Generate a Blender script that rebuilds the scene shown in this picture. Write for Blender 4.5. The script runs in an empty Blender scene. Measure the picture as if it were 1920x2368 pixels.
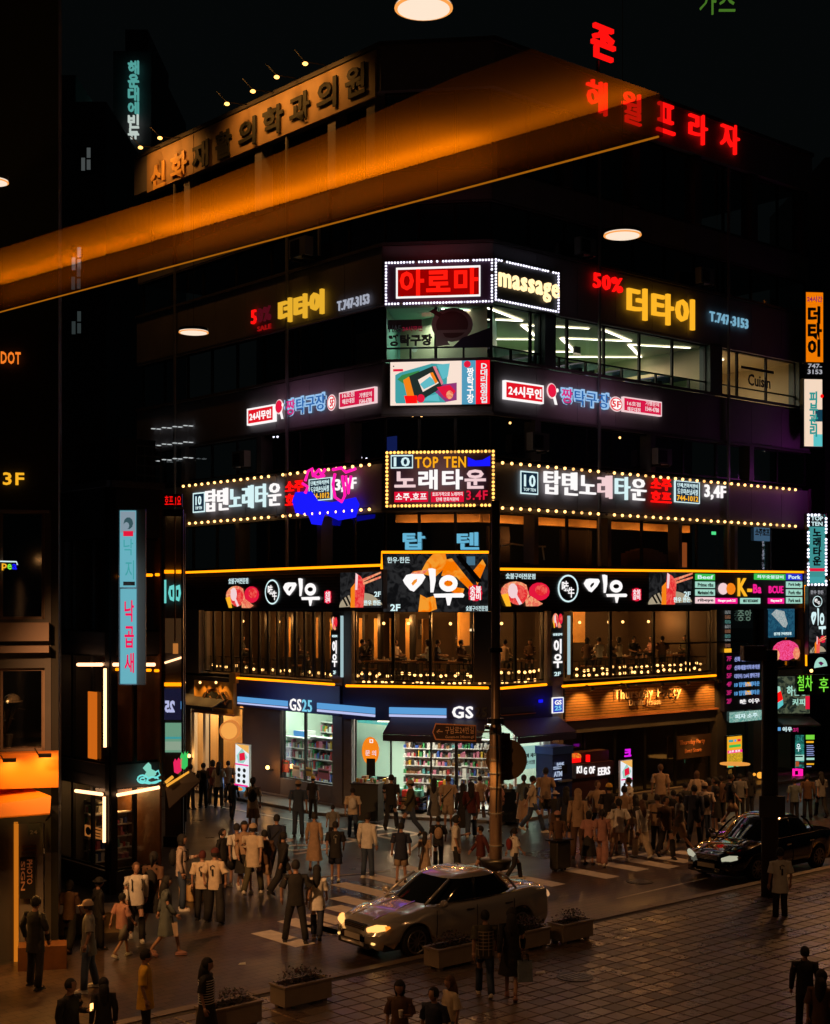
import bpy, math, random
from mathutils import Vector, Matrix
R = math.radians
random.seed(7)
sc = bpy.context.scene
col = sc.collection
# ---------------------------------------------------------------- camera, night sky, exposure
FP, HX, HY, CZ = 3300.0, 960.0, 1395.0, 7.0      # focal length in photo pixels, principal column, horizon row, eye height
cam_d = bpy.data.cameras.new('camera'); cam = bpy.data.objects.new('camera', cam_d); col.objects.link(cam)
cam.location = (0, 0, CZ); cam.rotation_euler = (R(90), 0, 0)
cam_d.sensor_fit = 'HORIZONTAL'; cam_d.sensor_width = 36.0; cam_d.lens = FP / 1920 * 36
cam_d.shift_x = 0.0; cam_d.shift_y = (HY - 1184) / 1920
cam_d.clip_end = 2000
sc.camera = cam
w = bpy.data.worlds.new('World'); sc.world = w; w.use_nodes = True
bg = w.node_tree.nodes['Background']; bg.inputs[0].default_value = (0.5, 0.72, 0.75, 1); bg.inputs[1].default_value = 0.0026
sc.view_settings.view_transform = 'Standard'; sc.view_settings.look = 'None'
sc.view_settings.exposure = 0.0; sc.view_settings.gamma = 1.0; sc.view_settings.use_curve_mapping = False
sc.cycles.max_bounces = 6; sc.cycles.transparent_max_bounces = 16; sc.cycles.sample_clamp_indirect = 3.0
sc.cycles.use_denoising = True; sc.cycles.caustics_reflective = False; sc.cycles.caustics_refractive = False

def light(name, kind, loc, power, color, parent=None, **k):
    d = bpy.data.lights.new(name, kind); d.energy = power; d.color = color
    o = bpy.data.objects.new(name, d); col.objects.link(o); o.location = loc
    for a, v in k.items():
        if a == 'rot': o.rotation_euler = v
        else: setattr(d, a, v)
    if parent: o.parent = parent
    return o

# ---------------------------------------------------------------- materials
_m = {}
def mat(name, color=(.5, .5, .5), rough=.6, metal=0., noise=0, amt=.35, bump=0, alpha=1, coat=0, spec=.5):
    if name in _m: return _m[name]
    m = bpy.data.materials.new(name); m.use_nodes = True; nt = m.node_tree
    b = nt.nodes['Principled BSDF']; b.inputs['Base Color'].default_value = (*color, 1)
    b.inputs['Roughness'].default_value = rough; b.inputs['Metallic'].default_value = metal
    b.inputs['Coat Weight'].default_value = coat; b.inputs['Specular IOR Level'].default_value = spec
    if noise:
        tc = nt.nodes.new('ShaderNodeTexCoord'); n = nt.nodes.new('ShaderNodeTexNoise'); n.inputs['Scale'].default_value = noise
        n.inputs['Detail'].default_value = 6
        nt.links.new(tc.outputs['Object'], n.inputs['Vector'])
        mx = nt.nodes.new('ShaderNodeMix'); mx.data_type = 'RGBA'
        mx.inputs['A'].default_value = (*[c * (1 - amt) for c in color], 1); mx.inputs['B'].default_value = (*[min(1, c * (1 + amt)) for c in color], 1)
        nt.links.new(n.outputs['Fac'], mx.inputs['Factor']); nt.links.new(mx.outputs['Result'], b.inputs['Base Color'])
        mr = nt.nodes.new('ShaderNodeMapRange'); mr.inputs['To Min'].default_value = max(.02, rough - .15); mr.inputs['To Max'].default_value = min(1, rough + .15)
        nt.links.new(n.outputs['Fac'], mr.inputs['Value']); nt.links.new(mr.outputs['Result'], b.inputs['Roughness'])
        if bump:
            bp = nt.nodes.new('ShaderNodeBump'); bp.inputs['Strength'].default_value = bump; bp.inputs['Distance'].default_value = .02
            nt.links.new(n.outputs['Fac'], bp.inputs['Height']); nt.links.new(bp.outputs['Normal'], b.inputs['Normal'])
    _m[name] = m; return m
def em(name, color=(1, 0, 1), s=1.0, noise=0, c2=None, samp=True):
    """something that gives off light; noise mixes a second print colour"""
    if name in _m: return _m[name]
    m = bpy.data.materials.new(name); m.use_nodes = True; nt = m.node_tree; nt.nodes.clear()
    e = nt.nodes.new('ShaderNodeEmission'); o = nt.nodes.new('ShaderNodeOutputMaterial')
    e.inputs[0].default_value = (*color, 1); e.inputs[1].default_value = s
    if noise:
        tc = nt.nodes.new('ShaderNodeTexCoord'); n = nt.nodes.new('ShaderNodeTexNoise'); n.inputs['Scale'].default_value = noise; n.inputs['Detail'].default_value = 3
        n.inputs['Distortion'].default_value = 1.5
        nt.links.new(tc.outputs['Object'], n.inputs['Vector'])
        cr = nt.nodes.new('ShaderNodeValToRGB'); cr.color_ramp.elements[0].position = .42; cr.color_ramp.elements[1].position = .58
        cr.color_ramp.elements[0].color = (*color, 1); cr.color_ramp.elements[1].color = (*(c2 or color), 1)
        nt.links.new(n.outputs['Fac'], cr.inputs[0]); nt.links.new(cr.outputs[0], e.inputs[0])
    nt.links.new(e.outputs[0], o.inputs[0])
    m.cycles.emission_sampling = 'AUTO' if samp else 'NONE'
    _m[name] = m; return m
def mix_mat(name, color, clear, rough=.03, gloss=True):
    """see-through sheet: clear = share of light let through; rest is gloss (glass) or tinted diffuse (film)"""
    if name in _m: return _m[name]
    m = bpy.data.materials.new(name); m.use_nodes = True; nt = m.node_tree; nt.nodes.clear()
    t = nt.nodes.new('ShaderNodeBsdfTransparent'); o = nt.nodes.new('ShaderNodeOutputMaterial'); mx = nt.nodes.new('ShaderNodeMixShader')
    g = nt.nodes.new('ShaderNodeBsdfGlossy' if gloss else 'ShaderNodeBsdfDiffuse'); g.inputs[0].default_value = (*color, 1)
    if gloss: g.inputs['Roughness'].default_value = rough; t.inputs[0].default_value = (.93, .97, .96, 1)
    mx.inputs[0].default_value = 1 - clear
    nt.links.new(t.outputs[0], mx.inputs[1]); nt.links.new(g.outputs[0], mx.inputs[2]); nt.links.new(mx.outputs[0], o.inputs[0])
    _m[name] = m; return m

M_WALL = mat('dark_wall_panel', (.20, .185, .205), .62, noise=.7, amt=.25)
M_WALL2 = mat('charcoal_cladding', (.075, .07, .075), .5, noise=1.2, amt=.3)
M_STONE = mat('grey_stone_column', (.16, .14, .14), .55, noise=3, amt=.25, bump=.2)
M_FRAME = mat('black_metal_frame', (.012, .012, .013), .4, .3)
M_PANEL = mat('black_sign_face', (.018, .018, .02), .45)
M_BLACK = mat('matt_black', (.012, .012, .012), .75)
M_DARKROOM = mat('unlit_room', (.03, .032, .034), .9)
M_NAVY = mat('navy_fascia', (.022, .022, .085), .55)
M_GLASS = mix_mat('window_glass', (.9, .95, 1), .9, .03)
M_DGLASS = mix_mat('dim_window_glass', (.9, .95, 1), .84, .06)
M_WOOD = mat('stained_wood', (.20, .085, .03), .5, noise=5, amt=.5)
M_GREYMETAL = mat('grey_metal', (.3, .3, .31), .4, .6, noise=4, amt=.2)
M_WHITE = mat('white_paint', (.75, .75, .72), .5)
M_CONC = mat('weathered_concrete', (.26, .24, .22), .75, noise=3, amt=.3, bump=.25)
E_WHITE = em('white_letter_light', (1, .96, .95), 1.02)
E_COOL = em('cool_white_letter_light', (.72, .95, .97), .95)
E_WARM = em('warm_white_light', (1, .78, .45), 1.3)
E_YEL = em('amber_letter_light', (1, .47, .02), 1.0)
E_RED = em('red_letter_light', (1, .005, .004), 1.25)
E_DRED = em('crimson_letter_light', (.85, .01, .05), .9)
E_TUBE = em('amber_tube_light', (1, .26, .002), 2.2)
E_BULB = em('warm_bulb', (1, .50, .15), 3.6)
E_BULBW = em('cool_bulb', (.85, .82, 1), 2.2)
E_LINE = em('ceiling_line_light', (1, .93, .78), 6.0)
E_CYAN = em('cyan_letter_light', (.12, .55, .75), .9)
E_LBLUE = em('light_blue_print', (.13, .42, .85), .8)
E_MAG = em('magenta_light', (1, .015, .30), .95)
E_BLUE = em('deep_blue_light', (.01, .01, 1), 1.0)
E_GREEN = em('green_letter_light', (.25, 1, .06), .9)
E_PINKW = em('pink_white_print', (1, .70, .72), .9)
E_TEAL = em('teal_print', (.06, .38, .40), .9)
E_MINT = em('mint_print', (.45, .85, .70), .8)
E_ORANGE = em('orange_print', (1, .25, .01), .9)
E_MEAT = em('meat_print', (.85, .02, .03), .9, 5, (.95, .12, .09), False)
E_FAT = em('marbled_print', (1, .42, .20), .9, 6, (.9, .16, .10), False)
E_FLAME = em('flame_print', (1, .20, .0), .9, 2.2, (1, .36, .03), False)
E_DGREY = em('dim_print', (.035, .035, .037), .6, 3, (.008, .008, .009), False)
E_NAVYP = em('navy_print', (.008, .012, .10), .8)
E_OFF = mat('unlit_letter', (.06, .06, .07), .4)
E_LED = em('warm_strip_light', (1, .50, .24), 3.2)

# ---------------------------------------------------------------- mesh building
class MB:
    def __init__(s): s.v = []; s.f = []; s.mi = []
    def poly(s, pts, i=0):
        n = len(s.v); s.v += [tuple(p) for p in pts]; s.f.append(tuple(range(n, n + len(pts)))); s.mi.append(i)
    def add(s, v, f, i=0):
        n = len(s.v); s.v += [tuple(p) for p in v]; s.f += [tuple(a + n for a in q) for q in f]; s.mi += [i] * len(f)
    def box(s, x0, x1, y0, y1, z0, z1, i=0, M=None):
        v = [Vector(p) for p in ((x0, y0, z0), (x1, y0, z0), (x1, y1, z0), (x0, y1, z0), (x0, y0, z1), (x1, y0, z1), (x1, y1, z1), (x0, y1, z1))]
        if M is not None: v = [M @ p for p in v]
        s.add(v, [(0, 3, 2, 1), (4, 5, 6, 7), (0, 1, 5, 4), (1, 2, 6, 5), (2, 3, 7, 6), (3, 0, 4, 7)], i)
    def tube(s, pts, r, n=6, i=0, caps=True):
        pts = [Vector(p) for p in pts]; rs = r if isinstance(r, (list, tuple)) else [r] * len(pts)
        base = len(s.v); up = Vector((0, 0, 1))
        for k, p in enumerate(pts):
            t = (pts[min(k + 1, len(pts) - 1)] - pts[max(k - 1, 0)])
            t = t.normalized() if t.length > 1e-9 else up
            a = t.cross(up if abs(t.z) < .9 else Vector((0, 1, 0))).normalized(); b = t.cross(a)
            for j in range(n):
                q = 2 * math.pi * (j + .5) / n
                s.v.append(tuple(p + rs[k] * (math.cos(q) * a + math.sin(q) * b)))
        for k in range(len(pts) - 1):
            for j in range(n):
                a0 = base + k * n + j; a1 = base + k * n + (j + 1) % n
                s.f.append((a0, a1, a1 + n, a0 + n)); s.mi.append(i)
        if caps:
            s.f.append(tuple(base + j for j in reversed(range(n)))); s.mi.append(i)
            s.f.append(tuple(base + (len(pts) - 1) * n + j for j in range(n))); s.mi.append(i)
    def ball(s, c, r, n=8, m=6, i=0, keep=None):
        c = Vector(c); rx, ry, rz = r if isinstance(r, (list, tuple)) else (r, r, r); base = len(s.v)
        for k in range(m + 1):
            th = math.pi * k / m
            for j in range(n):
                q = 2 * math.pi * j / n
                s.v.append((c.x + rx * math.sin(th) * math.cos(q), c.y + ry * math.sin(th) * math.sin(q), c.z + rz * math.cos(th)))
        for k in range(m):
            for j in range(n):
                f = (base + k * n + j, base + (k + 1) * n + j, base + (k + 1) * n + (j + 1) % n, base + k * n + (j + 1) % n)
                if keep:
                    cx = sum((Vector(s.v[a]) for a in f), Vector()) / 4 - c
                    if not keep(cx): continue
                s.f.append(f); s.mi.append(i)
    def ring(s, c, r, h, n=12, i=0):            # disc prism round z
        c = Vector(c); b = len(s.v)
        for z in (0, h):
            for j in range(n): q = 2 * math.pi * j / n; s.v.append((c.x + r * math.cos(q), c.y + r * math.sin(q), c.z + z))
        s.f += [tuple(b + j for j in reversed(range(n))), tuple(b + n + j for j in range(n))] + [(b + j, b + (j + 1) % n, b + n + (j + 1) % n, b + n + j) for j in range(n)]
        s.mi += [i] * (n + 2)
    def mesh(s, name, mats, smooth=False):
        me = bpy.data.meshes.new(name); me.from_pydata(s.v, [], s.f)
        for m in (mats if isinstance(mats, (list, tuple)) else [mats]): me.materials.append(m)
        me.polygons.foreach_set('material_index', s.mi)
        if smooth: me.polygons.foreach_set('use_smooth', [True] * len(s.f))
        me.update(); return me
    def obj(s, name, mats, parent=None, smooth=False): return link(name, s.mesh(name, mats, smooth), parent)
def link(name, me, parent=None, loc=None):
    o = bpy.data.objects.new(name, me); col.objects.link(o)
    if parent: o.parent = parent
    if loc is not None: o.location = loc
    return o
def tag(o, label=None, cat=None, group=None, kind=None):
    if label: o['label'] = label
    if cat: o['category'] = cat
    if group: o['group'] = group
    if kind: o['kind'] = kind
    return o
def empty(name, loc, rz=0, label=None, cat=None, group=None):
    o = bpy.data.objects.new(name, None); col.objects.link(o); o.location = loc; o.rotation_euler = (0, 0, rz); o.empty_display_size = .2
    return tag(o, label, cat, group)
def copy_tree(o, parent=None):
    c = o.copy(); col.objects.link(c)
    if parent is not None: c.parent = parent
    for ch in list(o.children): copy_tree(ch, c)
    return c

# ---------------------------------------------------------------- lettering
_tx = {}
def _glyphs(txt, bold):
    k = (txt, bold)
    if k in _tx: return _tx[k]
    if '_cu' not in globals():
        globals()['_cu'] = bpy.data.curves.new('lettering', 'FONT'); _cu.size = 1; _cu.resolution_u = 2; _cu.extrude = .5; _cu.space_line = .95
    _cu.body = txt; _cu.offset = bold; _cu.align_x = 'CENTER' if '\n' in txt else 'LEFT'
    o = bpy.data.objects.new('t', _cu); me = o.to_mesh()
    v = [tuple(x.co) for x in me.vertices]; f = [tuple(p.vertices) for p in me.polygons]
    o.to_mesh_clear(); bpy.data.objects.remove(o)
    _tx[k] = (v, f); return v, f
def _bb(v): return min(p[0] for p in v), max(p[0] for p in v), min(p[1] for p in v), max(p[1] for p in v)
def lettering(txt, bold=.02, each=True):
    """list of (verts, faces), one per character, in one shared frame scaled to the unit square"""
    out = []
    if each and '\n' not in txt:
        x = 0
        for ch in txt:
            if ch == ' ': x += .45; continue
            bd = bold if ord(ch) > 0x3000 else min(bold, .018)
            v, f = _glyphs(ch, bd)
            if ord(ch) > 0x3000: adv = .98
            else: a = _bb(v); v2, _ = _glyphs(ch + ch, bd); b = _bb(v2); adv = (b[1] - b[0]) - (a[1] - a[0]) + .06
            out.append(([(p[0] + x, p[1], p[2]) for p in v], f)); x += adv
    else:
        out.append(_glyphs(txt, bold))
    allv = [p for v, f in out for p in v]; x0, x1, y0, y1 = _bb(allv)
    return [([((p[0] - x0) / (x1 - x0), (p[1] - y0) / (y1 - y0), p[2] + .5) for p in v], f) for v, f in out]

# ---------------------------------------------------------------- wall planes: u runs to the right along the wall, o out of it, z up
class Wall:
    def __init__(s, P, ang):
        s.P = Vector(P); s.a = ang; s.d = Vector((math.cos(ang), math.sin(ang))); s.n = Vector((s.d.y, -s.d.x))
    def u(s, px, o=0):
        a = (px - HX) / FP
        return (a * (s.P.y + o * s.n.y) - s.P.x - o * s.n.x) / (s.d.x - a * s.d.y)
    def z(s, px, py, o=0):
        u = s.u(px, o); return CZ + (HY - py) / FP * (s.P.y + u * s.d.y + o * s.n.y)
    def w(s, u, o, z): p = s.P + u * s.d + o * s.n; return Vector((p.x, p.y, z))
class T:
    """a thing fixed to (or standing along) a wall plane; coordinates are given in the wall's frame"""
    def __init__(s, name, label, cat, W, u, z, o=0, group=None):
        s.W = W; s.u0, s.z0, s.o0 = u, z, o
        s.e = empty(name, W.w(u, o, z), W.a, label, cat, group)
    def L(s, u, o, z): return (u - s.u0, -(o - s.o0), z - s.z0)
    def box(s, name, u0, u1, z0, z1, o0, o1, m, parent=None):
        b = MB(); a = s.L(u0, o1, z0); c = s.L(u1, o0, z1); b.box(a[0], c[0], a[1], c[1], a[2], c[2]); return b.obj(name, m, parent or s.e)
    def pb(s, name, x0, y0, x1, y1, o0, o1, m, parent=None):   # pixel rectangle on the plane o1
        xm = (x0 + x1) / 2
        return s.box(name, s.W.u(x0, o1), s.W.u(x1, o1), s.W.z(xm, y1, o1), s.W.z(xm, y0, o1), o0, o1, m, parent)
    def rect(s, x0, y0, x1, y1, o):
        xm = (x0 + x1) / 2; return s.W.u(x0, o), s.W.u(x1, o), s.W.z(xm, y1, o), s.W.z(xm, y0, o)
    def text(s, txt, x0, y0, x1, y1, o, m, depth=.05, bold=.02, each=True, name='letter', parent=None):
        u0, u1, z0, z1 = s.rect(x0, y0, x1, y1, o)
        for k, (v, f) in enumerate(lettering(txt, bold, each)):
            mm = m[k % len(m)] if isinstance(m, list) else m
            b = MB(); b.add([s.L(u0 + p[0] * (u1 - u0), o + (p[2]) * depth, z0 + p[1] * (z1 - z0)) for p in v], f)
            b.obj(name if each else 'lettering', mm, parent or s.e)
    def art(s, shapes, x0, y0, x1, y1, o, name='print', parent=None, step=.004):
        """flat print: shapes = [(points in the unit square, y down; material)]"""
        u0, u1, z0, z1 = s.rect(x0, y0, x1, y1, o); b = MB(); ms = []
        for k, (pts, m) in enumerate(shapes):
            if m not in ms: ms.append(m)
            b.poly([s.L(u0 + p[0] * (u1 - u0), o + step * (k + 1), z1 - p[1] * (z1 - z0)) for p in pts], ms.index(m))
        return b.obj(name, ms, parent or s.e)
    def tubes(s, name, paths, r, m, o, parent=None, n=6):       # pixel polylines
        b = MB()
        for p in paths: b.tube([s.L(s.W.u(x, o), o, s.W.z(x, y, o)) for x, y in p], r, n)
        return b.obj(name, m, parent or s.e)
_bulb = {}
def bulb_mesh(m, r):
    k = (m.name, round(r, 4))
    if k not in _bulb:
        b = MB(); b.ball((0, 0, 0), r, 6, 4); _bulb[k] = b.mesh('bulb', m, True)
    return _bulb[k]
def bulbs(t, pts, o, m, r=.05, name='bulb'):
    rb = random.Random(len(pts)); c = m.node_tree.nodes['Emission'].inputs[0].default_value[:3]; st = m.node_tree.nodes['Emission'].inputs[1].default_value
    ms = [m, m, m, em(m.name + '_weak', c, st * .45), mat('dead_bulb', (.12, .08, .05), .3)]
    for u, z in pts:
        k = rb.random(); mm = ms[4] if k > .965 else ms[3] if k > .82 else m
        j = .012 if r > .055 else .003; link(name, bulb_mesh(mm, r), t.e, t.L(u + rb.uniform(-j, j), o, z + rb.uniform(-j, j)))
def lin(a, b, n): return [(a[0] + (b[0] - a[0]) * k / (n - 1), a[1] + (b[1] - a[1]) * k / (n - 1)) for k in range(n)]
def circ(cx, cy, rx, ry, n=16, a0=0, a1=360): return [(cx + rx * math.cos(R(a0 + (a1 - a0) * k / n)), cy + ry * math.sin(R(a0 + (a1 - a0) * k / n))) for k in range(n)]
def rc(x0, y0, x1, y1): return [(x0, y0), (x1, y0), (x1, y1), (x0, y1)]

AR = math.atan2(.662, .75); AL = math.atan2(-.755, .655)
P_R = (2.547, 46.7); P_L = (-1.07, 47.17)
FR = Wall(P_R, AR)                       # right-hand front
FL = Wall(P_L, AL)                       # left-hand front (u < 0)
FC = Wall(P_L, math.atan2(P_R[1] - P_L[1], P_R[0] - P_L[0])); LC = 3.65
A2 = (-2.41, 48.2)
FC2 = Wall(A2, math.atan2(P_R[1] - A2[1], P_R[0] - A2[0])); LC2 = 5.18   # wide cut corner of the two lower floors
FL2 = Wall(A2, AL)
UR, UL = 18.3, -16.0
# ================================================================ the corner building
def offset_path(pts, o):
    """outline running left to right, offset o towards the street, mitred at the corners"""
    out = []
    for k, p in enumerate(pts):
        ns = []
        for a, b in ((k - 1, k), (k, k + 1)):
            if a < 0 or b >= len(pts): continue
            d = (pts[b] - pts[a]).normalized(); ns.append(Vector((d.y, -d.x)))
        if len(ns) == 1: out.append(p + ns[0] * o)
        else:
            m = (ns[0] + ns[1]).normalized(); out.append(p + m * (o / m.dot(ns[0])))
    return out
UP = [Vector(FL.w(UL, 0, 0)[:2]), Vector(P_L), Vector(P_R), Vector(FR.w(UR, 0, 0)[:2])]
LOW = [Vector(FL2.w(UL, 0, 0)[:2]), Vector(A2), Vector(P_R), Vector(FR.w(UR, 0, 0)[:2])]
bld = empty('corner_building', (P_R[0], P_R[1], 0), 0, 'dark seven storey corner building covered in lit shop signs', 'building')
BO = Vector((P_R[0], P_R[1], 0))
def band(name, z0, z1, o0, o1, m, path=UP, parent=bld, org=BO):
    a = offset_path(path, o1); c = offset_path(path, o0); b = MB(); n = len(a)
    for k in range(n - 1):
        v = [(*a[k], z0), (*a[k + 1], z0), (*c[k + 1], z0), (*c[k], z0), (*a[k], z1), (*a[k + 1], z1), (*c[k + 1], z1), (*c[k], z1)]
        v = [Vector(p) - org for p in v]
        f = [(3, 2, 1, 0), (4, 5, 6, 7), (0, 1, 5, 4), (2, 3, 7, 6)]
        if k == 0: f.append((0, 4, 7, 3))
        if k == n - 2: f.append((1, 2, 6, 5))
        b.add(v, f)
    return b.obj(name, m, parent)
class BT(T):                                     # builder for parts of an existing thing, in a wall's frame
    def __init__(s, W, e): s.W = W; s.e = e; s.M = Matrix.Translation(e.location).inverted() if e.rotation_euler.z == 0 else (Matrix.Translation(e.location) @ Matrix.Rotation(e.rotation_euler.z, 4, 'Z')).inverted()
    def L(s, u, o, z): return s.M @ s.W.w(u, o, z)
    def box(s, name, u0, u1, z0, z1, o0, o1, m, parent=None):
        v = [s.L(*p) for p in ((u0, o1, z0), (u1, o1, z0), (u1, o0, z0), (u0, o0, z0), (u0, o1, z1), (u1, o1, z1), (u1, o0, z1), (u0, o0, z1))]
        b = MB(); b.add(v, [(0, 3, 2, 1), (4, 5, 6, 7), (0, 1, 5, 4), (1, 2, 6, 5), (2, 3, 7, 6), (3, 0, 4, 7)]); return b.obj(name, m, parent or s.e)
BR, BL, BC, BL2, BC2 = BT(FR, bld), BT(FL, bld), BT(FC, bld), BT(FL2, bld), BT(FC2, bld)
Z = [4.24, 6.79, 8.2, 10.04, 11.67, 13.2, 14.93, 16.84, 18.8, 20.2, 21.3, 23.9, 25.4]
def fascia(z0, z1, o1=0, m=M_WALL, path=UP, o0=-.35): return band('spandrel', z0, z1, o0, o1, m, path)
fascia(6.75, 8.14, .0, M_WALL2, LOW); fascia(10.04, 11.62); fascia(13.2, 14.93); fascia(16.84, 18.8)
fascia(20.2, 21.3, -.05, M_WALL2); band('parapet', 23.9, 25.35, -.4, .12, M_WALL)
band('parapet_coping', 25.35, 25.5, -.5, .22, M_WALL2)
for z0, z1 in ((10.09, 11.6), (13.26, 14.9), (16.9, 18.78), (20.24, 21.28)):          # cladding panels with open joints
    for B, a, c in ((BL, UL, -.02), (BC, .02, LC - .02), (BR, .02, UR)):
        n = max(1, round((c - a) / 2.05)); oo = -.04 if z0 > 20 else .012
        for k in range(n): B.box('cladding_panel', a + (c - a) * k / n + .012, a + (c - a) * (k + 1) / n - .012, z0 + .03, z1 - .03, oo - .011 if z0 < 20 else -.049, oo, M_WALL)
for z in (13.16, 14.96, 18.82, 10.0): band('string_course', z, z + .09, .004, .07, M_WALL2)
for z in (4.1, 8.14, 11.62, 20.24, 14.6): band('floor_slab', z, z + .16, -6, -.36, M_DARKROOM, UP if z > 8.1 else LOW)
band('roof', 23.95, 24.1, -7, -.42, M_DARKROOM)
band('core_wall', .1, 8, -6.4, -6, M_DARKROOM, LOW); band('core_wall', 8.3, 24, -6.4, -6, M_DARKROOM)
def column(B, u0, u1, z0, z1, m=M_STONE, o0=-.45, o1=.06): return B.box('column', u0, u1, z0, z1, o0, o1, m)
# every glazed bay is a window with its own frame, pane and transom
def windows(B, us, z0, z1, glass=M_DGLASS, o=-.18, tr=None, low=None, fm=M_FRAME, t=.05):
    for a, c in zip(us[:-1], us[1:]):
        b = MB()
        def bx(x0, x1, y0, y1):
            v = [B.L(*p) for p in ((x0, o + .04, y0), (x1, o + .04, y0), (x1, o - .04, y0), (x0, o - .04, y0), (x0, o + .04, y1), (x1, o + .04, y1), (x1, o - .04, y1), (x0, o - .04, y1))]
            b.add(v, [(0, 3, 2, 1), (4, 5, 6, 7), (0, 1, 5, 4), (1, 2, 6, 5), (2, 3, 7, 6), (3, 0, 4, 7)])
        bx(a + .004, a + t, z0, z1); bx(c - t, c - .004, z0, z1); bx(a + t, c - t, z0, z0 + t); bx(a + t, c - t, z1 - t, z1)
        if tr: bx(a + t, c - t, tr, tr + t)
        if low: bx((a + c) / 2 - .03, (a + c) / 2 + .03, z0 + t, tr)
        fr = b.obj('window', fm, B.e)
        p = MB(); p.poly([B.L(a + t, o, z0 + t), B.L(c - t, o, z0 + t), B.L(c - t, o, z1 - t), B.L(a + t, o, z1 - t)]); p.obj('pane', glass, fr)
def upx(W, *xs): return [W.u(x) for x in xs]
# -- second floor (restaurant)
windows(BL2, upx(FL2, *range(465, 769, 21))[:-1] + [FL2.u(768)], 4.38, 6.75, M_GLASS)
windows(BL2, [-15.6, -14.2, -12.8, -11.9], 4.38, 6.75)
windows(BC2, [.35, 1.7, 3.0, LC2 - .7], 4.38, 6.75, M_GLASS)
windows(BR, upx(FR, 1157, 1200, 1265), 4.38, 6.75, M_GLASS)
windows(BR, upx(FR, 1330, 1420, 1520, 1600, 1652), 4.38, 6.75, M_GLASS)
windows(BR, upx(FR, 1690, 1760, 1780, 1850), 4.38, 6.75)
for a, c in ((-16, -15.62), (-11.9, FL2.u(463)), (FL2.u(772), -.02)): column(BL2, a, c, 0 if c > -5 else 4.3, 6.74)
column(BC2, .02, .3, 0, 6.74); column(BC2, LC2 - .62, LC2 - .02, 4.4, 6.74, M_WALL2)
for a, c in ((1270, 1300), (1655, 1678), (1764, 1778), (1856, 1866)): column(BR, FR.u(a), FR.u(c), 0, 6.74, M_STONE if a < 1300 else M_WALL2)
# -- third floor
windows(BL, [-15.8, -13.6] + [-13.6 + 1.7 * k for k in range(1, 8)] + [-.1], 8.3, 10.04)
windows(BC, [.06, 1.2, 2.4, LC - .06], 8.3, 10.04)
windows(BR, upx(FR, 1150, 1238, 1320, 1407, 1493, 1571, 1620, 1700, 1790, 1862), 8.3, 10.04, M_GLASS)
for u in (-13.6, -8.5, -3.4): column(BL, u - .12, u + .12, 8.31, 10.03, M_WALL2)
for x in (1238, 1407, 1571, 1700): column(BR, FR.u(x) - .1, FR.u(x) + .1, 8.31, 10.03, M_WALL2)
# -- fourth floor
windows(BL, [-15.8 + 1.75 * k for k in range(9)] + [-.06], 11.82, 13.16); windows(BC, [.06, 1.2, 2.4, LC - .06], 11.82, 13.16)
windows(BR, [.06 + 2.02 * k for k in range(10)][:-1] + [UR - .06], 11.82, 13.16)
for u in (-12.3, -7.05, -1.8): column(BL, u - .14, u + .14, 11.8, 13.19, M_WALL2)
for u in (2.08, 8.14, 14.2): column(BR, u - .14, u + .14, 11.8, 13.19, M_WALL2)
# -- fifth floor: lit sports hall on the right
windows(BL, [-15.8 + 1.75 * k for k in range(9)] + [-.06], 15.0, 16.84)
windows(BC, [.06, 1.75, LC - .06], 15.0, 16.84, M_GLASS, tr=15.42, low=True)
windows(BR, upx(FR, 1144, 1235, 1258), 15.0, 16.84, M_GLASS, tr=15.42, low=True)
windows(BR, upx(FR, 1283, 1320, 1405, 1487, 1563, 1640), 15.0, 16.84, M_GLASS, tr=15.42, low=True)
windows(BR, upx(FR, 1668, 1713, 1780, 1846), 15.0, 16.84, M_GLASS, tr=15.42)
for a, c in ((1258, 1283), (1640, 1668), (1846, 1868)): column(BR, FR.u(a), FR.u(c), 15.0, 16.83, mat('teal_grey_column', (.05, .075, .08), .5))
# -- sixth and seventh floors, unlit
for z0, z1 in ((18.9, 20.2), (21.35, 23.9)):
    windows(BL, [-15.8 + 2.3 * k for k in range(7)] + [-.06], z0, z1, o=-.6 if z0 > 21 else -.2)
    windows(BC, [.06, 1.2, 2.4, LC - .06], z0, z1); windows(BR, [.06 + 1.8 * k for k in range(10)] + [UR - .06], z0, z1)
for x in (435, 600, 770, 860): column(BL, FL.u(x) - .22, FL.u(x) + .22, 21.3, 23.9, M_WALL, -.45, .05)
for u in (3.6, 7.2, 10.8, 14.4, 17.9): column(BR, u - .2, u + .2, 21.3, 23.9, M_WALL2)
# outdoor unit on the left front
ac = T('air_conditioner', 'pale outdoor air conditioning unit hung high on the left front', 'air conditioner', FL, FL.u(720), 19.0)
ac.box('casing', ac.u0 - .5, ac.u0 + .45, 19.1, 19.75, .25, .6, M_GREYMETAL); ac.box('bracket', ac.u0 - .4, ac.u0 - .3, 19.0, 19.1, 0, .6, M_FRAME); ac.box('bracket', ac.u0 + .25, ac.u0 + .35, 19.0, 19.1, 0, .6, M_FRAME)
ac.box('pipe', ac.u0 + .5, ac.u0 + .58, 19.1, 20.4, .02, .1, M_GREYMETAL)
ac.box('grille', ac.u0 - .4, ac.u0 + .1, 19.18, 19.68, .6, .62, M_FRAME)
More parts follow.
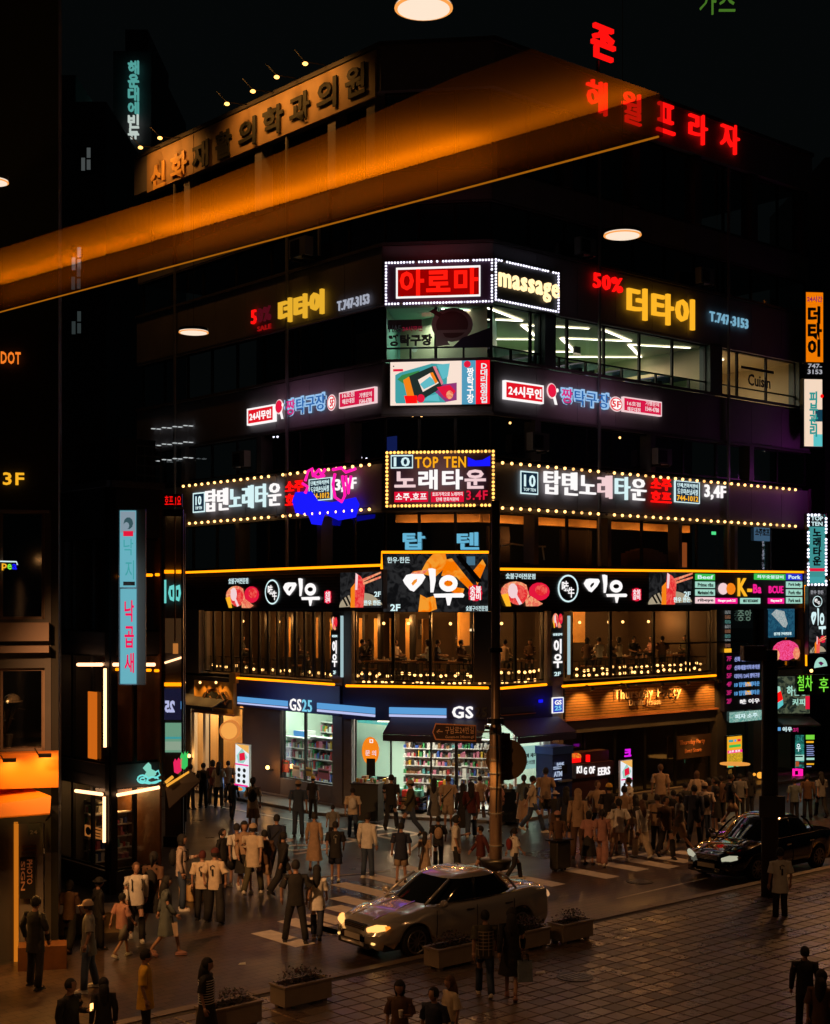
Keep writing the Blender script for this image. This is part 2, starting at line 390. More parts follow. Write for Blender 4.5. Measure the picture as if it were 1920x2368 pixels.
# ---------------------------------------------------------------- rooms behind the glass
def room(B, u0, u1, z0, z1, depth, mw, mc, mf, near=.36):
    """back wall, two sides, ceiling and floor of a lit room"""
    def q(name, pts, m): b = MB(); b.poly([B.L(*p) for p in pts]); return b.obj(name, m, B.e)
    n = -near
    q('room_wall', [(u0, -depth, z0), (u1, -depth, z0), (u1, -depth, z1), (u0, -depth, z1)], mw)
    q('room_wall', [(u0, n, z0), (u0, -depth, z0), (u0, -depth, z1), (u0, n, z1)], mw)
    q('room_wall', [(u1, n, z0), (u1, -depth, z0), (u1, -depth, z1), (u1, n, z1)], mw)
    q('ceiling', [(u0, n, z1), (u1, n, z1), (u1, -depth, z1), (u0, -depth, z1)], mc)
    q('room_floor', [(u0, n, z0), (u1, n, z0), (u1, -depth, z0), (u0, -depth, z0)], mf)
M_HALL = mat('cream_hall_wall', (.50, .40, .25), .7, noise=1, amt=.15); M_HALLC = mat('pale_hall_ceiling', (.36, .33, .20), .8)
M_HALLG = mat('green_hall_wall', (.16, .36, .27), .7)
room(BR, .1, FR.u(1650), 14.98, 16.82, 7.2, M_HALL, M_HALLC, M_HALLG); room(BR, FR.u(1660), FR.u(1850), 14.98, 16.82, 4.5, M_HALL, M_HALL, M_HALL)
room(BC, .05, LC - .1, 14.98, 16.82, 3.2, M_HALLG, M_HALLG, M_NAVY)
def zig(B, pts, z=16.78, w=.06):
    b = MB()
    for (a, c) in zip(pts[:-1], pts[1:]):
        A = Vector(B.L(a[0], -a[1], z)); C = Vector(B.L(c[0], -c[1], z)); d = (C - A).normalized(); s = Vector((-d.y, d.x, 0)) * w
        b.poly([A - s, C - s, C + s, A + s])
    return b.obj('line_lamp', E_LINE, B.e)
for k in range(4):                                                  # zigzag of line lamps across the hall ceiling
    u = .2 + 2.9 * k
    zig(BR, [(u, .5), (u + 2.5, 1.3), (u + .1, 2.6), (u + 2.6, 4.2), (u + .2, 6.4)] if k % 2 == 0 else [(u + 2.4, .7), (u + .1, 1.8), (u + 2.6, 3.3), (u + .3, 5.2)])
zig(BR, [(FR.u(1668), .8), (FR.u(1745), 1.5), (FR.u(1700), 2.4)]); zig(BC, [(1.9, .5), (3.3, 1.1), (2.3, 2.4)])
for u in (1.5, 4.5, 7.5, 10.2): light('hall_light', 'AREA', BR.L(u, -3.2, 16.5), 85, (1, .84, .58), bld, size=1.2)
light('hall_light', 'AREA', BR.L(FR.u(1750), -2, 16.6), 85, (1, .85, .6), bld, size=1.0); light('hall_light', 'AREA', BC.L(1.2, -1.6, 16.6), 40, (.7, 1, .85), bld, size=.8)
for k, (x, y, w_, h_, m) in enumerate(((1550, 822, 14, 16, M_BLACK), (1590, 835, 60, 9, mat('sea_green_board', (.12, .3, .2), .6)), (1330, 800, 16, 18, M_BLACK), (1440, 800, 60, 6, M_HALLG), (1738, 842, 7, 7, M_BLACK), (1755, 844, 7, 7, M_BLACK), (1310, 775, 34, 10, M_BLACK), (1830, 800, 20, 40, M_GREYMETAL))):
    u = FR.u(x, -3.2); z = FR.z(x, y, -3.2); BR.box('wall_board', u, u + w_ * .02, z - h_ * .018, z, -3.3, -3.2, m)
for k in range(5):                                                 # tables in the hall
    u = 1.2 + 2.3 * k; b = MB(); 
    for p in ((u, -1.2, 15.7), (u + 1.4, -1.2, 15.7), (u + 1.4, -3.2, 15.7), (u, -3.2, 15.7)): pass
    BR.box('table_top', u, u + 1.4, 15.66, 15.72, -3.2, -1.2, M_NAVY); BR.box('table_leg', u + .6, u + .8, 15.0, 15.66, -2.4, -2.0, M_FRAME)
# racket emblem and lettering on the chamfer window of the fifth floor
def on_glass(name, label, W, o=.02): return T(name, label, 'window sign', W, .1, 15.1, o)
g = T('window_sign', 'grey bat emblem and dark lettering stuck on the corner window under the marquee', 'window sign', FC, FC.u(900), FC.z(900, 805), .0)
g.art([(circ(.62, .42, .2, .42, 20), mat('bat_grey', (.13, .12, .12), .6)), ([(.40, .08), (.44, .02), (.56, .2), (.52, .26)], M_FRAME), (circ(.62, .42, .155, .33, 20), mat('bat_brown', (.035, .014, .014), .6)), (rc(.48, .55, .8, .62), mat('bat_grey')), ([(.46, .95), (.47, .62), (.53, .62), (.60, .92)], mat('bat_grey')), (rc(.0, .27, .33, .5), M_DARKROOM), (rc(.09, .29, .32, .44), M_BLACK), ([(.72, .75), (1, .5), (1, .98), (.62, .98)], mat('window_navy', (.008, .010, .03), .5))], 897, 712, 1138, 806, .0)
g.text('24시무인', 931, 754, 977, 766, .045, em('dull_crimson', (.22, .01, .03), .8), .01, each=False); g.text('HAE', 900, 752, 928, 768, .045, E_DGREY, .01, each=False)
g.text('짱탁구장', 898, 773, 1000, 800, .05, M_BLACK, .01, each=False, bold=.05)
light('hall_light', 'POINT', BC.L(.9, .9, 15.6), 0.6, (.6, .9, .8), bld, shadow_soft_size=.1)
c = T('window_sign', 'dark script lettering on the lowest right pane of the lit fifth floor', 'window sign', FR, FR.u(1730), FR.z(1730, 905), .0)
c.text('Cuisin', 1730, 868, 1782, 895, .0, M_BLACK, .01, each=False); c.pb('panel', 1715, 852, 1790, 858, -.01, .0, M_FRAME)
# -- restaurant interior
M_RW = mat('dark_restaurant_wall', (.07, .045, .026), .7, noise=1.5, amt=.3); M_RC = mat('dark_restaurant_ceiling', (.05, .04, .03), .8)
def open_room(ua, ub, z0, z1, dep, mw, mc, mf):
    """one room that runs round the corner behind the glass"""
    p = [Vector(FL2.w(ua, 0, 0)[:2]), Vector(A2), Vector(P_R), Vector(FR.w(ub, 0, 0)[:2])]
    band('room_wall', z0, z1, -dep - .1, -dep, mw, p); band('ceiling', z1 + .002, z1 + .03, -dep, -.37, mc, p); band('room_floor', z0 - .03, z0 - .002, -dep, -.37, mf, p)
    BL2.box('room_wall', ua - .1, ua, z0, z1, -dep, -.37, mw); BR.box('room_wall', ub, ub + .1, z0, z1, -dep, -.37, mw)
open_room(-12.2, FR.u(1655), 4.3, 6.70, 4.3, M_RW, M_RC, M_RC)
for k in range(11):                                               # folding screens of dark wood with lit openings
    u = FL2.u(475) + k * .88
    BL2.box('screen_post', u, u + .16, 4.31, 6.6, -2.9, -2.75, M_FRAME)
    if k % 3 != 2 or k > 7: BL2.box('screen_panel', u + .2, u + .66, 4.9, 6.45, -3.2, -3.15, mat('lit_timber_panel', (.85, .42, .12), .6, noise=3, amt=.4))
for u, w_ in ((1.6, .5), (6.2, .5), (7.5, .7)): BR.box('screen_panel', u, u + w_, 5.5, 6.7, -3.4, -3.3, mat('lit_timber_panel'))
BC2.box('picture', 1.4, 1.9, 5.7, 6.4, -4.1, -4.05, M_BLACK); BC2.box('picture', 1.5, 1.8, 5.85, 6.25, -4.05, -4.03, M_GREYMETAL); BC2.box('lamp_box', 3.2, 3.55, 6.0, 6.08, -4.1, -4.0, E_WARM)
def warm(B, u, o, z, p): light('pendant_light', 'POINT', B.L(u, o, z), p, (1, .42, .11), bld, shadow_soft_size=.08)
for u in (-10, -7.2, -4.6, -2.2): warm(BL2, u, -2.2, 6.3, 80)
for u in (1.2, 3.2): warm(BC2, u, -2.2, 6.4, 60)
for u in (1.0, 4.6, 7.0, 9.4, 11.3): warm(BR, u, -2.2, 6.35, 60)
b = MB()
for B, us in ((BL2, (-9.8, -8.4, -6.0, -3.8, -1.8)), (BC2, (.9, 1.8, 3.3)), (BR, (.8, 2.0, 4.9, 6.0, 7.6, 8.4, 9.9))):
    for u in us: b.ball(B.L(u, -1.6, 6.3), .055, 6, 4)
b.obj('pendant_lamps', E_BULB, bld)['kind'] = 'stuff'
# fourth-floor glow line seen under the third-floor ceiling (amber cove)
M_COVE = mat('amber_cove', (.5, .26, .08), .6, noise=2, amt=.5)
BR.box('cove', .3, FR.u(1640), 9.72, 9.98, -1.2, -.9, M_COVE); BC.box('cove', .3, LC - .2, 9.72, 9.98, -1.2, -.9, M_COVE)
for u in (1.4, 3.8, 6.2, 8.6, 11): light('cove_light', 'AREA', BR.L(u, -.7, 9.55), 9, (1, .42, .1), bld, shape='RECTANGLE', size=2.0, size_y=.05, rot=(R(150), 0, AR))
light('cove_light', 'AREA', BC.L(1.8, -.7, 9.55), 12, (1, .42, .1), bld, shape='RECTANGLE', size=2.8, size_y=.05, rot=(R(150), 0, FC.a))
BR.box('exit_lamp', FR.u(1685), FR.u(1693), 9.68, 9.8, -.8, -.75, em('exit_green', (.1, .9, .3), 1)); BR.box('lit_door', FR.u(1672), FR.u(1683), 8.4, 9.4, -2.0, -1.95, em('lit_door_red', (.28, .06, .012), .9))
BR.box('curtain', FR.u(1240), FR.u(1290), 8.3, 9.7, -2.4, -2.3, mat('dark_curtain', (.08, .05, .04), .9)); BR.box('curtain', FR.u(1410), FR.u(1480), 8.3, 9.7, -2.4, -2.3, mat('dark_curtain'))
warm(BR, 3, -2, 9.3, 5); warm(BR, 8, -2, 9.3, 4)
sf = T('sofa', 'brown arched sofa back behind the third floor window', 'sofa', FR, FR.u(1490), 8.3, -1.0)
b = MB(); n0 = 9
for k in range(n0):
    u = sf.u0 + k * .26; h = 8.3 + .55 + .2 * math.sin(math.pi * k / (n0 - 1)); a = sf.L(u, -.8, 8.3); c = sf.L(u + .262, -1.1, h); b.box(a[0], c[0], a[1], c[1], a[2], c[2])
b.obj('backrest', M_WOOD, sf.e)
for x0, x1 in ((1160, 1255),):
    t = T('archway', 'curved pale handrail seen through the third floor window', 'handrail', FR, FR.u(x0), 8.3, -.9)
    t.tubes('rail', [[(1162, 1262), (1185, 1258), (1225, 1263), (1262, 1264)], [(1255, 1266), (1259, 1295)]], .03, M_WHITE, -.9)
# small lamp marks in the fourth floor glass, built as glowing balls
for i, (W, B, pts) in enumerate(((FL, BL, ((620, 1005), (633, 1010), (642, 1010), (525, 1020), (835, 1058), (848, 1061))), (FC, BC, ((940, 958), (955, 961), (965, 958), (975, 962))), (FR, BR, ((1388, 990), (1180, 978), (1434, 1012))))):
    for x, y in pts:
        u = W.u(x, -1); z = W.z(x, y, -1); m_ = MB(); m_.ball(B.L(u, -1, z), .045, 6, 4); m_.obj('lamp_mark', E_BULBW if W is FL else E_BULB, bld)
BL.box('blue_screen', FL.u(825), FL.u(850), 12.2, 12.7, -1.3, -1.25, em('dim_blue', (.01, .02, .14), .6))
# ---------------------------------------------------------------- ground floor
# convenience store: interior behind left front and corner
M_ST = mat('mint_shop_wall', (.52, .64, .54), .6); M_STW = mat('white_shop_wall', (.7, .72, .68), .6)
band('plinth', 0, .16, -.35, .12, M_STONE, LOW)
open_room(FL2.u(575), FR.u(1275), .17, 4.04, 4.6, M_ST, M_STW, M_STW)
windows(BL2, upx(FL2, 648, 698, 772), .75, 3.2, M_GLASS); BL2.box('shop_wall', FL2.u(646), FL2.u(772), .16, .75, -.3, -.05, M_STONE)
windows(BC2, [.35, 1.65], .16, 3.1, M_GLASS); windows(BC2, [3.0, 3.9, LC2 - .1], .16, 2.9, M_GLASS)
windows(BR, upx(FR, 1150, 1200, 1266), .16, 3.0, M_GLASS, fm=M_WHITE)
BL2.box('shop_wall', FL2.u(560), FL2.u(645), .16, 3.9, -.3, -.05, mat('dark_brick_wall', (.08, .05, .04), .7, noise=4, amt=.3)); BL2.box('fascia', -8.9, -.02, 3.2, 4.2, -.2, .16, M_NAVY)
BC2.box('fascia', .02, LC2 - .02, 3.1, 4.2, -.2, .16, M_NAVY); BR.box('fascia', .02, FR.u(1270), 3.1, 4.2, -.2, .16, M_NAVY)
BL2.box('tiled_wall_strip', FL2.u(650), FL2.u(768), 2.55, 2.7, -3.6, -3.5, mat('turquoise_stripe', (.05, .3, .32), .5))
for u in (-6.2, -4.2, -2.2): light('shop_light', 'AREA', BL2.L(u, -1.4, 3.95), 110, (.85, 1, .85), bld, size=1.4)
for u in (1.3, 3.6): light('shop_light', 'AREA', BC2.L(u, -.9, 3.95), 130, (1, .90, .72), bld, size=1.4)
for u in (.6, 1.7, 2.8, 3.9): BC2.box('ceiling_lamp', u, u + .9, 2.86, 2.90, -1.9, -1.8, em('shop_tube', (1, .9, .7), 2.5))
light('shop_light', 'AREA', BR.L(1.6, -1.0, 3.95), 80, (.85, 1, .95), bld, size=1.2)
goods = [mat('goods_%s' % n, c, .5) for n, c in (('red', (.5, .03, .03)), ('yellow', (.6, .4, .05)), ('white', (.7, .7, .66)), ('cream', (.6, .52, .4)), ('teal', (.1, .35, .35)), ('blue', (.05, .12, .45)), ('green', (.06, .3, .1)), ('brown', (.25, .12, .05)), ('pink', (.6, .2, .3)), ('dark', (.05, .05, .05)))]
def shelf(W, u, o, z, wd, ht, rows, label, yaw=0):
    t = T('shop_shelf', label, 'shelf', W, u, z, o)
    t.box('back_panel', u, u + wd, z, z + ht, o - .28, o - .25, M_GREYMETAL)
    for r in range(rows + 1): t.box('shelf_board', u, u + wd, z + r * (ht - .03) / rows, z + r * (ht - .03) / rows + .03, o - .24, o, M_WHITE)
    b = MB()
    for r in range(rows):
        x = u + .02; zz = z + r * (ht - .03) / rows + .032
        while x < u + wd - .12:
            ww = random.uniform(.035, .10); hh = random.uniform(.3, .9) * (ht / rows - .05)
            a = t.L(x, o - .02, zz); c = t.L(x + ww, o - .2, zz + hh); b.box(a[0], c[0], a[1], c[1], a[2], c[2], random.choice((0, 1, 2, 2, 2, 3, 4, 5, 6, 7, 7, 8, 8, 8, 9, 9))); x += ww + random.choice((.008, .012, .05))
    tag(b.obj('goods', goods, t.e), kind='stuff')
shelf(FL2, FL2.u(650, -1.3), -1.3, .17, 1.9, 1.9, 5, 'shop shelf of packets behind the left half of the store window')
shelf(FL2, FL2.u(706, -1.3), -1.3, .17, 2.0, 2.0, 5, 'shop shelf of packets behind the right half of the store window')
shelf(FL2, FL2.u(655, -3.3), -3.3, .17, 3.9, 2.3, 6, 'long rear wall shelf deep inside the convenience store window')
shelf(FC2, 1.5, -1.9, .17, 1.75, 2.4, 8, 'tall shelf of goods seen straight through the store doorway')
shelf(FC2, 3.35, -1.5, .17, 1.6, 2.2, 7, 'shelf of snacks just right of the store doorway')
shelf(FR, .5, -1.8, .17, .9, 1.3, 3, 'low shelf of goods behind the right corner store window')
t = T('drinks_fridge', 'tall white glass fronted drinks fridge behind the store window, left pane', 'fridge', FL2, FL2.u(668, -2.0), .17, -2.0); u = t.u0
t.box('cabinet', u, u + .9, .17, 2.2, -2.6, -2.1, M_WHITE); t.box('header', u, u + .9, 2.0, 2.2, -2.1, -2.04, E_LBLUE)
for r in range(5):
    for k in range(9): b = MB(); q = t.L(u + .06 + k * .092, -2.06, .32 + r * .33); b.tube([Vector(q), Vector(q) + Vector((0, 0, .18)), Vector(q) + Vector((0, 0, .25))], [.032, .032, .012], 6); b.obj('bottle', goods[(k * 3 + r) % len(goods)], t.e)
for i, (x0, y0, x1, y1, m) in enumerate(((652, 1758, 668, 1786, 'red'), (676, 1770, 694, 1796, 'white'), (706, 1775, 722, 1795, 'yellow'), (735, 1778, 762, 1802, 'pink'))):
    t = T('window_poster', '%s printed poster low on the left store window' % m, 'poster', FL2, FL2.u(x0), FL2.z(x0, y1), -.15); t.pb('sheet', x0, y0, x1, y1, -.16, -.15, mat('goods_' + m)); t.pb('print_bar', x0 + 2, y0 + 4, x1 - 2, y0 + 9, -.15, -.145, M_PANEL)
# -- oval notice on the poster window
t = T('window_poster', 'orange oval notice hanging in the pale green store window', 'poster', FC2, .5, 1.2, -.1)
t.art([(circ(.5, .36, .5, .36, 24), E_ORANGE), (rc(.28, .55, .78, 1), M_BLACK)], 837, 1704, 877, 1795, -.1); t.text('문 의', 845, 1735, 870, 1748, -.08, E_PINKW, .01, each=False); t.text('ㅁ', 855, 1710, 863, 1718, -.08, E_WHITE, .01, each=False)
t = T('window_poster', 'pale notice with dark lettering in the right corner store window', 'poster', FR, FR.u(1200), 1.9, -.1)
t.pb('panel', 1200, 1725, 1250, 1778, -.13, -.1, em('notice_paper', (.35, .62, .55), .75)); t.text('ㅁ경매 재미ㅁ', 1202, 1742, 1248, 1752, -.09, M_BLACK, .01, each=False); t.text('문의함', 1214, 1758, 1238, 1768, -.09, M_GREYMETAL, .01, each=False)
t = T('window_sign', 'teal number lettering on the narrow store pane beside the pole', 'window sign', FR, FR.u(1172), 1.6, -.08)
t.text('25', 1174, 1740, 1190, 1756, -.08, em('teal_number', (.02, .30, .42), .8), .01)
# awnings with sloping cloth
def awning(W, u0, u1, z1, z0, out, label, m=M_NAVY, vz=.25):
    t = T('awning', label, 'awning', W, u0, z0, .17); b = MB()
    A = [t.L(u0, .17, z1), t.L(u1, .17, z1), t.L(u1, out, z0), t.L(u0, out, z0)]
    b.add([*A, *[(p[0], p[1], p[2] - .04) for p in A]], [(0, 3, 2, 1), (4, 5, 6, 7), (0, 1, 5, 4), (1, 2, 6, 5), (2, 3, 7, 6), (3, 0, 4, 7)]); b.obj('canopy_cloth', m, t.e)
    t.box('valance', u0, u1, z0 - vz, z0 - .045, out - .03, out, m)
    for u in (u0 + .1, u1 - .12):
        b = MB(); b.tube([t.L(u, .17, z0 - .15), t.L(u, out - .05, z0 - .06)], .015, 5); b.obj('bracket', M_FRAME, t.e)
    return t
t = awning(FC2, 1.75, LC2 - .1, 3.2, 2.75, 1.1, 'navy awning over the convenience store doorway'); t.text('GS25', 1113, 1728, 1127, 1734, 1.11, M_WHITE, .01, each=False)
t = awning(FR, .15, FR.u(1283), 3.15, 2.7, 1.0, 'navy awning over the right hand store window'); t.text('GS25', 1278, 1712, 1292, 1717, 1.01, M_WHITE, .01, each=False)
for k, u in enumerate((2.2, 3.6)):  # added lamps under the awning, standing for the store's warm spill
    b = MB(); q = FC2.w(u, .85, 2.62) - BO; b.ring(q, .08, .05, 10); b.obj('spill_lamp', E_WARM, bld); light('store_spill_light', 'SPOT', tuple(q - Vector((0, 0, .03))), 170, (1, .66, .34), bld, spot_size=R(140), spot_blend=.8, shadow_soft_size=.08, rot=(R(-25), 0, FC2.a))
# counter display stands by the door
def stand(W, u, o, label, w_=.9, h_=1.5):
    t = T('display_stand', label, 'display stand', W, u, .1, o)
    t.box('frame', u, u + w_, .1, h_, o - .5, o - .45, M_FRAME); b = MB()
    for r in range(4):
        t.box('shelf_board', u, u + w_, .2 + r * (h_ - .2) / 4, .23 + r * (h_ - .2) / 4, o - .44, o, M_FRAME); x = u + .03
        while x < u + w_ - .14:
            ww = random.uniform(.08, .18); hh = random.uniform(.12, .28); a = t.L(x, o - .05, .235 + r * (h_ - .2) / 4); c = t.L(x + ww, o - .35, .235 + r * (h_ - .2) / 4 + hh); b.box(a[0], c[0], a[1], c[1], a[2], c[2], random.randrange(len(goods))); x += ww + .02
    tag(b.obj('goods', goods, t.e), kind='stuff')
stand(FC2, .9, .9, 'dark rack of bottles and boxes outside the store left of its door', 1.1, 1.25); stand(FC2, 2.1, .7, 'low crowded goods rack directly under the store awning', .9, .75); stand(FC2, 3.3, .6, 'tall rack of small goods right of the store door', .6, 1.2)
# -- right half of ground floor: pub front
M_SLAT = mat('orange_brown_slat', (.30, .16, .06), .45, noise=6, amt=.3)
z0, z1 = FR.z(1480, 1650), FR.z(1480, 1583)
BR.box('sign_backing', FR.u(1303), FR.u(1652), z0, z1, -.2, .02, M_FRAME)
ns = 11
for k in range(ns): zz = z0 + (z1 - z0) * k / ns; BR.box('slat', FR.u(1305), FR.u(1650), zz + .012, zz + (z1 - z0) / ns - .012, .02, .06, M_SLAT)
BR.box('ledge', FR.u(1300), FR.u(1655), z0 - .06, z0, -.1, .16, mat('copper_ledge', (.5, .22, .12), .35, .3))
BR.box('shop_wall', FR.u(1300), FR.u(1655), 2.5, z0 - .07, -.3, .0, M_WALL2)
windows(BR, upx(FR, 1300, 1360, 1430, 1500, 1570, 1650), .16, 2.5, M_DGLASS)
room(BR, FR.u(1300), FR.u(1655), .17, 4.0, 4.5, M_RW, M_RC, M_RC)
for x in (1330, 1420, 1500, 1600): warm(BR, FR.u(x), -2.5, 2.6, 2.5)
t = T('pub_sign', 'script pub name lettering on the spotlit orange slat wall', 'sign', FR, FR.u(1419), FR.z(1419, 1619), .06)
MT = mat('cream_raised_letter', (.75, .62, .5), .4)
t.text('Thursday', 1419, 1592, 1508, 1622, .16, MT, .05, .0); t.text('Party', 1520, 1589, 1573, 1617, .16, MT, .05, .0); t.text('Draft', 1455, 1617, 1487, 1631, .16, MT, .04, .0); t.text('House', 1495, 1616, 1527, 1630, .16, MT, .04, .0)
for i, x in enumerate((1338, 1420, 1500, 1560, 1632)):
    t = T('gooseneck_lamp', 'gooseneck wall lamp over the slatted pub sign, number %s from the left' % ('one', 'two', 'three', 'four', 'five')[i], 'wall lamp', FR, FR.u(x), z1 + .05, .1, 'gooseneck lamps over the pub sign')
    b = MB(); u = FR.u(x); b.tube([t.L(u, .02, z1 - .02), t.L(u, .35, z1 + .12), t.L(u, .62, z1 + .06)], .018, 5); b.obj('arm', M_FRAME, t.e)
    b = MB(); b.tube([t.L(u, .60, z1 + .08), t.L(u, .66, z1 - .05)], [.04, .09], 8); b.obj('shade', M_FRAME, t.e)
    light('lamp_light', 'SPOT', t.L(u, .66, z1 - .07), 130, (1, .42, .08), t.e, spot_size=R(105), spot_blend=.7, shadow_soft_size=.03, rot=(R(38), 0, 0))
t = T('pub_sign', 'small unlit pub sign under one lamp beside the entrance, right', 'sign', FR, FR.u(1575), FR.z(1575, 1750), .05)
t.pb('panel', 1568, 1700, 1645, 1752, .02, .08, mat('brown_board', (.07, .04, .025), .6)); MR = mat('copper_letter', (.6, .25, .12), .4)
t.text('Thursday Party', 1572, 1710, 1630, 1724, .09, MR, .02, 0, each=False); t.text('Beer Store', 1584, 1730, 1622, 1740, .09, MR, .02, 0, each=False)
light('lamp_light', 'SPOT', t.L(FR.u(1600), .5, FR.z(1600, 1698)), 20, (1, .4, .08), t.e, spot_size=R(110), spot_blend=.7, shadow_soft_size=.03, rot=(R(30), 0, 0))
# service door bay far right with small lamps
BR.box('shop_wall', FR.u(1680), FR.u(1862), 3.3, 4.3, -.3, .0, M_WALL2); windows(BR, upx(FR, 1682, 1735, 1790, 1862), .16, 3.3, M_GLASS)
room(BR, FR.u(1680), FR.u(1862), .17, 3.9, 4, mat('green_grey_wall', (.12, .16, .13), .7), M_RC, M_RC); warm(BR, FR.u(1710), -1.5, 3.2, 10); light('shop_light', 'POINT', BR.L(FR.u(1760), -1.5, 2.8), 4, (.7, 1, .8), bld, shadow_soft_size=.1)

# pipes, small units and a railing on the dark fronts
for W_, B, u in ((FL, BL, -12.9), (FL, BL, -5.3), (FR, BR, 5.1), (FR, BR, 12.6)): B.box('drain_pipe', u, u + .09, 8.3, 23.8, .06, .14, M_GREYMETAL)
for i, (W_, x, z, lb) in enumerate(((FR, 1210, 12.1, 'near the corner below the hall'), (FR, 1500, 12.05, 'in the middle of the right front'), (FR, 1320, 19.0, 'high on the right front'), (FL, 560, 12.05, 'on the dark left front'), (FR, 1600, 19.0, 'high at the far right'))):
    u = W_.u(x); t = T('air_conditioner', 'grey outdoor air conditioning unit ' + lb, 'air conditioner', W_, u, z, 0, 'outdoor air conditioning units'); t.box('casing', u, u + .8, z, z + .58, .16, .45, M_GREYMETAL); t.box('grille', u + .08, u + .5, z + .07, z + .5, .45, .465, M_FRAME)
    for a in (.1, .6): t.box('bracket', u + a, u + a + .06, z - .08, z - .002, 0, .45, M_FRAME)
for W_, B, a, c in ((FL2, BL2, FL2.u(465), FL2.u(770)), (FC2, BC2, .35, LC2 - .7), (FR, BR, FR.u(1330), FR.u(1652))):
    for z in (4.62, 4.95): B.box('window_rail', a, c, z, z + .03, -.42, -.39, M_FRAME)
    n = int((c - a) / .35)
    for k in range(n): B.box('rail_post', a + .35 * k, a + .35 * k + .025, 4.4, 4.95, -.46, -.43, M_FRAME)
# ================================================================ signs on the corner building
IU = [([(0, .32), (.055, .18), (.14, .145), (.335, .155), (.37, .24), (.31, .41), (.18, .63), (.115, .59), (.03, .42)], 0),
      ([(.14, .41), (.18, .32), (.235, .28), (.228, .36), (.165, .47)], 1),
      ([(.415, .01), (.475, .0), (.535, .03), (.535, .34), (.50, .65), (.45, .65), (.445, .35)], 0),
      (circ(.74, .41, .15, .225, 18), 0), (circ(.74, .41, .07, .08, 14), 1),
      ([(.50, .69), (.97, .67), (1.0, .72), (.98, .79), (.52, .79)], 0), ([(.70, .79), (.80, .79), (.765, 1.0), (.725, 1.0)], 0)]
def iu(t, x0, y0, x1, y1, o, m=E_WHITE, hole=M_PANEL): t.art([(p, (m, hole)[k]) for p, k in IU], x0, y0, x1, y1, o, 'emblem')
MEAT = [(circ(.3, .45, .3, .42, 14, 20, 340), E_FAT), (circ(.34, .55, .2, .4, 12), E_MEAT), (circ(.24, .4, .1, .3, 10), E_PINKW), (circ(.78, .42, .22, .36, 14), E_DRED), (circ(.82, .36, .13, .22, 12), E_MEAT), ([(.0, .55), (.14, .5), (.2, 1), (.1, 1)], E_YEL), ([(.48, .75), (.6, .6), (.85, .9), (.75, 1), (.5, 1)], E_FAT), ([(.15, .2), (.2, .18), (.42, .9), (.36, .95)], E_PINKW)]
GRILL = [(rc(.0, .0, 1, 1), E_DGREY), (circ(.5, 1.0, .52, .42, 16, 180, 360), em('bone_print', (.55, .45, .3), .7)), *[([(.05 + .09 * k, .72 - .04 * k), (.09 + .09 * k, .70 - .04 * k), (.2 + .09 * k, .95), (.16 + .09 * k, .97)], M_BLACK) for k in range(3)], *[([(.62 + .07 * k, .56 + .02 * k), (.66 + .07 * k, .56 + .02 * k), (1.0, .66 + .09 * k), (1.0, .69 + .09 * k)], M_BLACK) for k in range(3)], ([(.27, 1), (.28, .45), (.38, .3), (.42, 1)], E_ORANGE), ([(.38, 1), (.38, .3), (.4, .02), (.52, .12), (.62, .3), (.6, .7), (.58, 1)], E_MEAT), ([(.39, .5), (.4, .02), (.46, .08), (.44, .5)], E_PINKW), ([(.55, .2), (1, .0), (1, .05), (.58, .28)], E_FAT), ([(.58, .3), (1, .12), (1, .18), (.6, .36)], E_FAT)]
SEAL = [(circ(.5, .5, .5, .5, 10), E_DRED), (rc(.05, .1, .95, .9), E_DRED)]
def ringemb(t, cx, cy, rx, ry, o):
    t.art([(circ(.5, .5, .5, .5, 24), E_COOL), (circ(.5, .5, .43, .44, 24), M_PANEL)], cx - rx, cy - ry, cx + rx, cy + ry, o, 'emblem')
    t.text('味', cx - rx * .6, cy - ry * .55, cx + rx * .05, cy + ry * .2, o + .03, E_WHITE, .01); t.text('牛', cx, cy - ry * .1, cx + rx * .6, cy + ry * .65, o + .03, E_WHITE, .01)
def frame_bulbs(t, W, xs, ys0, ys1, n, nv, o, m, r):
    """bulbs round a rectangle on the wall: xs pixel range, ys0/ys1 = z of top and bottom"""
    u0, u1 = W.u(xs[0], o), W.u(xs[1], o)
    bulbs(t, lin((u0, ys0), (u1, ys0), n) + lin((u0, ys1), (u1, ys1), n) + lin((u0, ys0), (u0, ys1), nv)[1:-1] + lin((u1, ys0), (u1, ys1), nv)[1:-1], o, m, r)
# -- marquee box on the corner, sixth floor level
zt, zb = FC.z(1015, 600, .45), FC.z(1015, 704, .45)
t = T('marquee_sign', 'corner light box with bright red letters in a white frame ringed by white bulbs', 'sign', FC, 0, zb, .1)
t.box('panel', FC.u(889, .4), FC.u(1140, .4), zb, zt, -.0, .4, mat('plum_panel', (.05, .02, .05), .5))
t.pb('light_box', 916, 616, 1111, 687, .405, .46, E_WHITE); t.pb('light_face', 920, 621, 1108, 683, .465, .475, em('dark_red_face', (.30, .0, .0), 1.0))
t.text('아로마', 925, 622, 1106, 682, .48, em('bright_red_letter', (1, .01, .004), 1.15), .08, .03)
frame_bulbs(t, FC, (893, 1138), zt - .06, zb + .06, 36, 14, .46, E_BULBW, .038)
light('sign_light', 'AREA', t.L(1.8, 1.2, (zt + zb) / 2), 8, (1, .1, .12), t.e, size=1.4, rot=(R(90), 0, 0))
z0_, z1_ = FR.z(1218, 712, .3), FR.z(1218, 613, .3)
t = T('marquee_sign', 'side light box reading massage in warm white letters ringed by white bulbs', 'sign', FR, .1, z0_, .1)
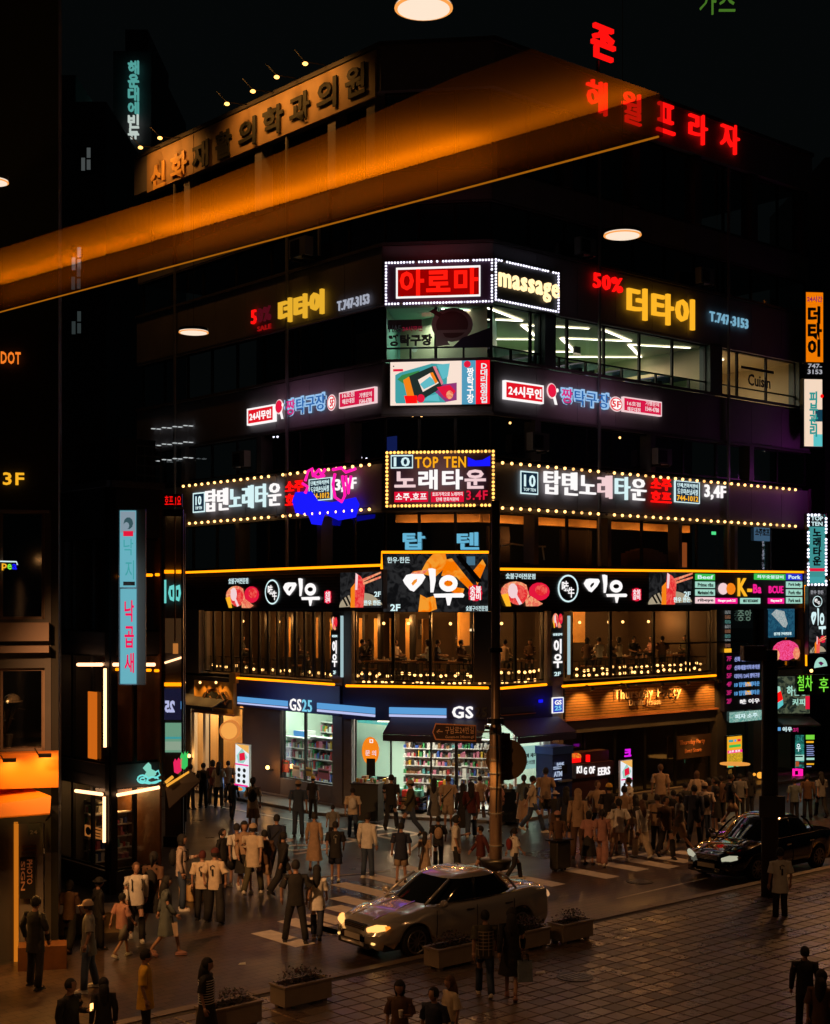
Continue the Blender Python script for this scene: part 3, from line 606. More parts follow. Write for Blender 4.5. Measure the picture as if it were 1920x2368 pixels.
t.box('panel', FR.u(1143, .3), FR.u(1295, .3), z0_, z1_, 0, .3, M_PANEL)
t.text('massage', 1153, 644, 1292, 691, .34, em('warm_white_letter', (1, .72, .35), 1.6), .06, .03)
frame_bulbs(t, FR, (1147, 1292), z1_ - .06, z0_ + .06, 24, 14, .36, E_BULBW, .038)
# -- big floor band lettering
t = T('wall_lettering', 'large amber three syllable name on the right front above the lit hall', 'sign', FR, FR.u(1450), FR.z(1450, 740), .05)
t.text('더타이', 1449, 677, 1602, 749, .1, E_YEL, .12, .02)
t = T('wall_lettering', 'smaller red 50% beside the amber name on the right front', 'sign', FR, FR.u(1370), FR.z(1370, 680), .05); t.text('50%', 1371, 637, 1438, 672, .08, E_RED, .08, .02)
t = T('wall_lettering', 'pale blue telephone number on the right front', 'sign', FR, FR.u(1641), FR.z(1641, 750), .05); t.text('T.747-3153', 1641, 729, 1729, 752, .08, em('pale_blue_letter', (.22, .5, .68), .8), .05, .02)
t = T('wall_lettering', 'amber three syllable name on the left front, yellow fading at its left edge', 'sign', FL, FL.u(648), FL.z(648, 750), .05)
t.text('더타이', 649, 682, 751, 738, .1, em('dim_amber_letter', (.95, .50, .03), .85), .12, .03)
t = T('wall_lettering', 'half failed red 50% on the left front', 'sign', FL, FL.u(584), FL.z(584, 760), .05)
t.text('50%', 584, 712, 628, 745, .08, [E_RED, em('failing_red', (.09, .004, .01), .8), em('failing_red')], .08, .01); t.text('SALE', 597, 752, 628, 763, .08, em('faded_red', (.35, .005, .005), .8), .05, .01)
t = T('wall_lettering', 'white telephone number on the left front beside the marquee', 'sign', FL, FL.u(782), FL.z(782, 712), .05); t.text('T.747-3153', 782, 688, 855, 711, .08, em('pale_lilac_letter', (.45, .48, .58), .8), .05, .02)
# -- table tennis hall row, twice
def pingpong(W, side, X):
    lab = 'on the %s front under the fifth floor' % side
    x = X['a']; t = T('illuminated_sign', 'red rounded box with white 24 hour lettering ' + lab, 'sign', W, W.u(x[0]), W.z(x[0], x[3]), .02)
    t.pb('sign_case', x[0], x[1], x[2], x[3], .02, .16, E_WHITE); t.pb('light_face', x[0] + 3, x[1] + 4, x[2] - 3, x[3] - 4, .165, .18, em('signal_red_face', (.85, .008, .02), .9))
    t.text('24시무인', x[0] + 7, x[1] + 10, x[2] - 6, x[3] - 9, .19, E_WHITE, .02, .03)
    x = X['r']; t = T('illuminated_sign', 'red table tennis bat emblem ' + lab, 'sign', W, W.u(x[0]), W.z(x[0], x[3]), .02)
    t.art([(circ(.45, .36, .45, .38, 18), E_PINKW), ([(.5, .6), (.75, .55), (.95, 1), (.7, 1)], E_WHITE), (circ(.45, .35, .37, .32, 18), em('bat_red', (.9, .01, .06), .9)), (circ(.9, .3, .12, .1, 10), E_WHITE)], x[0], x[1], x[2], x[3], .1, 'emblem', step=.01)
    x = X['l']; t = T('illuminated_sign', 'pink and light blue outlined four syllable name ' + lab, 'sign', W, W.u(x[0]), W.z(x[0], x[3]), .02)
    t.text('짱탁구장', x[0] - 2, x[1] - 2, x[2] + 2, x[3] + 2, .06, em('outline_blue', (.35, .60, .92), .9), .05, .075)
    t.text('짱탁구장', x[0] + 2, x[1] + 2, x[2] - 2, x[3] - 2, .125, [em('raspberry', (.75, .03, .25), .9)] + [em('mid_blue_face', (.03, .16, .50), .8)] * 3, .03, .0)
    x = X['f']; t = T('illuminated_sign', 'round white floor badge with red 5F ' + lab, 'sign', W, W.u(x[0]), W.z(x[0], x[3]), .02)
    t.art([(circ(.5, .5, .5, .5, 24), E_PINKW), (circ(.5, .5, .43, .43, 24), em('signal_red_face')), (circ(.5, .5, .36, .36, 24), E_WHITE)], x[0], x[1], x[2], x[3], .1, 'badge', step=.008)
    t.text('5F', x[0] + 7, x[1] + 10, x[2] - 6, x[3] - 10, .14, em('signal_red_face'), .02, .03)
    x = X['b']; t = T('illuminated_sign', 'pink box of small white lettering ' + lab, 'sign', W, W.u(x[0]), W.z(x[0], x[3]), .02)
    t.pb('sign_case', x[0], x[1], x[2], x[3], .02, .14, E_PINKW); t.pb('light_face', x[0] + 2, x[1] + 3, x[2] - 2, x[3] - 3, .145, .16, em('rose_face', (.75, .01, .07), .9))
    xm = (x[0] + x[2]) / 2; h = (x[3] - x[1]) / 2
    for a, b_, s1, s2 in ((x[0] + 8, xm - 6, '16호점', '해운대점'), (xm + 6, x[2] - 7, '가맹문의', '1544-4788')):
        t.text(s1, a, x[1] + 6, b_, x[1] + h - 1, .17, E_PINKW, .01, .01, each=False); t.text(s2, a, x[1] + h + 2, b_, x[3] - 5, .17, E_PINKW, .01, .01, each=False)
    light('sign_light', 'AREA', W.w((W.u(X['a'][0]) + W.u(X['b'][2])) / 2, .9, 14.1), 6, (.9, .4, .6), None, shape='RECTANGLE', size=3.5, size_y=.5, rot=(R(90), 0, W.a))
pingpong(FR, 'right', dict(a=(1169, 885, 1258, 928), r=(1264, 887, 1290, 935), l=(1297, 903, 1409, 940), f=(1409, 917, 1441, 952), b=(1443, 923, 1531, 957)))
pingpong(FL, 'left', dict(a=(571, 940, 633, 979), r=(637, 924, 658, 970), l=(661, 916, 754, 955), f=(757, 912, 778, 950), b=(784, 901, 867, 938)))
# -- video screen on the corner
t = T('video_screen', 'bright video screen showing a handheld game device, blue and red strips at its right', 'screen', FC, .3, 13.5, .0)
t.pb('screen_case', 901, 833, 1135, 938, .0, .22, M_FRAME)
E_CREAM = em('cream_screen', (1, .80, .68), .95)
t.art([(rc(0, 0, .72, 1), E_CREAM), (rc(.72, 0, .86, 1), em('screen_blue', (.10, .38, .58), .85)), (rc(.86, 0, 1, 1), em('screen_red', (.95, .005, .015), 1)),
       ([(.05, .3), (.1, .24), (.42, .05), (.58, .08), (.56, .95), (.06, .95), (.05, .9)], E_TEAL), ([(.07, .4), (.12, .3), (.3, .2), (.2, .6)], em('leaf_green_print', (.05, .30, .08), .8)), ([(.47, .08), (.6, .06), (.58, .36), (.53, .42)], em('sky_print', (.15, .62, .7), .8)),
       ([(.47, .55), (.67, .5), (.67, .9), (.56, .94), (.45, .7)], em('mauve_print', (.35, .05, .22), .8)), ([(.13, .42), (.2, .33), (.28, .95), (.18, .9)], E_ORANGE), ([(.19, .33), (.43, .11), (.48, .18), (.53, .55), (.47, .68), (.29, .92), (.25, .85)], em('case_print', (.02, .035, .03), .8)),
       ([(.28, .42), (.41, .26), (.49, .5), (.33, .7)], E_CREAM), ([(.30, .52), (.40, .35), (.47, .5), (.34, .64)], em('sky_print')), ([(.40, .27), (.43, .25), (.48, .48), (.455, .52)], E_ORANGE), ([(.43, .12), (.46, .12), (.535, .5), (.52, .56)], em('rose_print', (.9, .25, .3), .8)),
       ([(.14, .78), (.27, .78), (.27, .96), (.16, .96)], E_RED), (circ(.31, .85, .04, .1, 10), E_DRED), ([(.47, .6), (.6, .55), (.66, .7), (.6, .9), (.54, .82)], E_DRED), (circ(.6, .78, .035, .1, 10), E_FAT), ([(.34, .9), (.38, .8), (.48, .75), (.5, .92)], em('sky_print')), (rc(.03, .165, .13, .22), E_DRED), (circ(.035, .1, .007, .015, 8), M_BLACK)], 903, 835, 1133, 936, .225, 'screen_print', step=.002)
t.text('짱\n탁\n구\n장', 1080, 850, 1096, 932, .27, [E_WHITE], .01, .03, each=False); t.text('D\n대\n리\n점\n영\n업', 1111, 840, 1127, 932, .27, [em('pale_cyan_letter', (.75, .92, .95), 1)], .01, .02, each=False)
t.art([(circ(.5, .45, .45, .45, 12), E_DRED)], 1072, 834, 1090, 852, .28)
light('sign_light', 'AREA', t.L(1.7, 1.0, 14.2), 10, (1, .8, .75), t.e, size=1.5, rot=(R(90), 0, 0))
# -- karaoke band, third/fourth floor
def ten(t, x0, y0, x1, y1, o, sub=True):
    t.pb('badge', x0, y0, x1, y1, o, o + .03, E_COOL); t.pb('badge_face', x0 + 2, y0 + 3, x1 - 2, y1 - 3, o + .032, o + .045, em('badge_navy', (.01, .03, .06), .7))
    if sub: t.text('10', x0 + 7, y0 + 8, x1 - 7, y1 - 17, o + .05, E_COOL, .02, .03); t.text('TOP TEN', x0 + 6, y1 - 14, x1 - 6, y1 - 7, o + .05, E_COOL, .01, .0, each=False)
    else: t.text('10', x0 + 7, y0 + 5, x1 - 7, y1 - 4, o + .05, E_COOL, .02, .05)
zt, zb = FC.z(1018, 1042, .3), FC.z(1018, 1173, .3)
t = T('marquee_sign', 'corner karaoke light box ringed by amber bulbs with gold, white and red lettering', 'sign', FC, .05, zb, .1)
t.box('panel', FC.u(891, .3), FC.u(1145, .3), zb, zt, .01, .3, mat('plum_panel'))
ten(t, 904, 1052, 955, 1083, .3, False); t.text('TOP TEN', 960, 1056, 1078, 1082, .31, em('gold_letter', (1, .42, .01), 1), .05, .05)
t.art([([(0, .1), (.35, .45), (.65, .4), (1, 0), (1, 1), (0, 1)], E_BLUE)], 1082, 1054, 1134, 1078, .31, 'blue_glow_panel')
t.text('노래타운', 913, 1086, 1124, 1132, .31, [E_PINKW, E_WHITE, E_WHITE, E_PINKW], .07, .03)
for x0, x1, s in ((912, 990, '소주,호프'), (997, 1073, None)):
    t.pb('strip', x0, 1137, x1, 1161, .3, .33, em('strip_red', (.8, .006, .04), .9))
    if s: t.text(s, x0 + 3, 1140, x1 - 3, 1158, .34, E_WHITE, .02, .02)
    else: t.text('호프가격으로 노래까지', x0 + 3, 1138, x1 - 3, 1147, .34, E_WHITE, .01, .01, each=False); t.text('단체 연회석완비', x0 + 12, 1150, x1 - 12, 1159, .34, E_WHITE, .01, .01, each=False)
t.text('3.4F', 1079, 1134, 1128, 1156, .34, E_DRED, .02, .03)
frame_bulbs(t, FC, (895, 1141), zt - .05, zb + .05, 29, 15, .36, em('amber_bulb', (1, .50, .10), 2.2), .05)
light('sign_light', 'AREA', t.L(1.8, 1.1, (zt + zb) / 2), 14, (1, .6, .4), t.e, size=1.6, rot=(R(90), 0, 0))
def karaoke(W, side, X, n):
    t = T('illuminated_sign', 'number ten badge at the start of the karaoke band on the %s front' % side, 'sign', W, W.u(X['t'][0]), W.z(*X['t'][0::3]), .02); ten(t, *X['t'], .06)
    t = T('illuminated_sign', 'big white six syllable karaoke name on the %s front' % side, 'sign', W, W.u(X['n'][0]), W.z(*X['n'][0::3]), .02)
    t.text('탑텐노래타운', *X['n'], .1, [E_WHITE, E_WHITE, E_COOL if side == 'left' else E_WHITE, E_COOL if side == 'left' else E_PINKW, E_COOL, E_WHITE], .1, .006)
    x0, y0, x1, y1 = X['s']; t = T('illuminated_sign', 'red two line lettering after the karaoke name on the %s front' % side, 'sign', W, W.u(x0), W.z(x0, y1), .02)
    ym = (y0 + y1) / 2; t.text('소주', x0, y0, x1, ym - 1, .1, E_RED, .06, .03); t.text('호프', x0, ym + 1, x1, y1, .1, E_RED, .06, .03)
    x0, y0, x1, y1 = X['b']; t = T('illuminated_sign', 'small framed notice with amber telephone number on the %s front' % side, 'sign', W, W.u(x0), W.z(x0, y1), .02)
    t.pb('sign_case', x0, y0, x1, y1, .02, .08, E_COOL); t.pb('face', x0 + 2, y0 + 2, x1 - 2, y1 - 2, .082, .09, em('badge_navy')); h = (y1 - y0) / 3
    t.text('단체,연회석완비', x0 + 5, y0 + 5, x1 - 5, y0 + h - 1, .1, E_COOL, .01, .01, each=False); t.text('도우미손님사절', x0 + 5, y0 + h + 1, x1 - 5, y0 + 2 * h - 2, .1, E_COOL, .01, .01, each=False); t.text('744-1012', x0 + 4, y0 + 2 * h, x1 - 4, y1 - 4, .1, E_YEL, .01, .02, each=False)
    x0, y0, x1, y1 = X['f']; t = T('illuminated_sign', 'white 3,4F floor number at the end of the karaoke band on the %s front' % side, 'sign', W, W.u(x0), W.z(x0, y1), .02); t.text('3,4F', x0, y0, x1, y1, .1, E_WHITE, .06, .02)
    for lab, zz in (('upper', 11.6), ('lower', 10.12)):
        u0, u1 = (W.u(419, .3), -.45) if side == 'left' else (.25, W.u(1845, .3))
        t = T('string_lights', 'string of amber bulbs along the %s edge of the karaoke band, %s front' % (lab, side), 'string lights', W, u0, zz - .1, .1, 'bulb strings along the karaoke band')
        b = MB(); b.tube([t.L(u0, .16, zz + .06), t.L(u1, .16, zz + .06)], .02, 5); b.obj('cable', M_FRAME, t.e); bulbs(t, lin((u0, zz), (u1, zz), n), .2, E_BULB, .054)
karaoke(FR, 'right', dict(t=(1205, 1090, 1245, 1143), n=(1257, 1097, 1491, 1151), s=(1505, 1107, 1551, 1163), b=(1562, 1113, 1619, 1163), f=(1629, 1122, 1677, 1156)), 40)
karaoke(FL, 'left', dict(t=(446, 1139, 473, 1185), n=(479, 1124, 651, 1177), s=(662, 1112, 702, 1168), b=(714, 1106, 766, 1157), f=(778, 1106, 825, 1137)), 27)
t = T('neon_sign', 'tangled magenta and deep blue shapes standing for overexposed LED reflections over the left karaoke band', 'neon sign', FL, FL.u(676), FL.z(676, 1214), .2)  # LED reflections drawn as a glowing blue patch and magenta tubes
t.art([([(0, .25), (.05, 0), (.3, .02), (.4, .3), (.6, .38), (.95, .3), (1, .5), (.95, .85), (.7, .9), (.5, .7), (.45, 1), (.3, .95), (.25, .7), (.05, .6)], E_BLUE)], 676, 1131, 832, 1214, .22, 'blue_glow_panel')
t.tubes('neon_tube', [[(706, 1112), (712, 1090), (722, 1084), (724, 1100), (738, 1086), (744, 1098), (752, 1085)], [(770, 1086), (790, 1082), (800, 1092), (822, 1084)], [(775, 1095), (770, 1120), (775, 1150), (790, 1160), (798, 1145), (792, 1100)], [(800, 1100), (806, 1140), (812, 1100)], [(700, 1118), (712, 1126), (706, 1140)], [(724, 1098), (735, 1104), (750, 1100)]], .055, em('magenta_neon', (1, .01, .35), 1.3), .28)
# -- cyan characters on the corner glass
for s, x0, x1, lb in (('탑', 932, 983, 'first'), ('텐', 1057, 1108, 'second')):
    t = T('window_sign', 'slanting sky blue letter, %s of two, on the dark corner glass' % lb, 'window sign', FC, FC.u(x0), FC.z(x0, 1270), -.1); t.text(s, x0, 1231, x1, 1271, -.05, em('sky_letter', (.15, .50, .72), .9), .05, .03)
# -- restaurant sign band, second floor
zz = FC.z(1010, 1278, .5)
t = T('restaurant_sign', 'corner restaurant billboard with white brush lettering over orange flames', 'sign', FC2, 1.45, 6.9, .1)
u0, u1 = FC2.u(887, .5), FC2.u(1129, .5); za, zb = FC2.z(1008, 1415, .5), FC2.z(1008, 1281, .5)
t.box('panel', u0, u1, za, zb, .02, .49, M_PANEL)
fl = [(rc(0, 0, 1, 1), E_DGREY), ([(.35, .35), (.42, .12), (.48, 0), (.6, 0), (.62, .2), (.5, .4), (.28, .3), (.38, .28)], E_FLAME), ([(.6, .1), (.66, .08), (.8, .4), (.9, .62), (.85, .66), (.7, .4), (.56, .38)], E_FLAME), ([(.86, .3), (.95, .1), (.98, .2), (.9, .55)], E_FLAME), (rc(.8, .05, .88, .2), em('blue_smoke', (.08, .2, .3), .8)), ([(.7, .05), (.74, .02), (.95, .48), (.9, .5)], M_BLACK), ([(.36, .7), (.42, .76), (.5, .72), (.52, .95), (.45, 1), (.34, 1)], E_FLAME), ([(.62, .55), (.78, .6), (.76, .72), (.66, .66)], E_FLAME), ([(.28, .32), (.45, .26), (.4, .34), (.26, .36)], E_FAT)]
t.art(fl, 887, 1281, 1129, 1415, .5); iu(t, 932, 1314, 1075, 1400, .54, hole=E_FLAME)
t.text('한우·한돈', 896, 1288, 948, 1302, .55, E_COOL, .01, .01, each=False); t.text('2F', 903, 1397, 926, 1413, .55, E_COOL, .01, .03, each=False); t.text('숯불구이전문점', 1078, 1401, 1128, 1413, .55, E_COOL, .01, .01, each=False)
t.art(SEAL, 1083, 1352, 1116, 1391, .56, 'seal'); t.text('숯불\n갈비', 1087, 1355, 1113, 1388, .585, E_WHITE, .01, .02, each=False)
def strip_sign(W, side, X):
    t = T('restaurant_sign', 'dark restaurant sign strip with meat pictures and white brush name, %s front' % side, 'sign', W, W.u(X['p'][0]), 6.85, .05)
    u0, u1 = W.u(X['p'][0], .2), W.u(X['p'][1], .2); t.box('panel', u0, u1, 6.82, 8.1, .02, .2, M_PANEL)
    for k in range(12): t.box('rib', u0 + .05, u1 - .05, 6.9 + .1 * k, 6.93 + .1 * k, .203, .215, M_WALL2)
    t.text('숯불구이전문점', *X['s'], .22, E_COOL, .01, .01, each=False); t.art(MEAT, *X['m'], .23, 'meat_print'); ringemb(t, *X['c'], .23); iu(t, *X['i'], .23, E_WHITE)
    t.art(SEAL, *X['e'], .23, 'seal'); x0, y0, x1, y1 = X['e']; t.text('숯불\n갈비', x0 + 3, y0 + 4, x1 - 3, y1 - 4, .25, E_WHITE, .01, .01, each=False)
    t.art(GRILL, *X['g'], .23, 'grill_print'); x0, y0, x1, y1 = X['g']; t.text('2F', x1 - 18, y0 + 45, x1 - 3, y0 + 57, .3, E_COOL, .01, .02, each=False); t.text('한우 한돈', x1 - 42, y1 - 17, x1 - 3, y1 - 5, .3, E_COOL, .01, .02, each=False)
    return t
strip_sign(FL2, 'left', dict(p=(430, 886), s=(529, 1337, 574, 1350), m=(523, 1353, 600, 1406), c=(630, 1369, 17, 29), i=(655, 1337, 742, 1401), e=(750, 1364, 767, 1397), g=(787, 1323, 884, 1405)))
t = strip_sign(FR, 'right', dict(p=(1158, 1604), s=(1170, 1326, 1238, 1339), m=(1158, 1343, 1271, 1402), c=(1314, 1361, 24, 32), i=(1350, 1329, 1450, 1394), e=(1461, 1359, 1484, 1391), g=(1501, 1323, 1600, 1398)))
t = T('restaurant_sign', 'busy menu sign of green, white, pink and blue boxes at the far right', 'sign', FR, FR.u(1606), 6.85, .05)
t.box('panel', FR.u(1605, .2), FR.u(1858, .2), 6.82, 8.1, .02, .2, M_PANEL)
for x0, x1, rows, cs in ((1610, 1654, ('Beef', 'Prime ribs', 'Marinated ribs', 'ribeye'), (em('leaf_box', (.05, .55, .08), .9), E_MINT, E_MINT, E_PINKW)), (1820, 1856, ('Pork', 'Pork belly', 'Pork ribs', 'Pork neck'), (em('royal_box', (.02, .04, .65), .9), E_MINT, E_MINT, E_MINT))):
    for k, s in enumerate(rows):
        y = 1327 + 18 * k; t.pb('label_box', x0, y, x1, y + 14.5, .2, .24, cs[k]); t.text(s, x0 + 4, y + 3, x1 - 4, y + 12, .25, E_COOL if k == 0 else M_BLACK, .01, .02, each=False)
t.text('K-', 1706, 1337, 1738, 1379, .22, E_YEL, .04, .03); t.text('Ba', 1742, 1351, 1760, 1372, .22, E_MAG, .03, .02); t.text('BCUE', 1778, 1355, 1811, 1372, .22, E_MAG, .03, .02)
for x0, y0, x1, y1, m, s, ml in ((1746, 1327, 1817, 1341, em('leaf_box'), '최우숯불갈비', E_COOL), (1656, 1383, 1706, 1396, E_MAG, 'Hanger pork 2.5', E_WHITE), (1714, 1383, 1759, 1396, E_MINT, 'MEAT RESTAURANT', M_BLACK), (1778, 1383, 1814, 1396, E_MAG, 'King meat 2F', E_WHITE)):
    t.pb('label_box', x0, y0, x1, y1, .2, .24, m); t.text(s, x0 + 5, y0 + 3, x1 - 5, y1 - 3, .25, ml, .01, .02, each=False)
t.art([(circ(.3, .6, .28, .38, 12), E_PINKW), (circ(.72, .6, .26, .38, 12), E_ORANGE)], 1660, 1340, 1702, 1376, .24, 'print')
# -- amber light tubes
def tube_lamp(label, W, pts, o=.3, r=.042):
    t = T('light_tube', label, 'light tube', W, W.u(pts[0][0]), W.z(*pts[0]), o, 'amber light tubes framing the restaurant')
    t.tubes('lamp_tube', [pts], r, E_TUBE, o); b = MB(); b.tube([t.L(W.u(x, o - .07), o - .07, W.z(x, y, o - .07)) for x, y in pts], .05, 4); b.obj('channel', M_FRAME, t.e)
tube_lamp('amber tube along the top of the left restaurant strip', FL2, [(424, 1324), (883, 1307)])
tube_lamp('amber tube stepping up and across the corner billboard', FC2, [(883, 1316), (883, 1277), (1130, 1277)], .5)
tube_lamp('amber tube over the right strip turning down at the far end', FR, [(1153, 1278), (1153, 1316), (1862, 1323), (1865, 1540)])
tube_lamp('amber tube under the left restaurant windows', FL2, [(548, 1568), (773, 1583)])
tube_lamp('amber tube under the corner restaurant windows', FC2, [(800, 1586), (1130, 1591)])
tube_lamp('short amber tube right of the pole under the restaurant windows', FR, [(1158, 1592), (1264, 1583)])
tube_lamp('amber tube above the slatted pub sign', FR, [(1301, 1587), (1656, 1562)])
# -- window sill bulb strings
for W, x0, x1, n, rows, lab in ((FL2, 468, 768, 25, ((1536, 1562),), 'left'), (FC2, 812, 1120, 23, ((1560, 1562), (1578, 1580)), 'corner'), (FR, 1162, 1262, 9, ((1556, 1552), (1577, 1572)), 'narrow right'), (FR, 1335, 1645, 25, ((1550, 1532), (1563, 1545)), 'wide right')):
    for r_, (ya, yb) in enumerate(rows):
        u0, u1 = W.u(x0, -.6), W.u(x1, -.6); za, zb = W.z(x0, ya, -.6), W.z(x1, yb, -.6)
        t = T('string_lights', 'string of warm bulbs %s the %s restaurant windows' % (('low inside' if r_ else 'inside'), lab), 'string lights', W, u0, za - .2, -.6, 'warm bulb strings in the restaurant windows')
        b = MB(); b.tube([t.L(u0, -.6, za + .06), t.L(u1, -.6, zb + .06)], .012, 4); b.obj('cable', M_FRAME, t.e); bulbs(t, [(u + random.uniform(-.09, .09), z + random.uniform(-.05, .05)) for u, z in lin((u0, za), (u1, zb), n)], -.6, E_BULB, .055)
# -- narrow vertical banners between the windows
def vbanner(W, x0, y0, x1, y1, txt, label, o=.12, mt=E_WHITE, meat=True, glow=True):
    t = T('vertical_sign', label, 'sign', W, W.u(x0), W.z(x0, y1), 0); t.pb('panel', x0, y0, x1, y1, .0, o, M_PANEL); h = y1 - y0
    if meat: t.art(MEAT, x0 + 2, y0 + 3, x1 - 2, y0 + .25 * h, o + .005, 'meat_print')
    t.text(txt, x0 + 4, y0 + .42 * h, x1 - 3, y0 + .86 * h, o + .02, mt, .02, .03, each=False); t.text('2F', x0 + 6, y0 + .92 * h, x1 - 6, y0 + .98 * h, o + .02, E_COOL, .01, .02, each=False)
    t.text('숯불갈비', x0 + 3, y0 + .33 * h, x1 - 3, y0 + .37 * h, o + .02, E_COOL, .01, .02, each=False)
vbanner(FL2, 765, 1422, 783, 1562, '이\n우', 'narrow black vertical restaurant banner on the left front column')
vbanner(FR, 1276, 1414, 1303, 1566, '이\n우', 'narrow black vertical restaurant banner right of the pole')
for W, x, y0, y1, lb in ((FL2, 791, 1424, 1566, 'left of the corner windows'), (FR, 1316, 1424, 1560, 'right of the banner')):
    t = T('light_tube', 'cool white vertical light tube ' + lb, 'light tube', W, W.u(x), W.z(x, y1), .2); t.tubes('lamp_tube', [[(x, y0), (x, y1)]], .055, em('cool_tube', (.45, .65, .68), .8), .25)
# -- convenience store fascia
t = T('store_sign', 'convenience store letters between two light blue bars on the left front fascia', 'sign', FL2, FL2.u(547), 3.3, .16)
def bar(t, x0, x1, y0, y1, ym, o): t.pb('light_bar', x0, y0, x1, ym, o, o + .04, E_LBLUE); t.pb('light_bar', x0, ym + 1.5, x1, y1, o, o + .04, em('pale_lilac_bar', (.55, .6, .95), .9))
bar(t, 549, 664, 1616, 1633, 1628, .17); bar(t, 733, 866, 1631, 1652, 1645, .17); t.text('GS25', 671, 1617, 722, 1645, .18, [E_WHITE, E_WHITE, em('store_cyan', (.2, .6, .8), 1), em('store_cyan')], .03, .01)
t = T('store_sign', 'convenience store letters with unlit digits on the corner fascia', 'sign', FC2, FC2.u(900), 3.3, .16)
bar(t, 900, 1032, 1637, 1659, 1652, .17); t.text('GS', 1047, 1633, 1095, 1661, .18, E_WHITE, .08, .02); t.text('25', 1099, 1636, 1128, 1658, .18, M_NAVY if 0 else mat('unlit_letter'), .06, .04)
t = T('store_sign', 'dim bar and deep blue glow on the right store fascia', 'sign', FR, FR.u(1160), 3.3, .16)
t.pb('light_bar', 1160, 1634, 1238, 1648, .17, .2, mat('unlit_bar', (.05, .06, .12), .4)); t.pb('light_bar', 1160, 1651, 1240, 1653, .17, .2, mat('copper_ledge'))
light('sign_light', 'POINT', t.L(FR.u(1252), .45, FR.z(1252, 1622)), 2.2, (.02, .04, 1), t.e, shadow_soft_size=.05); t.pb('blue_lamp', 1249, 1618, 1256, 1625, .17, .24, E_BLUE)
t = T('store_sign', 'small blue square store sign on the grey column right of the awning', 'sign', FR, FR.u(1278), FR.z(1278, 1650), .1)
t.pb('sign_case', 1278, 1613, 1304, 1649, .06, .2, E_WHITE); t.pb('face', 1280, 1615, 1302, 1647, .205, .215, em('store_blue', (.02, .05, .55), .9)); t.text('GS', 1283, 1619, 1299, 1630, .22, E_WHITE, .01, .03, each=False); t.text('25', 1283, 1632, 1299, 1643, .22, em('store_cyan'), .01, .03, each=False)
light('sign_light', 'AREA', FL2.w(FL2.u(700), 1.2, 3.7), 14, (.4, .6, 1), None, shape='RECTANGLE', size=4, size_y=.4, rot=(R(90), 0, AL))
# -- parapet lettering
t = T('parapet_sign', 'nine raised dark letters, the first two lit gold, on the left parapet', 'sign', FL, FL.u(350), 23.9, .12)
t.box('panel', FL.u(340, .2), -.15, 23.75, 25.3, .125, .2, mat('tan_parapet_panel', (.42, .27, .14), .55, noise=2, amt=.3))
s9 = '신화재활의학과의원'; xs = [(350, 383), (396, 434), (446, 484), (500, 536), (553, 593), (609, 656), (671, 718), (734, 780), (800, 846)]
ym = [lambda x: 405 + (x - 365) * -.48][0]
for k, (x0, x1) in enumerate(xs):
    xm = (x0 + x1) / 2; y = ym(xm) + 2; hh = 29 + .012 * (xm - 350) * 1.2
    t.text(s9[k], x0, y - hh, x1, y + hh, .24, mat('gold_relief_letter', (.85, .5, .15), .35) if k < 2 else mat('bronze_letter', (.02, .022, .02), .6), .05, .03)
for k, (x, y) in enumerate(((325, 341), (370, 319), (525, 240), (585, 211), (640, 178), (706, 147))):
    u = FL.u(x, 1.1); z = FL.z(x, y, 1.1)
    l = T('floodlight', 'small amber floodlight on an arm above the parapet, %s from the left' % ('first', 'second', 'third', 'fourth', 'fifth', 'sixth')[k], 'floodlight', FL, u, 25.5, .1, 'floodlights above the lettered parapet')
    b = MB(); b.tube([l.L(u, -.05, 25.5), l.L(u, .4, z + .15), l.L(u, 1.1, z + .06), l.L(u, 1.55, z + .36)], .02, 5); b.obj('arm', M_FRAME, l.e); b = MB(); b.ball(l.L(u, 1.1, z), (.1, .1, .06), 8, 5); b.obj('lamp_head', em('flood_amber', (1, .45, .1), 4), l.e)
    light('lamp_light', 'SPOT', l.L(u, 1.6, z + .3), 150, (1, .40, .07), l.e, spot_size=R(125), spot_blend=1, shadow_soft_size=.15, rot=(R(45), 0, 0))
t = T('parapet_sign', 'five bright red letters stepping down the right parapet', 'sign', FR, FR.u(1355), 22.0, .1)
for s, x0, y0, x1, y1 in (('해', 1355, 186, 1400, 262), ('월', 1437, 214, 1479, 286), ('프', 1517, 241, 1557, 308), ('라', 1592, 264, 1632, 332), ('자', 1665, 287, 1706, 354)): t.text(s, x0, y0, x1, y1, .15, E_RED, .12, .0)
t = T('rooftop_sign', 'slanting red letter high above the right roof', 'sign', FR, FR.u(1368, -3), FR.z(1368, 140, -3), -3)
t.text('존', 1366, 62, 1418, 138, -3, E_RED, .15, .02); t.box('post', FR.u(1390, -3) - .04, FR.u(1390, -3) + .04, 24.1, FR.z(1390, 138, -3), -3.2, -3.1, M_FRAME)
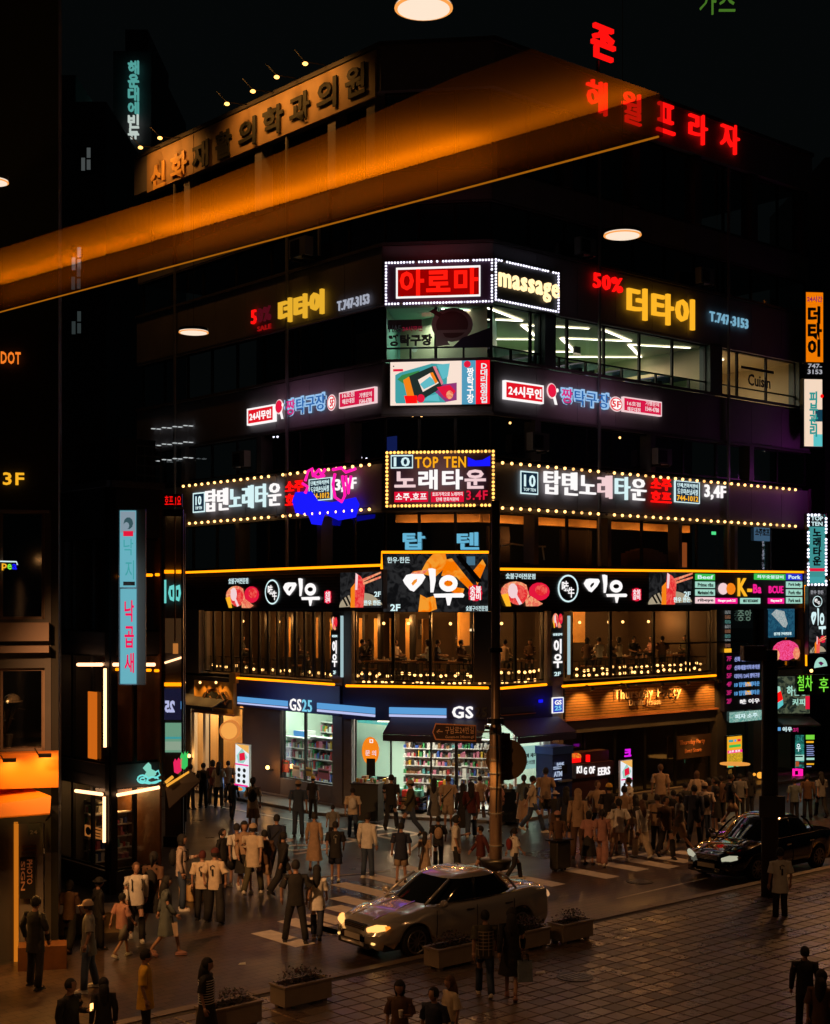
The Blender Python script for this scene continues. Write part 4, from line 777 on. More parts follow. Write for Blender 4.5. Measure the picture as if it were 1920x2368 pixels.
# -- blade signs stacked at the right end (facing the camera)
FB = Wall((17.2, 57.6), R(6))
def blade(name, label, x0, y0, x1, y1, face, cat='sign', o=.2):
    t = T(name, label, cat, FB, FB.u(x0), FB.z(x0, y1), 0); t.pb('sign_case', x0 - 2, y0 - 3, x1 + 2, y1 + 3, -.2, o - .005, M_FRAME); t.pb('light_face', x0, y0, x1, y1, o, o + .02, face); return t
FBW = FB.u
t = blade('blade_sign', 'orange vertical blade sign with black letters at the right building end', 1865, 676, 1904, 837, em('blade_orange', (.9, .20, .0), .95))
t.text('24시간', 1867, 685, 1902, 698, .24, em('dull_magenta', (.3, .005, .12), .8), .01, .02, each=False); t.text('더\n타\n이', 1868, 708, 1901, 825, .24, M_BLACK, .02, .05, each=False)
t.pb('panel', 1865, 840, 1904, 872, .19, .21, M_PANEL); t.text('747-\n3153', 1868, 841, 1902, 865, .22, em('pale_grey_letter', (.5, .5, .55), .8), .01, .02, each=False)
t = blade('blade_sign', 'cream and turquoise blade sign below the orange one', 1861, 877, 1902, 1032, em('cream_blade', (.95, .72, .55), .95))
t.text('피\n부\n관\n리', 1872, 905, 1892, 1010, .24, em('turq_letter', (.02, .32, .30), .9), .02, .04, each=False); t.art([(rc(.6, .45, 1, .63), em('petrol', (.01, .06, .10), .8)), (rc(.5, .82, 1, 1), em('aqua', (.12, .6, .62), .9)), (circ(.98, .25, .1, .03, 8), E_RED)], 1861, 877, 1902, 1032, .225)
BR.box('purple_wall', FR.u(1868), UR, 10.2, 11.7, .01, .08, mat('purple_panel', (.12, .03, .11), .6)); 
light('sign_light', 'POINT', FB.w(FB.u(1885), 1.0, FB.z(1885, 1100)), 40, (.7, .1, .7), None, shadow_soft_size=.2)
light('sign_light', 'POINT', FR.w(FR.u(1840), .9, FR.z(1840, 965)), 450, (.03, .25, 1), None, shadow_soft_size=.2)
t = blade('blade_sign', 'turquoise karaoke blade sign ringed by white bulbs', 1870, 1190, 1910, 1350, em('blade_teal', (.06, .35, .35), .8))
t.pb('cap', 1872, 1192, 1908, 1218, .22, .23, M_PANEL); t.text('TOP\nTEN', 1876, 1194, 1904, 1216, .24, E_COOL, .01, .02, each=False); t.text('노\n래\n타\n운', 1880, 1222, 1900, 1308, .24, M_BLACK, .02, .04, each=False)
t.pb('strip', 1872, 1314, 1908, 1321, .22, .23, E_DRED); t.pb('strip', 1872, 1334, 1908, 1347, .22, .23, E_TEAL)
frame_bulbs(t, FB, (1870, 1911), FB.z(1890, 1191, .26), FB.z(1890, 1352, .26), 6, 21, .26, E_BULBW, .055)
t = blade('blade_sign', 'black restaurant blade sign with white brush name below the bulb ringed one', 1872, 1358, 1912, 1512, E_DGREY)
ringemb(t, 1891, 1391, 11, 13, .23); iu(t, 1876, 1406, 1910, 1468, .24, E_COOL); t.art(GRILL, 1874, 1470, 1910, 1510, .24, 'grill_print'); t.text('한우 한돈', 1875, 1365, 1905, 1374, .24, em('pale_grey_letter'), .01, .01, each=False); t.art(SEAL, 1898, 1470, 1909, 1487, .26, 'seal')
t = T('round_sign', 'half round mint sign with a dark cube emblem under the blade signs', 'sign', FB, FB.u(1884), FB.z(1884, 1546), 0)
t.art([(circ(.5, 1, .5, 1, 16, 180, 360), E_MINT), ([(.3, .5), (.5, .38), (.72, .55), (.52, .8)], em('plum_print', (.12, .01, .08), .8))], 1883, 1520, 1914, 1545, .1, step=.01); t.pb('base', 1883, 1546, 1914, 1552, 0, .2, M_FRAME)
t = T('led_sign', 'green LED moving text sign at the right edge', 'sign', FB, FB.u(1845), FB.z(1845, 1605), .8)
t.pb('panel', 1843, 1560, 1935, 1607, .6, .8, M_PANEL); t.text('철차', 1845, 1562, 1879, 1598, .82, E_GREEN, .02, .0); t.text('후', 1895, 1567, 1916, 1600, .82, E_GREEN, .02, .0)
t = T('light_bulb', 'single warm bulb hanging where the amber tube ends', 'lamp', FB, FB.u(1866), FB.z(1866, 1550), .5); b = MB(); b.ball(t.L(FB.u(1866), .5, FB.z(1866, 1550)), .07, 8, 5); b.obj('bulb', E_BULB, t.e)
# -- signs inside and around the right end of the building
t = T('directory_sign', 'dark floor directory board with six lit rows of small lettering', 'sign', FR, FR.u(1680), FR.z(1680, 1640), .25)
t.pb('panel', 1676, 1508, 1762, 1642, .02, .25, M_NAVY)
EB = em('lilac_row_print', (.35, .42, .85), .8); rows = ['신화재활의학과의원', '신화재활의학과의원', '더타이 / 24시 짱탁구장', '10 탑텐노래타운', '10 탑텐노래타운', '味 이우']
for k, s in enumerate(rows):
    y = 1518 + 19.6 * k; t.text(('7F', '6F', '5F', '4F', '3F', '2F')[k], 1681, y, 1692, y + 11, .26, em('row_pink', (.6, .02, .18), .8), .01, .02, each=False)
    t.text(s, 1699 if k < 5 else 1712, y, 1757, y + 11, .26, EB if k < 3 else (E_LBLUE if k < 5 else E_WHITE), .01, .02, each=False)
    if k in (3, 4): t.pb('strip', 1724, y + 1, 1739, y + 10, .25, .255, E_YEL)
t = T('vertical_sign', 'column of tiny framed pictures ending in a yellow tag beside the dark window', 'sign', FR, FR.u(1678), FR.z(1678, 1515), .1)
for k, m in enumerate((E_COOL, E_FAT, E_MINT, E_PINKW, E_COOL, E_COOL, E_DGREY, E_COOL)): t.pb('picture', 1679, 1412 + 11 * k, 1690, 1420 + 11 * k, .1, .14, em('dim_tile_%d' % (k % 3), ((.3, .32, .32), (.3, .12, .06), (.1, .3, .27))[k % 3], .7, 30, (.02, .02, .02), False))
t.pb('tag', 1678, 1500, 1692, 1510, .1, .15, E_YEL)
t = T('window_sign', 'pale green brush characters on the dark second floor window, right', 'window sign', FR, FR.u(1695), FR.z(1695, 1435), -.1); t.text('중앙', 1706, 1410, 1738, 1436, -.1, em('dull_green_letter', (.12, .2, .15), .8), .01, .01)
t = T('picture_panel', 'blue lit panel picture of ribbed icy cloth above the red flower picture', 'sign', FR, FR.u(1780), FR.z(1780, 1475), .1)
t.pb('sign_case', 1780, 1408, 1838, 1474, .02, .12, em('night_blue_print', (.01, .06, .12), .8, 6, (.02, .12, .2), False)); t.art([([(.0, .2), (.2, .02), (.55, .1), (.7, .6), (.62, .75), (.5, .72), (.25, .45)], em('ice_print', (.25, .4, .42), .8, 14, (.6, .6, .6), False))], 1784, 1408, 1838, 1466, .125); t.text('압구정 구이전문점', 1790, 1462, 1830, 1469, .14, E_COOL, .01, .02, each=False)
t = T('picture_panel', 'panel picture of crimson meat slices on a rack', 'sign', FR, FR.u(1780), FR.z(1780, 1530), .1)
t.pb('sign_case', 1783, 1480, 1852, 1529, .02, .11, M_PANEL); t.art([(circ(.5, .5, .45, .45, 14), em('crimson_slices', (.85, .01, .08), .9, 14, (1, .12, .4), False)), (circ(.15, .7, .14, .28, 10), E_FAT), (circ(.85, .65, .12, .28, 10), E_FAT), (circ(.55, .35, .25, .3, 10), em('crimson_slices'))], 1783, 1478, 1852, 1530, .115)
t = T('window_sign', 'blue tinted banner with dark lettering inside the third floor window', 'window sign', FR, FR.u(1745), FR.z(1745, 1250), -.1); t.pb('banner', 1745, 1212, 1781, 1251, -.12, -.1, em('steel_banner', (.06, .13, .22), .7)); t.text('소주호프', 1747, 1222, 1780, 1240, -.09, M_BLACK, .01, .03, each=False)
t = T('menu_sign', 'lit green and white lettered panel just above the directory doorway', 'sign', FR, FR.u(1690), FR.z(1690, 1670), .05); t.pb('light_face', 1691, 1645, 1762, 1668, .02, .1, em('sea_green_panel', (.10, .35, .30), .8, 10, (.4, .6, .52), False)); t.text('피자 소주', 1700, 1650, 1752, 1661, .11, E_COOL, .01, .02, each=False)
t = T('cafe_sign', 'dark coffee shop light box with pale green lettering and a red seal', 'sign', FB, FB.u(1784), FB.z(1784, 1650), .6)
t.pb('sign_case', 1784, 1565, 1873, 1650, .3, .6, em('leafy_dark_print', (.012, .02, .016), .8, 4, (.10, .12, .07), False)); t.text('하삼동', 1820, 1586, 1866, 1609, .62, E_MINT, .02, .03); t.text('커피', 1833, 1616, 1862, 1632, .62, E_MINT, .02, .03); t.pb('seal', 1864, 1610, 1873, 1640, .6, .63, E_DRED)
t = T('projecting_sign', 'tilted cup shaped sign, pale top and bottom with a red band', 'sign', FB, FB.u(1785), FB.z(1785, 1642), 1.0)
for pts, m in (([(.0, .22), (.72, 0), (.78, .18), (.02, .42)], E_MINT), ([(.02, .42), (.78, .18), (.97, .55), (.3, .75)], E_RED), ([(.3, .75), (.97, .55), (1, .78), (.45, 1)], em('aqua'))):
    u0, u1, z0, z1 = t.rect(1785, 1588, 1812, 1642, .9); b = MB(); fr = [t.L(u0 + p[0] * (u1 - u0), .9, z1 - p[1] * (z1 - z0)) for p in pts]; bk = [Vector(p) + Vector((0, .25, 0)) for p in fr]
    n = len(pts); b.add(fr + [tuple(p) for p in bk], [tuple(range(n)), tuple(reversed(range(n, 2 * n)))] + [(k, k + n, (k + 1) % n + n, (k + 1) % n) for k in range(n)]); b.obj('band', m, t.e)
t = awning(FB, FB.u(1786), FB.u(1870), FB.z(1830, 1658, .3), FB.z(1830, 1676, 1.2), 1.3, 'grey canopy below the coffee sign', M_GREYMETAL, .06)
t = T('shop_sign', 'small dark strip of white and pink lettering under the grey canopy', 'sign', FB, FB.u(1792), FB.z(1792, 1696), .9); t.pb('panel', 1792, 1678, 1862, 1697, .7, .9, M_PANEL); t.text('이우', 1810, 1681, 1832, 1692, .92, E_COOL, .02, .03); t.text('고기', 1834, 1683, 1846, 1693, .92, em('row_pink'), .02, .03, each=False); t.pb('badge', 1798, 1682, 1806, 1690, .9, .92, E_LBLUE)
t = blade('price_board', 'turquoise and white vertical price board under the canopy', 1840, 1700, 1860, 1776, em('teal_board_print', (.03, .30, .25), .8, 5, (.01, .08, .07), False)); t.art([(rc(0, .6, 1, .78), E_MINT), (rc(0, .63, .85, .67), M_BLACK), (rc(0, .82, 1, .9), E_DGREY), (rc(0, .8, .4, .95), em('dull_orange_print', (.5, .1, .03), .8))], 1840, 1700, 1860, 1776, .225); t.text('우', 1842, 1720, 1852, 1738, .25, E_COOL, .01, .03)
t = blade('price_board', 'black price board with lime header and blue rows at the right', 1864, 1698, 1884, 1778, M_PANEL)
t.art([(rc(0, .02, 1, .15), em('lime_box', (.2, .75, .05), .9)), (rc(.05, .2, .9, .25), E_YEL), *[(rc(.08, .32 + .055 * k, .85 + .1 * (k % 2), .34 + .055 * k), EB) for k in range(6)], (rc(.05, .68, .95, .74), E_MINT), (rc(.05, .84, .9, .88), E_YEL), (rc(.05, .92, .6, .94), EB)], 1864, 1698, 1884, 1778, .225)
t = T('banner_stand', 'yellow lit menu board with a magenta stripe and mint foot in the right doorway', 'sign', FR, FR.u(1682), .1, .6); 
u0, u1, z0, z1 = t.rect(1682, 1703, 1716, 1773, .8); t.box('sign_case', u0 - .03, u1 + .03, z0 - .05, z1 + .04, .7, .79, M_FRAME)
t.art([(rc(0, 0, 1, 1), em('yellow_board', (1, .45, .02), .9)), (rc(.1, .1, .4, .18), E_TEAL), (rc(.48, .1, .6, .18), E_LBLUE), (rc(.68, .1, .9, .18), E_DRED), (rc(.1, .27, .9, .36), em('leaf_box')), (rc(0, .45, 1, .54), E_MAG), (rc(0, .55, 1, .85), em('olive_board', (.4, .26, .02), .8, 12, (.9, .5, .02), False)), (rc(0, .87, 1, 1), em('mint_foot', (.15, .6, .3), .9))], 1682, 1703, 1716, 1773, .8); t.text('소주 호프', 1686, 1735, 1712, 1740, .83, E_WHITE, .01, .02, each=False)
t.box('post', (u0 + u1) / 2 - .05, (u0 + u1) / 2 + .05, .0, z0 - .05, .72, .77, M_FRAME)
t = T('neon_sign', 'pink neon outline sign low at the right edge of the street', 'neon sign', FB, FB.u(1838), FB.z(1838, 1835), .3)
t.tubes('neon_tube', [[(1840, 1780), (1855, 1780), (1855, 1808), (1843, 1812), (1840, 1828), (1848, 1830)], [(1840, 1795), (1854, 1794)], [(1836, 1778), (1836, 1805)], [(1849, 1780), (1850, 1805)]], .05, em('magenta_neon'), .35); t.tubes('post', [[(1846, 1830), (1846, 1850)]], .03, M_FRAME, .3)
light('sign_light', 'POINT', FB.w(FB.u(1830), .8, FB.z(1830, 1815)), 10, (.9, .05, .7), None, shadow_soft_size=.1)
t = T('neon_sign', 'blue violet glowing inflatable arch piece beside the pink neon', 'neon sign', FB, FB.u(1818), FB.z(1818, 1845), .4)
t.tubes('neon_tube', [[(1814, 1842), (1814, 1815), (1822, 1808), (1826, 1818)]], .13, em('violet_glow', (.05, .02, .6), .7), .5)
t = T('light_lantern', 'two round orange lanterns by the right doorway', 'lantern', FR, FR.u(1750), FR.z(1750, 1790), .5)
for x, y, r_ in ((1745, 1791, .06), (1758, 1793, .13)): b = MB(); b.ball(t.L(FR.u(x, .5), .5, FR.z(x, y, .5)), r_, 10, 7); b.obj('globe', em('lantern_orange', (1, .38, .04), 1.2), t.e)
t = T('tasting_table', 'round bar table with a glowing top outside the pub', 'table', FR, FR.u(1700, 1.5), 0, 1.5)
b = MB(); c_ = t.L(FR.u(1700, 1.5), 1.5, 1.02); b.ring(c_, .55, .04, 20); b.obj('table_top', em('amber_table_top', (.9, .35, .06), .9), t.e); b = MB(); b.tube([t.L(FR.u(1700, 1.5), 1.5, .12), t.L(FR.u(1700, 1.5), 1.5, 1.0)], .05, 8); b.obj('pedestal', M_FRAME, t.e)  # glow set into the table top itself, no lamp beneath the rim
# -- objects at the foot of the right front
t = T('cash_machine', 'tall navy cash machine kiosk with white lettering beside the corner window', 'cash machine', FR, FR.u(1275, 1.2), 0, .9)
u0 = FR.u(1278, 1.1); t.box('cabinet', u0, u0 + .95, .12, 2.0, .35, 1.1, mat('kiosk_navy', (.012, .025, .13), .35, coat=.3)); t.box('head_panel', u0 - .03, u0 + .98, 2.0, 2.25, .33, 1.14, mat('kiosk_blue', (.02, .06, .3), .4)); t.box('screen', u0 + .3, u0 + .7, 1.35, 1.65, 1.1, 1.12, M_FRAME); t.box('keypad_shelf', u0 + .25, u0 + .75, 1.1, 1.15, 1.1, 1.3, M_GREYMETAL); t.box('foot', u0, u0 + .95, .0, .12, .3, 1.12, M_WHITE)
S_ = BT(Wall(FR.w(u0, 1.1, 0)[:2], AR - R(90)), t.e)
t.text('BANK', 1288, 1763, 1305, 1770, 1.15, em('kiosk_letter', (.5, .6, .8), .8), .01, .02, each=False)
t.text('ATM', 1281, 1784, 1300, 1796, 1.13, em('kiosk_letter'), .01, .03, each=False)
for y in (1773, 1777, 1801): t.pb('strip', 1281, y, 1299, y + 2, 1.1, 1.12, em('kiosk_letter'))
t = T('beer_sign', 'white king of beers lettering over a dark kiosk, two letters failing', 'sign', FR, FR.u(1334, .8), FR.z(1334, 1800, .8), .8)
t.pb('panel', 1332, 1764, 1420, 1796, .6, .8, mat('dark_red_board', (.05, .015, .012), .5)); t.text('KI', 1334, 1772, 1345, 1788, .82, E_WHITE, .03, .04); t.text('G OF', 1350, 1773, 1375, 1790, .82, E_WHITE, .03, .04); t.text('B', 1377, 1774, 1382, 1791, .82, mat('unlit_letter'), .03, .02); t.text('EERS', 1383, 1774, 1410, 1792, .82, E_WHITE, .03, .04)
t.art([(circ(.5, .5, .5, .5, 12), em('burger_print', (.9, .3, .02), .9, 10, (.8, .02, .01), False)), (rc(.25, .6, .95, 1.1), E_RED)], 1315, 1741, 1345, 1762, .85); t.pb('red_lamp', 1360, 1746, 1365, 1762, .7, .8, E_RED); t.box('cabinet', t.u0, t.u0 + 1.9, .1, 1.9, .1, .58, mat('dark_red_board'))
t = T('menu_banner', 'tall white lit food menu banner standing by the pub front', 'banner', FR, FR.u(1437, 1.2), 0, 1.2)
def menu(t, x0, y0, x1, y1, o, W):
    u0, u1, z0, z1 = t.rect(x0, y0, x1, y1, o); t.box('banner_case', u0 - .02, u1 + .02, .05, z1 + .02, o - .08, o - .01, M_WHITE)
    BK = em('black_print', (.02, .02, .02), .5)
    t.art([(rc(0, 0, 1, 1), em('menu_white', (.80, .85, .9), 1)), ([(0, 0), (1, 0), (1, .18)], em('menu_amber', (.95, .5, .12), .9)), ([(.1, .25), (.5, .08), (.92, .26), (.6, .4), (.2, .4)], em('menu_mint', (.35, .7, .6), .9)), ([(.3, .2), (.7, .16), (.75, .32), (.32, .36)], E_DRED), (rc(0, .42, 1, .45), E_MAG), *[(circ(.3 + .4 * (k % 2), .55 + .12 * (k // 2), .12, .045, 8), BK) for k in range(6)], (rc(0, .86, 1, .9), E_MAG), ([(0, .9), (1, .9), (1, 1), (0, 1)], em('menu_cyan', (.15, .5, .7), .8)), (circ(.4, .96, .25, .04, 8), E_ORANGE)], x0, y0, x1, y1, o)
menu(t, 1436, 1759, 1462, 1858, 1.2, FR)
t = T('menu_banner', 'tall white lit food menu banner standing left of the store by a dark brick wall', 'banner', FL2, FL2.u(546, 1.2), 0, 1.2); menu(t, 545, 1722, 576, 1829, 1.2, FL2); light('sign_light', 'AREA', t.L(FL2.u(560), 1.6, 1.3), 5, (.9, .85, .9), t.e, size=.8, rot=(R(90), 0, 0))
t = T('neon_sign', 'small magenta numeral glowing above the white menu banner', 'neon sign', FR, FR.u(1443, 1), FR.z(1443, 1750, 1), 1); t.text('크', 1444, 1732, 1459, 1750, 1.0, em('violet_letter', (.75, .01, .8), 1), .03, .05); t.tubes('cable', [[(1451, 1700), (1451, 1732)]], .01, M_FRAME, 1.0)
# ---------------------------------------------------------------- left end of the front: stairway shop
t = T('billboard', 'amber lit billboard of a dark tangled sculpture above the left entrance', 'billboard', FL2, FL2.u(450), FL2.z(450, 1655), .2)
t.pb('panel', 449, 1576, 540, 1652, .02, .3, mat('ochre_board', (.62, .30, .05), .5, noise=3, amt=.3)); t.art([(rc(0, .5, 1, .8), mat('umber_print', (.05, .03, .02), .7)), *[(circ(.3 + .09 * k, .5 + .06 * math.sin(k * 2), .1, .2, 9), M_BLACK) for k in range(6)]], 452, 1580, 537, 1650, .31)
t.tubes('wire_sculpture', [[(470, 1618), (480, 1596), (500, 1592), (512, 1606), (520, 1600), (528, 1616), (520, 1628), (505, 1622), (492, 1632), (478, 1624), (470, 1618)], [(485, 1610), (495, 1625), (510, 1605), (522, 1630)]], .03, M_WOOD, .36)
for i, x in enumerate((458, 494, 531)):
    light('lamp_light', 'SPOT', t.L(FL2.u(x), .8, FL2.z(x, 1572)), 45, (1, .5, .12), t.e, spot_size=R(100), spot_blend=.8, shadow_soft_size=.03, rot=(R(25), 0, 0)); b = MB(); b.ball(t.L(FL2.u(x), .6, FL2.z(x, 1577)), .05, 8, 5); b.obj('lamp', E_BULB, t.e)
t.pb('ledge', 442, 1648, 540, 1652, .3, .4, mat('copper_ledge')); t.pb('upright', 530, 1556, 545, 1580, .1, .3, mat('ochre_board'))
BL2.box('fascia', -16, -8.95, 3.2, 4.2, -.2, .02, M_WALL2); BL2.box('shop_wall', -16, FL2.u(440), .16, 3.19, -.3, -.02, M_WALL2)
room(BL2, FL2.u(438), FL2.u(556), .17, 3.3, 3.2, mat('ochre_shop_wall', (.55, .36, .16), .6, noise=2, amt=.2), M_WHITE, M_WOOD)
for x in (462, 500, 530): light('shop_light', 'POINT', BL2.L(FL2.u(x), -1.3, 2.8), 60, (1, .62, .28), bld, shadow_soft_size=.15)
windows(BL2, upx(FL2, 440, 474, 500, 555), .16, 3.1, M_GLASS)
for x0, x1, m in ((446, 452, M_WHITE), (472, 478, M_WHITE), (508, 512, M_FRAME)): BL2.box('door_jamb', FL2.u(x0), FL2.u(x1), .16, 2.9, -.1, .05, m)
t = awning(FL2, FL2.u(432), FL2.u(538), 3.5, 3.15, .9, 'dark awning over the left entrance under the amber billboard', M_WALL2, .12)
t = T('round_lamp_sign', 'glowing orange drum shaped sign on a bracket at the left entrance', 'sign', FL2, FL2.u(525, 1.1), FL2.z(525, 1715, 1.1), 1.0)
c_ = Vector(t.L(FL2.u(530, 1.1), 1.1, FL2.z(530, 1690, 1.1))); b = MB(); b.tube([c_, c_ + Vector((-.30, .28, 0))], .36, 20); b.obj('drum', em('drum_orange', (.75, .25, .05), .85), t.e); b = MB(); b.tube([c_ + Vector((.012, -.012, 0)), c_ + Vector((.016, -.016, 0))], .30, 20); b.obj('drum_face', em('drum_amber', (.95, .40, .08), .95), t.e)
b = MB(); b.tube([t.L(FL2.u(512), .0, t.L(0, 0, 0)[2] * 0 + FL2.z(512, 1690)), c_ + Vector((-.2, .3, 0))], .03, 5); b.obj('bracket', M_FRAME, t.e)
for i, (x, y, s) in enumerate(((437, 1748, 'beside the left entrance door'), (619, 1775, 'on the wall left of the store window'), (507, 1777, 'low under the mannequins'))):
    t = T('wall_lamp', 'small glowing amber wall lamp ' + s, 'wall lamp', FL2, FL2.u(x, .2), FL2.z(x, y, .2), .0); b = MB(); b.ball(t.L(FL2.u(x, .2), .2, FL2.z(x, y, .2)), .075, 8, 6); b.obj('bulb', em('lamp_amber', (1, .5, .15), 5), t.e); t.pb('bracket', x - 3, y + 4, x + 3, y + 7, 0, .18, M_FRAME); light('lamp_light', 'POINT', t.L(FL2.u(x, .35), .35, FL2.z(x, y, .2)), 10, (1, .42, .1), t.e, shadow_soft_size=.08)
t = T('drinks_counter', 'low blue lit glass counter with bottles outside the left entrance', 'counter', FL2, FL2.u(470, 1.5), 0, 1.5)
u0, u1, z0, z1 = t.rect(474, 1792, 526, 1820, 1.8); t.box('light_face', u0, u1, z0, z1, 1.7, 1.8, em('counter_blue', (.10, .18, .42), .8, 5, (.25, .35, .55), False)); t.box('ledge', u0 - .1, u1 + .1, z0 - .06, z0, 1.5, 1.95, M_WHITE)
for u in (u0, u1 - .08): t.box('leg', u, u + .08, 0, z0 - .06, 1.6, 1.7, M_WOOD)
for k in range(5): b = MB(); b.tube([t.L(u0 + .1 + k * .18, 1.85, z0), t.L(u0 + .1 + k * .18, 1.85, z0 + .22), t.L(u0 + .1 + k * .18, 1.85, z0 + .32)], [.035, .035, .012], 7); b.obj('bottle', mat('bottle_glass', (.04, .06, .1), .2), t.e)
# ================================================================ streets and plaza
M_ASPH = mat('worn_asphalt', (.040, .039, .042), .33, noise=.9, amt=.5, bump=.5)
def ground_mat(name, c1, c2, mortar, bw, bh, ang, rough=.30):
    m = bpy.data.materials.new(name); m.use_nodes = True; nt = m.node_tree; p = nt.nodes['Principled BSDF']
    tc = nt.nodes.new('ShaderNodeTexCoord'); mp = nt.nodes.new('ShaderNodeMapping'); br = nt.nodes.new('ShaderNodeTexBrick'); n = nt.nodes.new('ShaderNodeTexNoise')
    mp.inputs['Rotation'].default_value = (0, 0, ang); br.inputs['Scale'].default_value = 1; br.inputs['Brick Width'].default_value = bw; br.inputs['Row Height'].default_value = bh; br.inputs['Mortar Size'].default_value = .012
    br.inputs['Color1'].default_value = (*c1, 1); br.inputs['Color2'].default_value = (*c2, 1); br.inputs['Mortar'].default_value = (*mortar, 1)
    n.inputs['Scale'].default_value = .6; n.inputs['Detail'].default_value = 6
    nt.links.new(tc.outputs['Object'], mp.inputs[0]); nt.links.new(mp.outputs[0], br.inputs['Vector']); nt.links.new(tc.outputs['Object'], n.inputs['Vector'])
    mx = nt.nodes.new('ShaderNodeMix'); mx.data_type = 'RGBA'; mx.blend_type = 'MULTIPLY'; mx.inputs[0].default_value = .7
    nt.links.new(br.outputs['Color'], mx.inputs['A']); nt.links.new(n.outputs['Fac'], mx.inputs['B']); nt.links.new(mx.outputs['Result'], p.inputs['Base Color'])
    mr = nt.nodes.new('ShaderNodeMapRange'); mr.inputs['To Min'].default_value = rough - .12; mr.inputs['To Max'].default_value = rough + .25; nt.links.new(n.outputs['Fac'], mr.inputs[0]); nt.links.new(mr.outputs[0], p.inputs['Roughness'])
    b = nt.nodes.new('ShaderNodeBump'); b.inputs['Strength'].default_value = .5; b.inputs['Distance'].default_value = .01; nt.links.new(br.outputs['Fac'], b.inputs['Height']); b.invert = True; nt.links.new(b.outputs[0], p.inputs['Normal'])
    return m
def flat(name, pts, z, m, parent=None, kind='structure'):
    b = MB(); b.poly([(p[0], p[1], z) for p in pts]); o = b.obj(name, m, parent)
    if kind: o['kind'] = kind
    return o
flat('ground', [(-250, -60), (250, -60), (250, 400), (-250, 400)], 0, M_ASPH)
G = Wall((3.88, 31.1), AR)                        # kerb line frame: u to the right and away, o towards the camera
def gp(px, py, z=0): Y = FP * (CZ - z) / (py - HY); return ((px - HX) / FP * Y, Y)
def guo(px, py): p = Vector(gp(px, py)) - G.P; return p.dot(G.d), p.dot(G.n)
def gq(name, u0, u1, o0, o1, z, m, kind=None, parent=None): return flat(name, [G.w(u0, o1, 0)[:2], G.w(u1, o1, 0)[:2], G.w(u1, o0, 0)[:2], G.w(u0, o0, 0)[:2]], z, m, parent, kind)
M_PAVE = ground_mat('street_paver', (.16, .10, .075), (.11, .075, .06), (.04, .03, .028), .42, .21, -AR)
gq('road', -22, 40, -5.2, -.12, .004, M_PAVE, 'structure')
mk = MB(); M_PAINT = mat('worn_road_paint', (.72, .66, .58), .6, noise=5, amt=.35)
# crossing stripes: bars along the left street, set out along the kerb direction
stripes = [(763, 2047, 2.0), (760, 2079, 1.6), (748, 2101, 1.6), (640, 2132, 1.8), (832, 2028, 1.6), (700, 2142, 1.5), (905, 2006, 1.6), (700, 2118, 1.2), (1270, 2008, 2.0), (1340, 1992, 2.0), (1405, 1985, 2.1), (1436, 1972, 2.2), (1550, 1972, 1.2), (985, 2030, 1.4), (1080, 2000, 1.6), (1170, 2030, 1.6), (580, 2160, 1.6)]
cross = empty('zebra_crossing', (*G.w(-4, -4, 0)[:2], 0), 0); cross['kind'] = 'structure'
for x, y, ln in stripes:
    p = Vector(gp(x, y)); d = Vector((.655, -.755)); e = Vector((.75, .662)) * .52; b = MB()
    b.poly([(*(q - Vector(cross.location[:2])), .009) for q in (p, p + d * ln, p + d * ln + e, p + e)]); b.obj('stripe', M_PAINT, cross)
for nm, a, c, w_ in (('stop_line', (655, 2038), (905, 2016), .12), ('road_line', (453, 1858), (709, 1903), .10), ('road_line', (1430, 2080), (1640, 2032), .08), ('road_line', (930, 1985), (1010, 1925), .12)):
    p, q = Vector(gp(*a)), Vector(gp(*c)); n = (q - p).normalized(); n = Vector((-n.y, n.x)) * w_; flat(nm, [p, q, q + n, p + n], .013, M_PAINT)
# painted lettering and ladder marking on the side road
b = MB(); E0 = Vector(gp(700, 1968)); dx = Vector((.75, .662)); dy = Vector((-.655, .755))
def stroke(p, q, w_=.09):
    a = E0 + dx * p[0] + dy * p[1]; c = E0 + dx * q[0] + dy * q[1]; n = (c - a).normalized(); n = Vector((-n.y, n.x)) * w_
    b.poly([(a.x - n.x, a.y - n.y, 0), (c.x - n.x, c.y - n.y, 0), (c.x + n.x, c.y + n.y, 0), (a.x + n.x, a.y + n.y, 0)])
for cx, cy, r_ in ((.2, .5, .45), (.5, 1.9, .4)):
    c = circ(cx, cy, r_, r_ * .9, 12); [stroke(c[k], c[(k + 1) % 12]) for k in range(12)]
for p, q in (((-.6, 1.2), (.3, 1.3)), ((-.5, -.3), (1.1, -.2)), ((1.2, .2), (1.3, 1.4)), ((1.0, .8), (1.9, .9)), ((1.5, 1.8), (2.6, 1.9)), ((3.2, -.4), (3.3, 2.4)), ((4.4, -.5), (4.5, 2.3)), ((3.2, -.1), (4.4, .0)), ((3.2, .7), (4.4, .7)), ((3.2, 1.4), (4.4, 1.5)), ((3.3, 2.3), (4.5, 2.3)), ((2.2, -.3), (2.3, .9)), ((1.8, .3), (2.9, .4))): stroke(p, q)
v = [(p[0], p[1], .004) for p in b.v]; b.v = [(p[0], p[1], .007) for p in b.v]; tag(b.obj('road_lettering', M_PAINT), kind='structure')
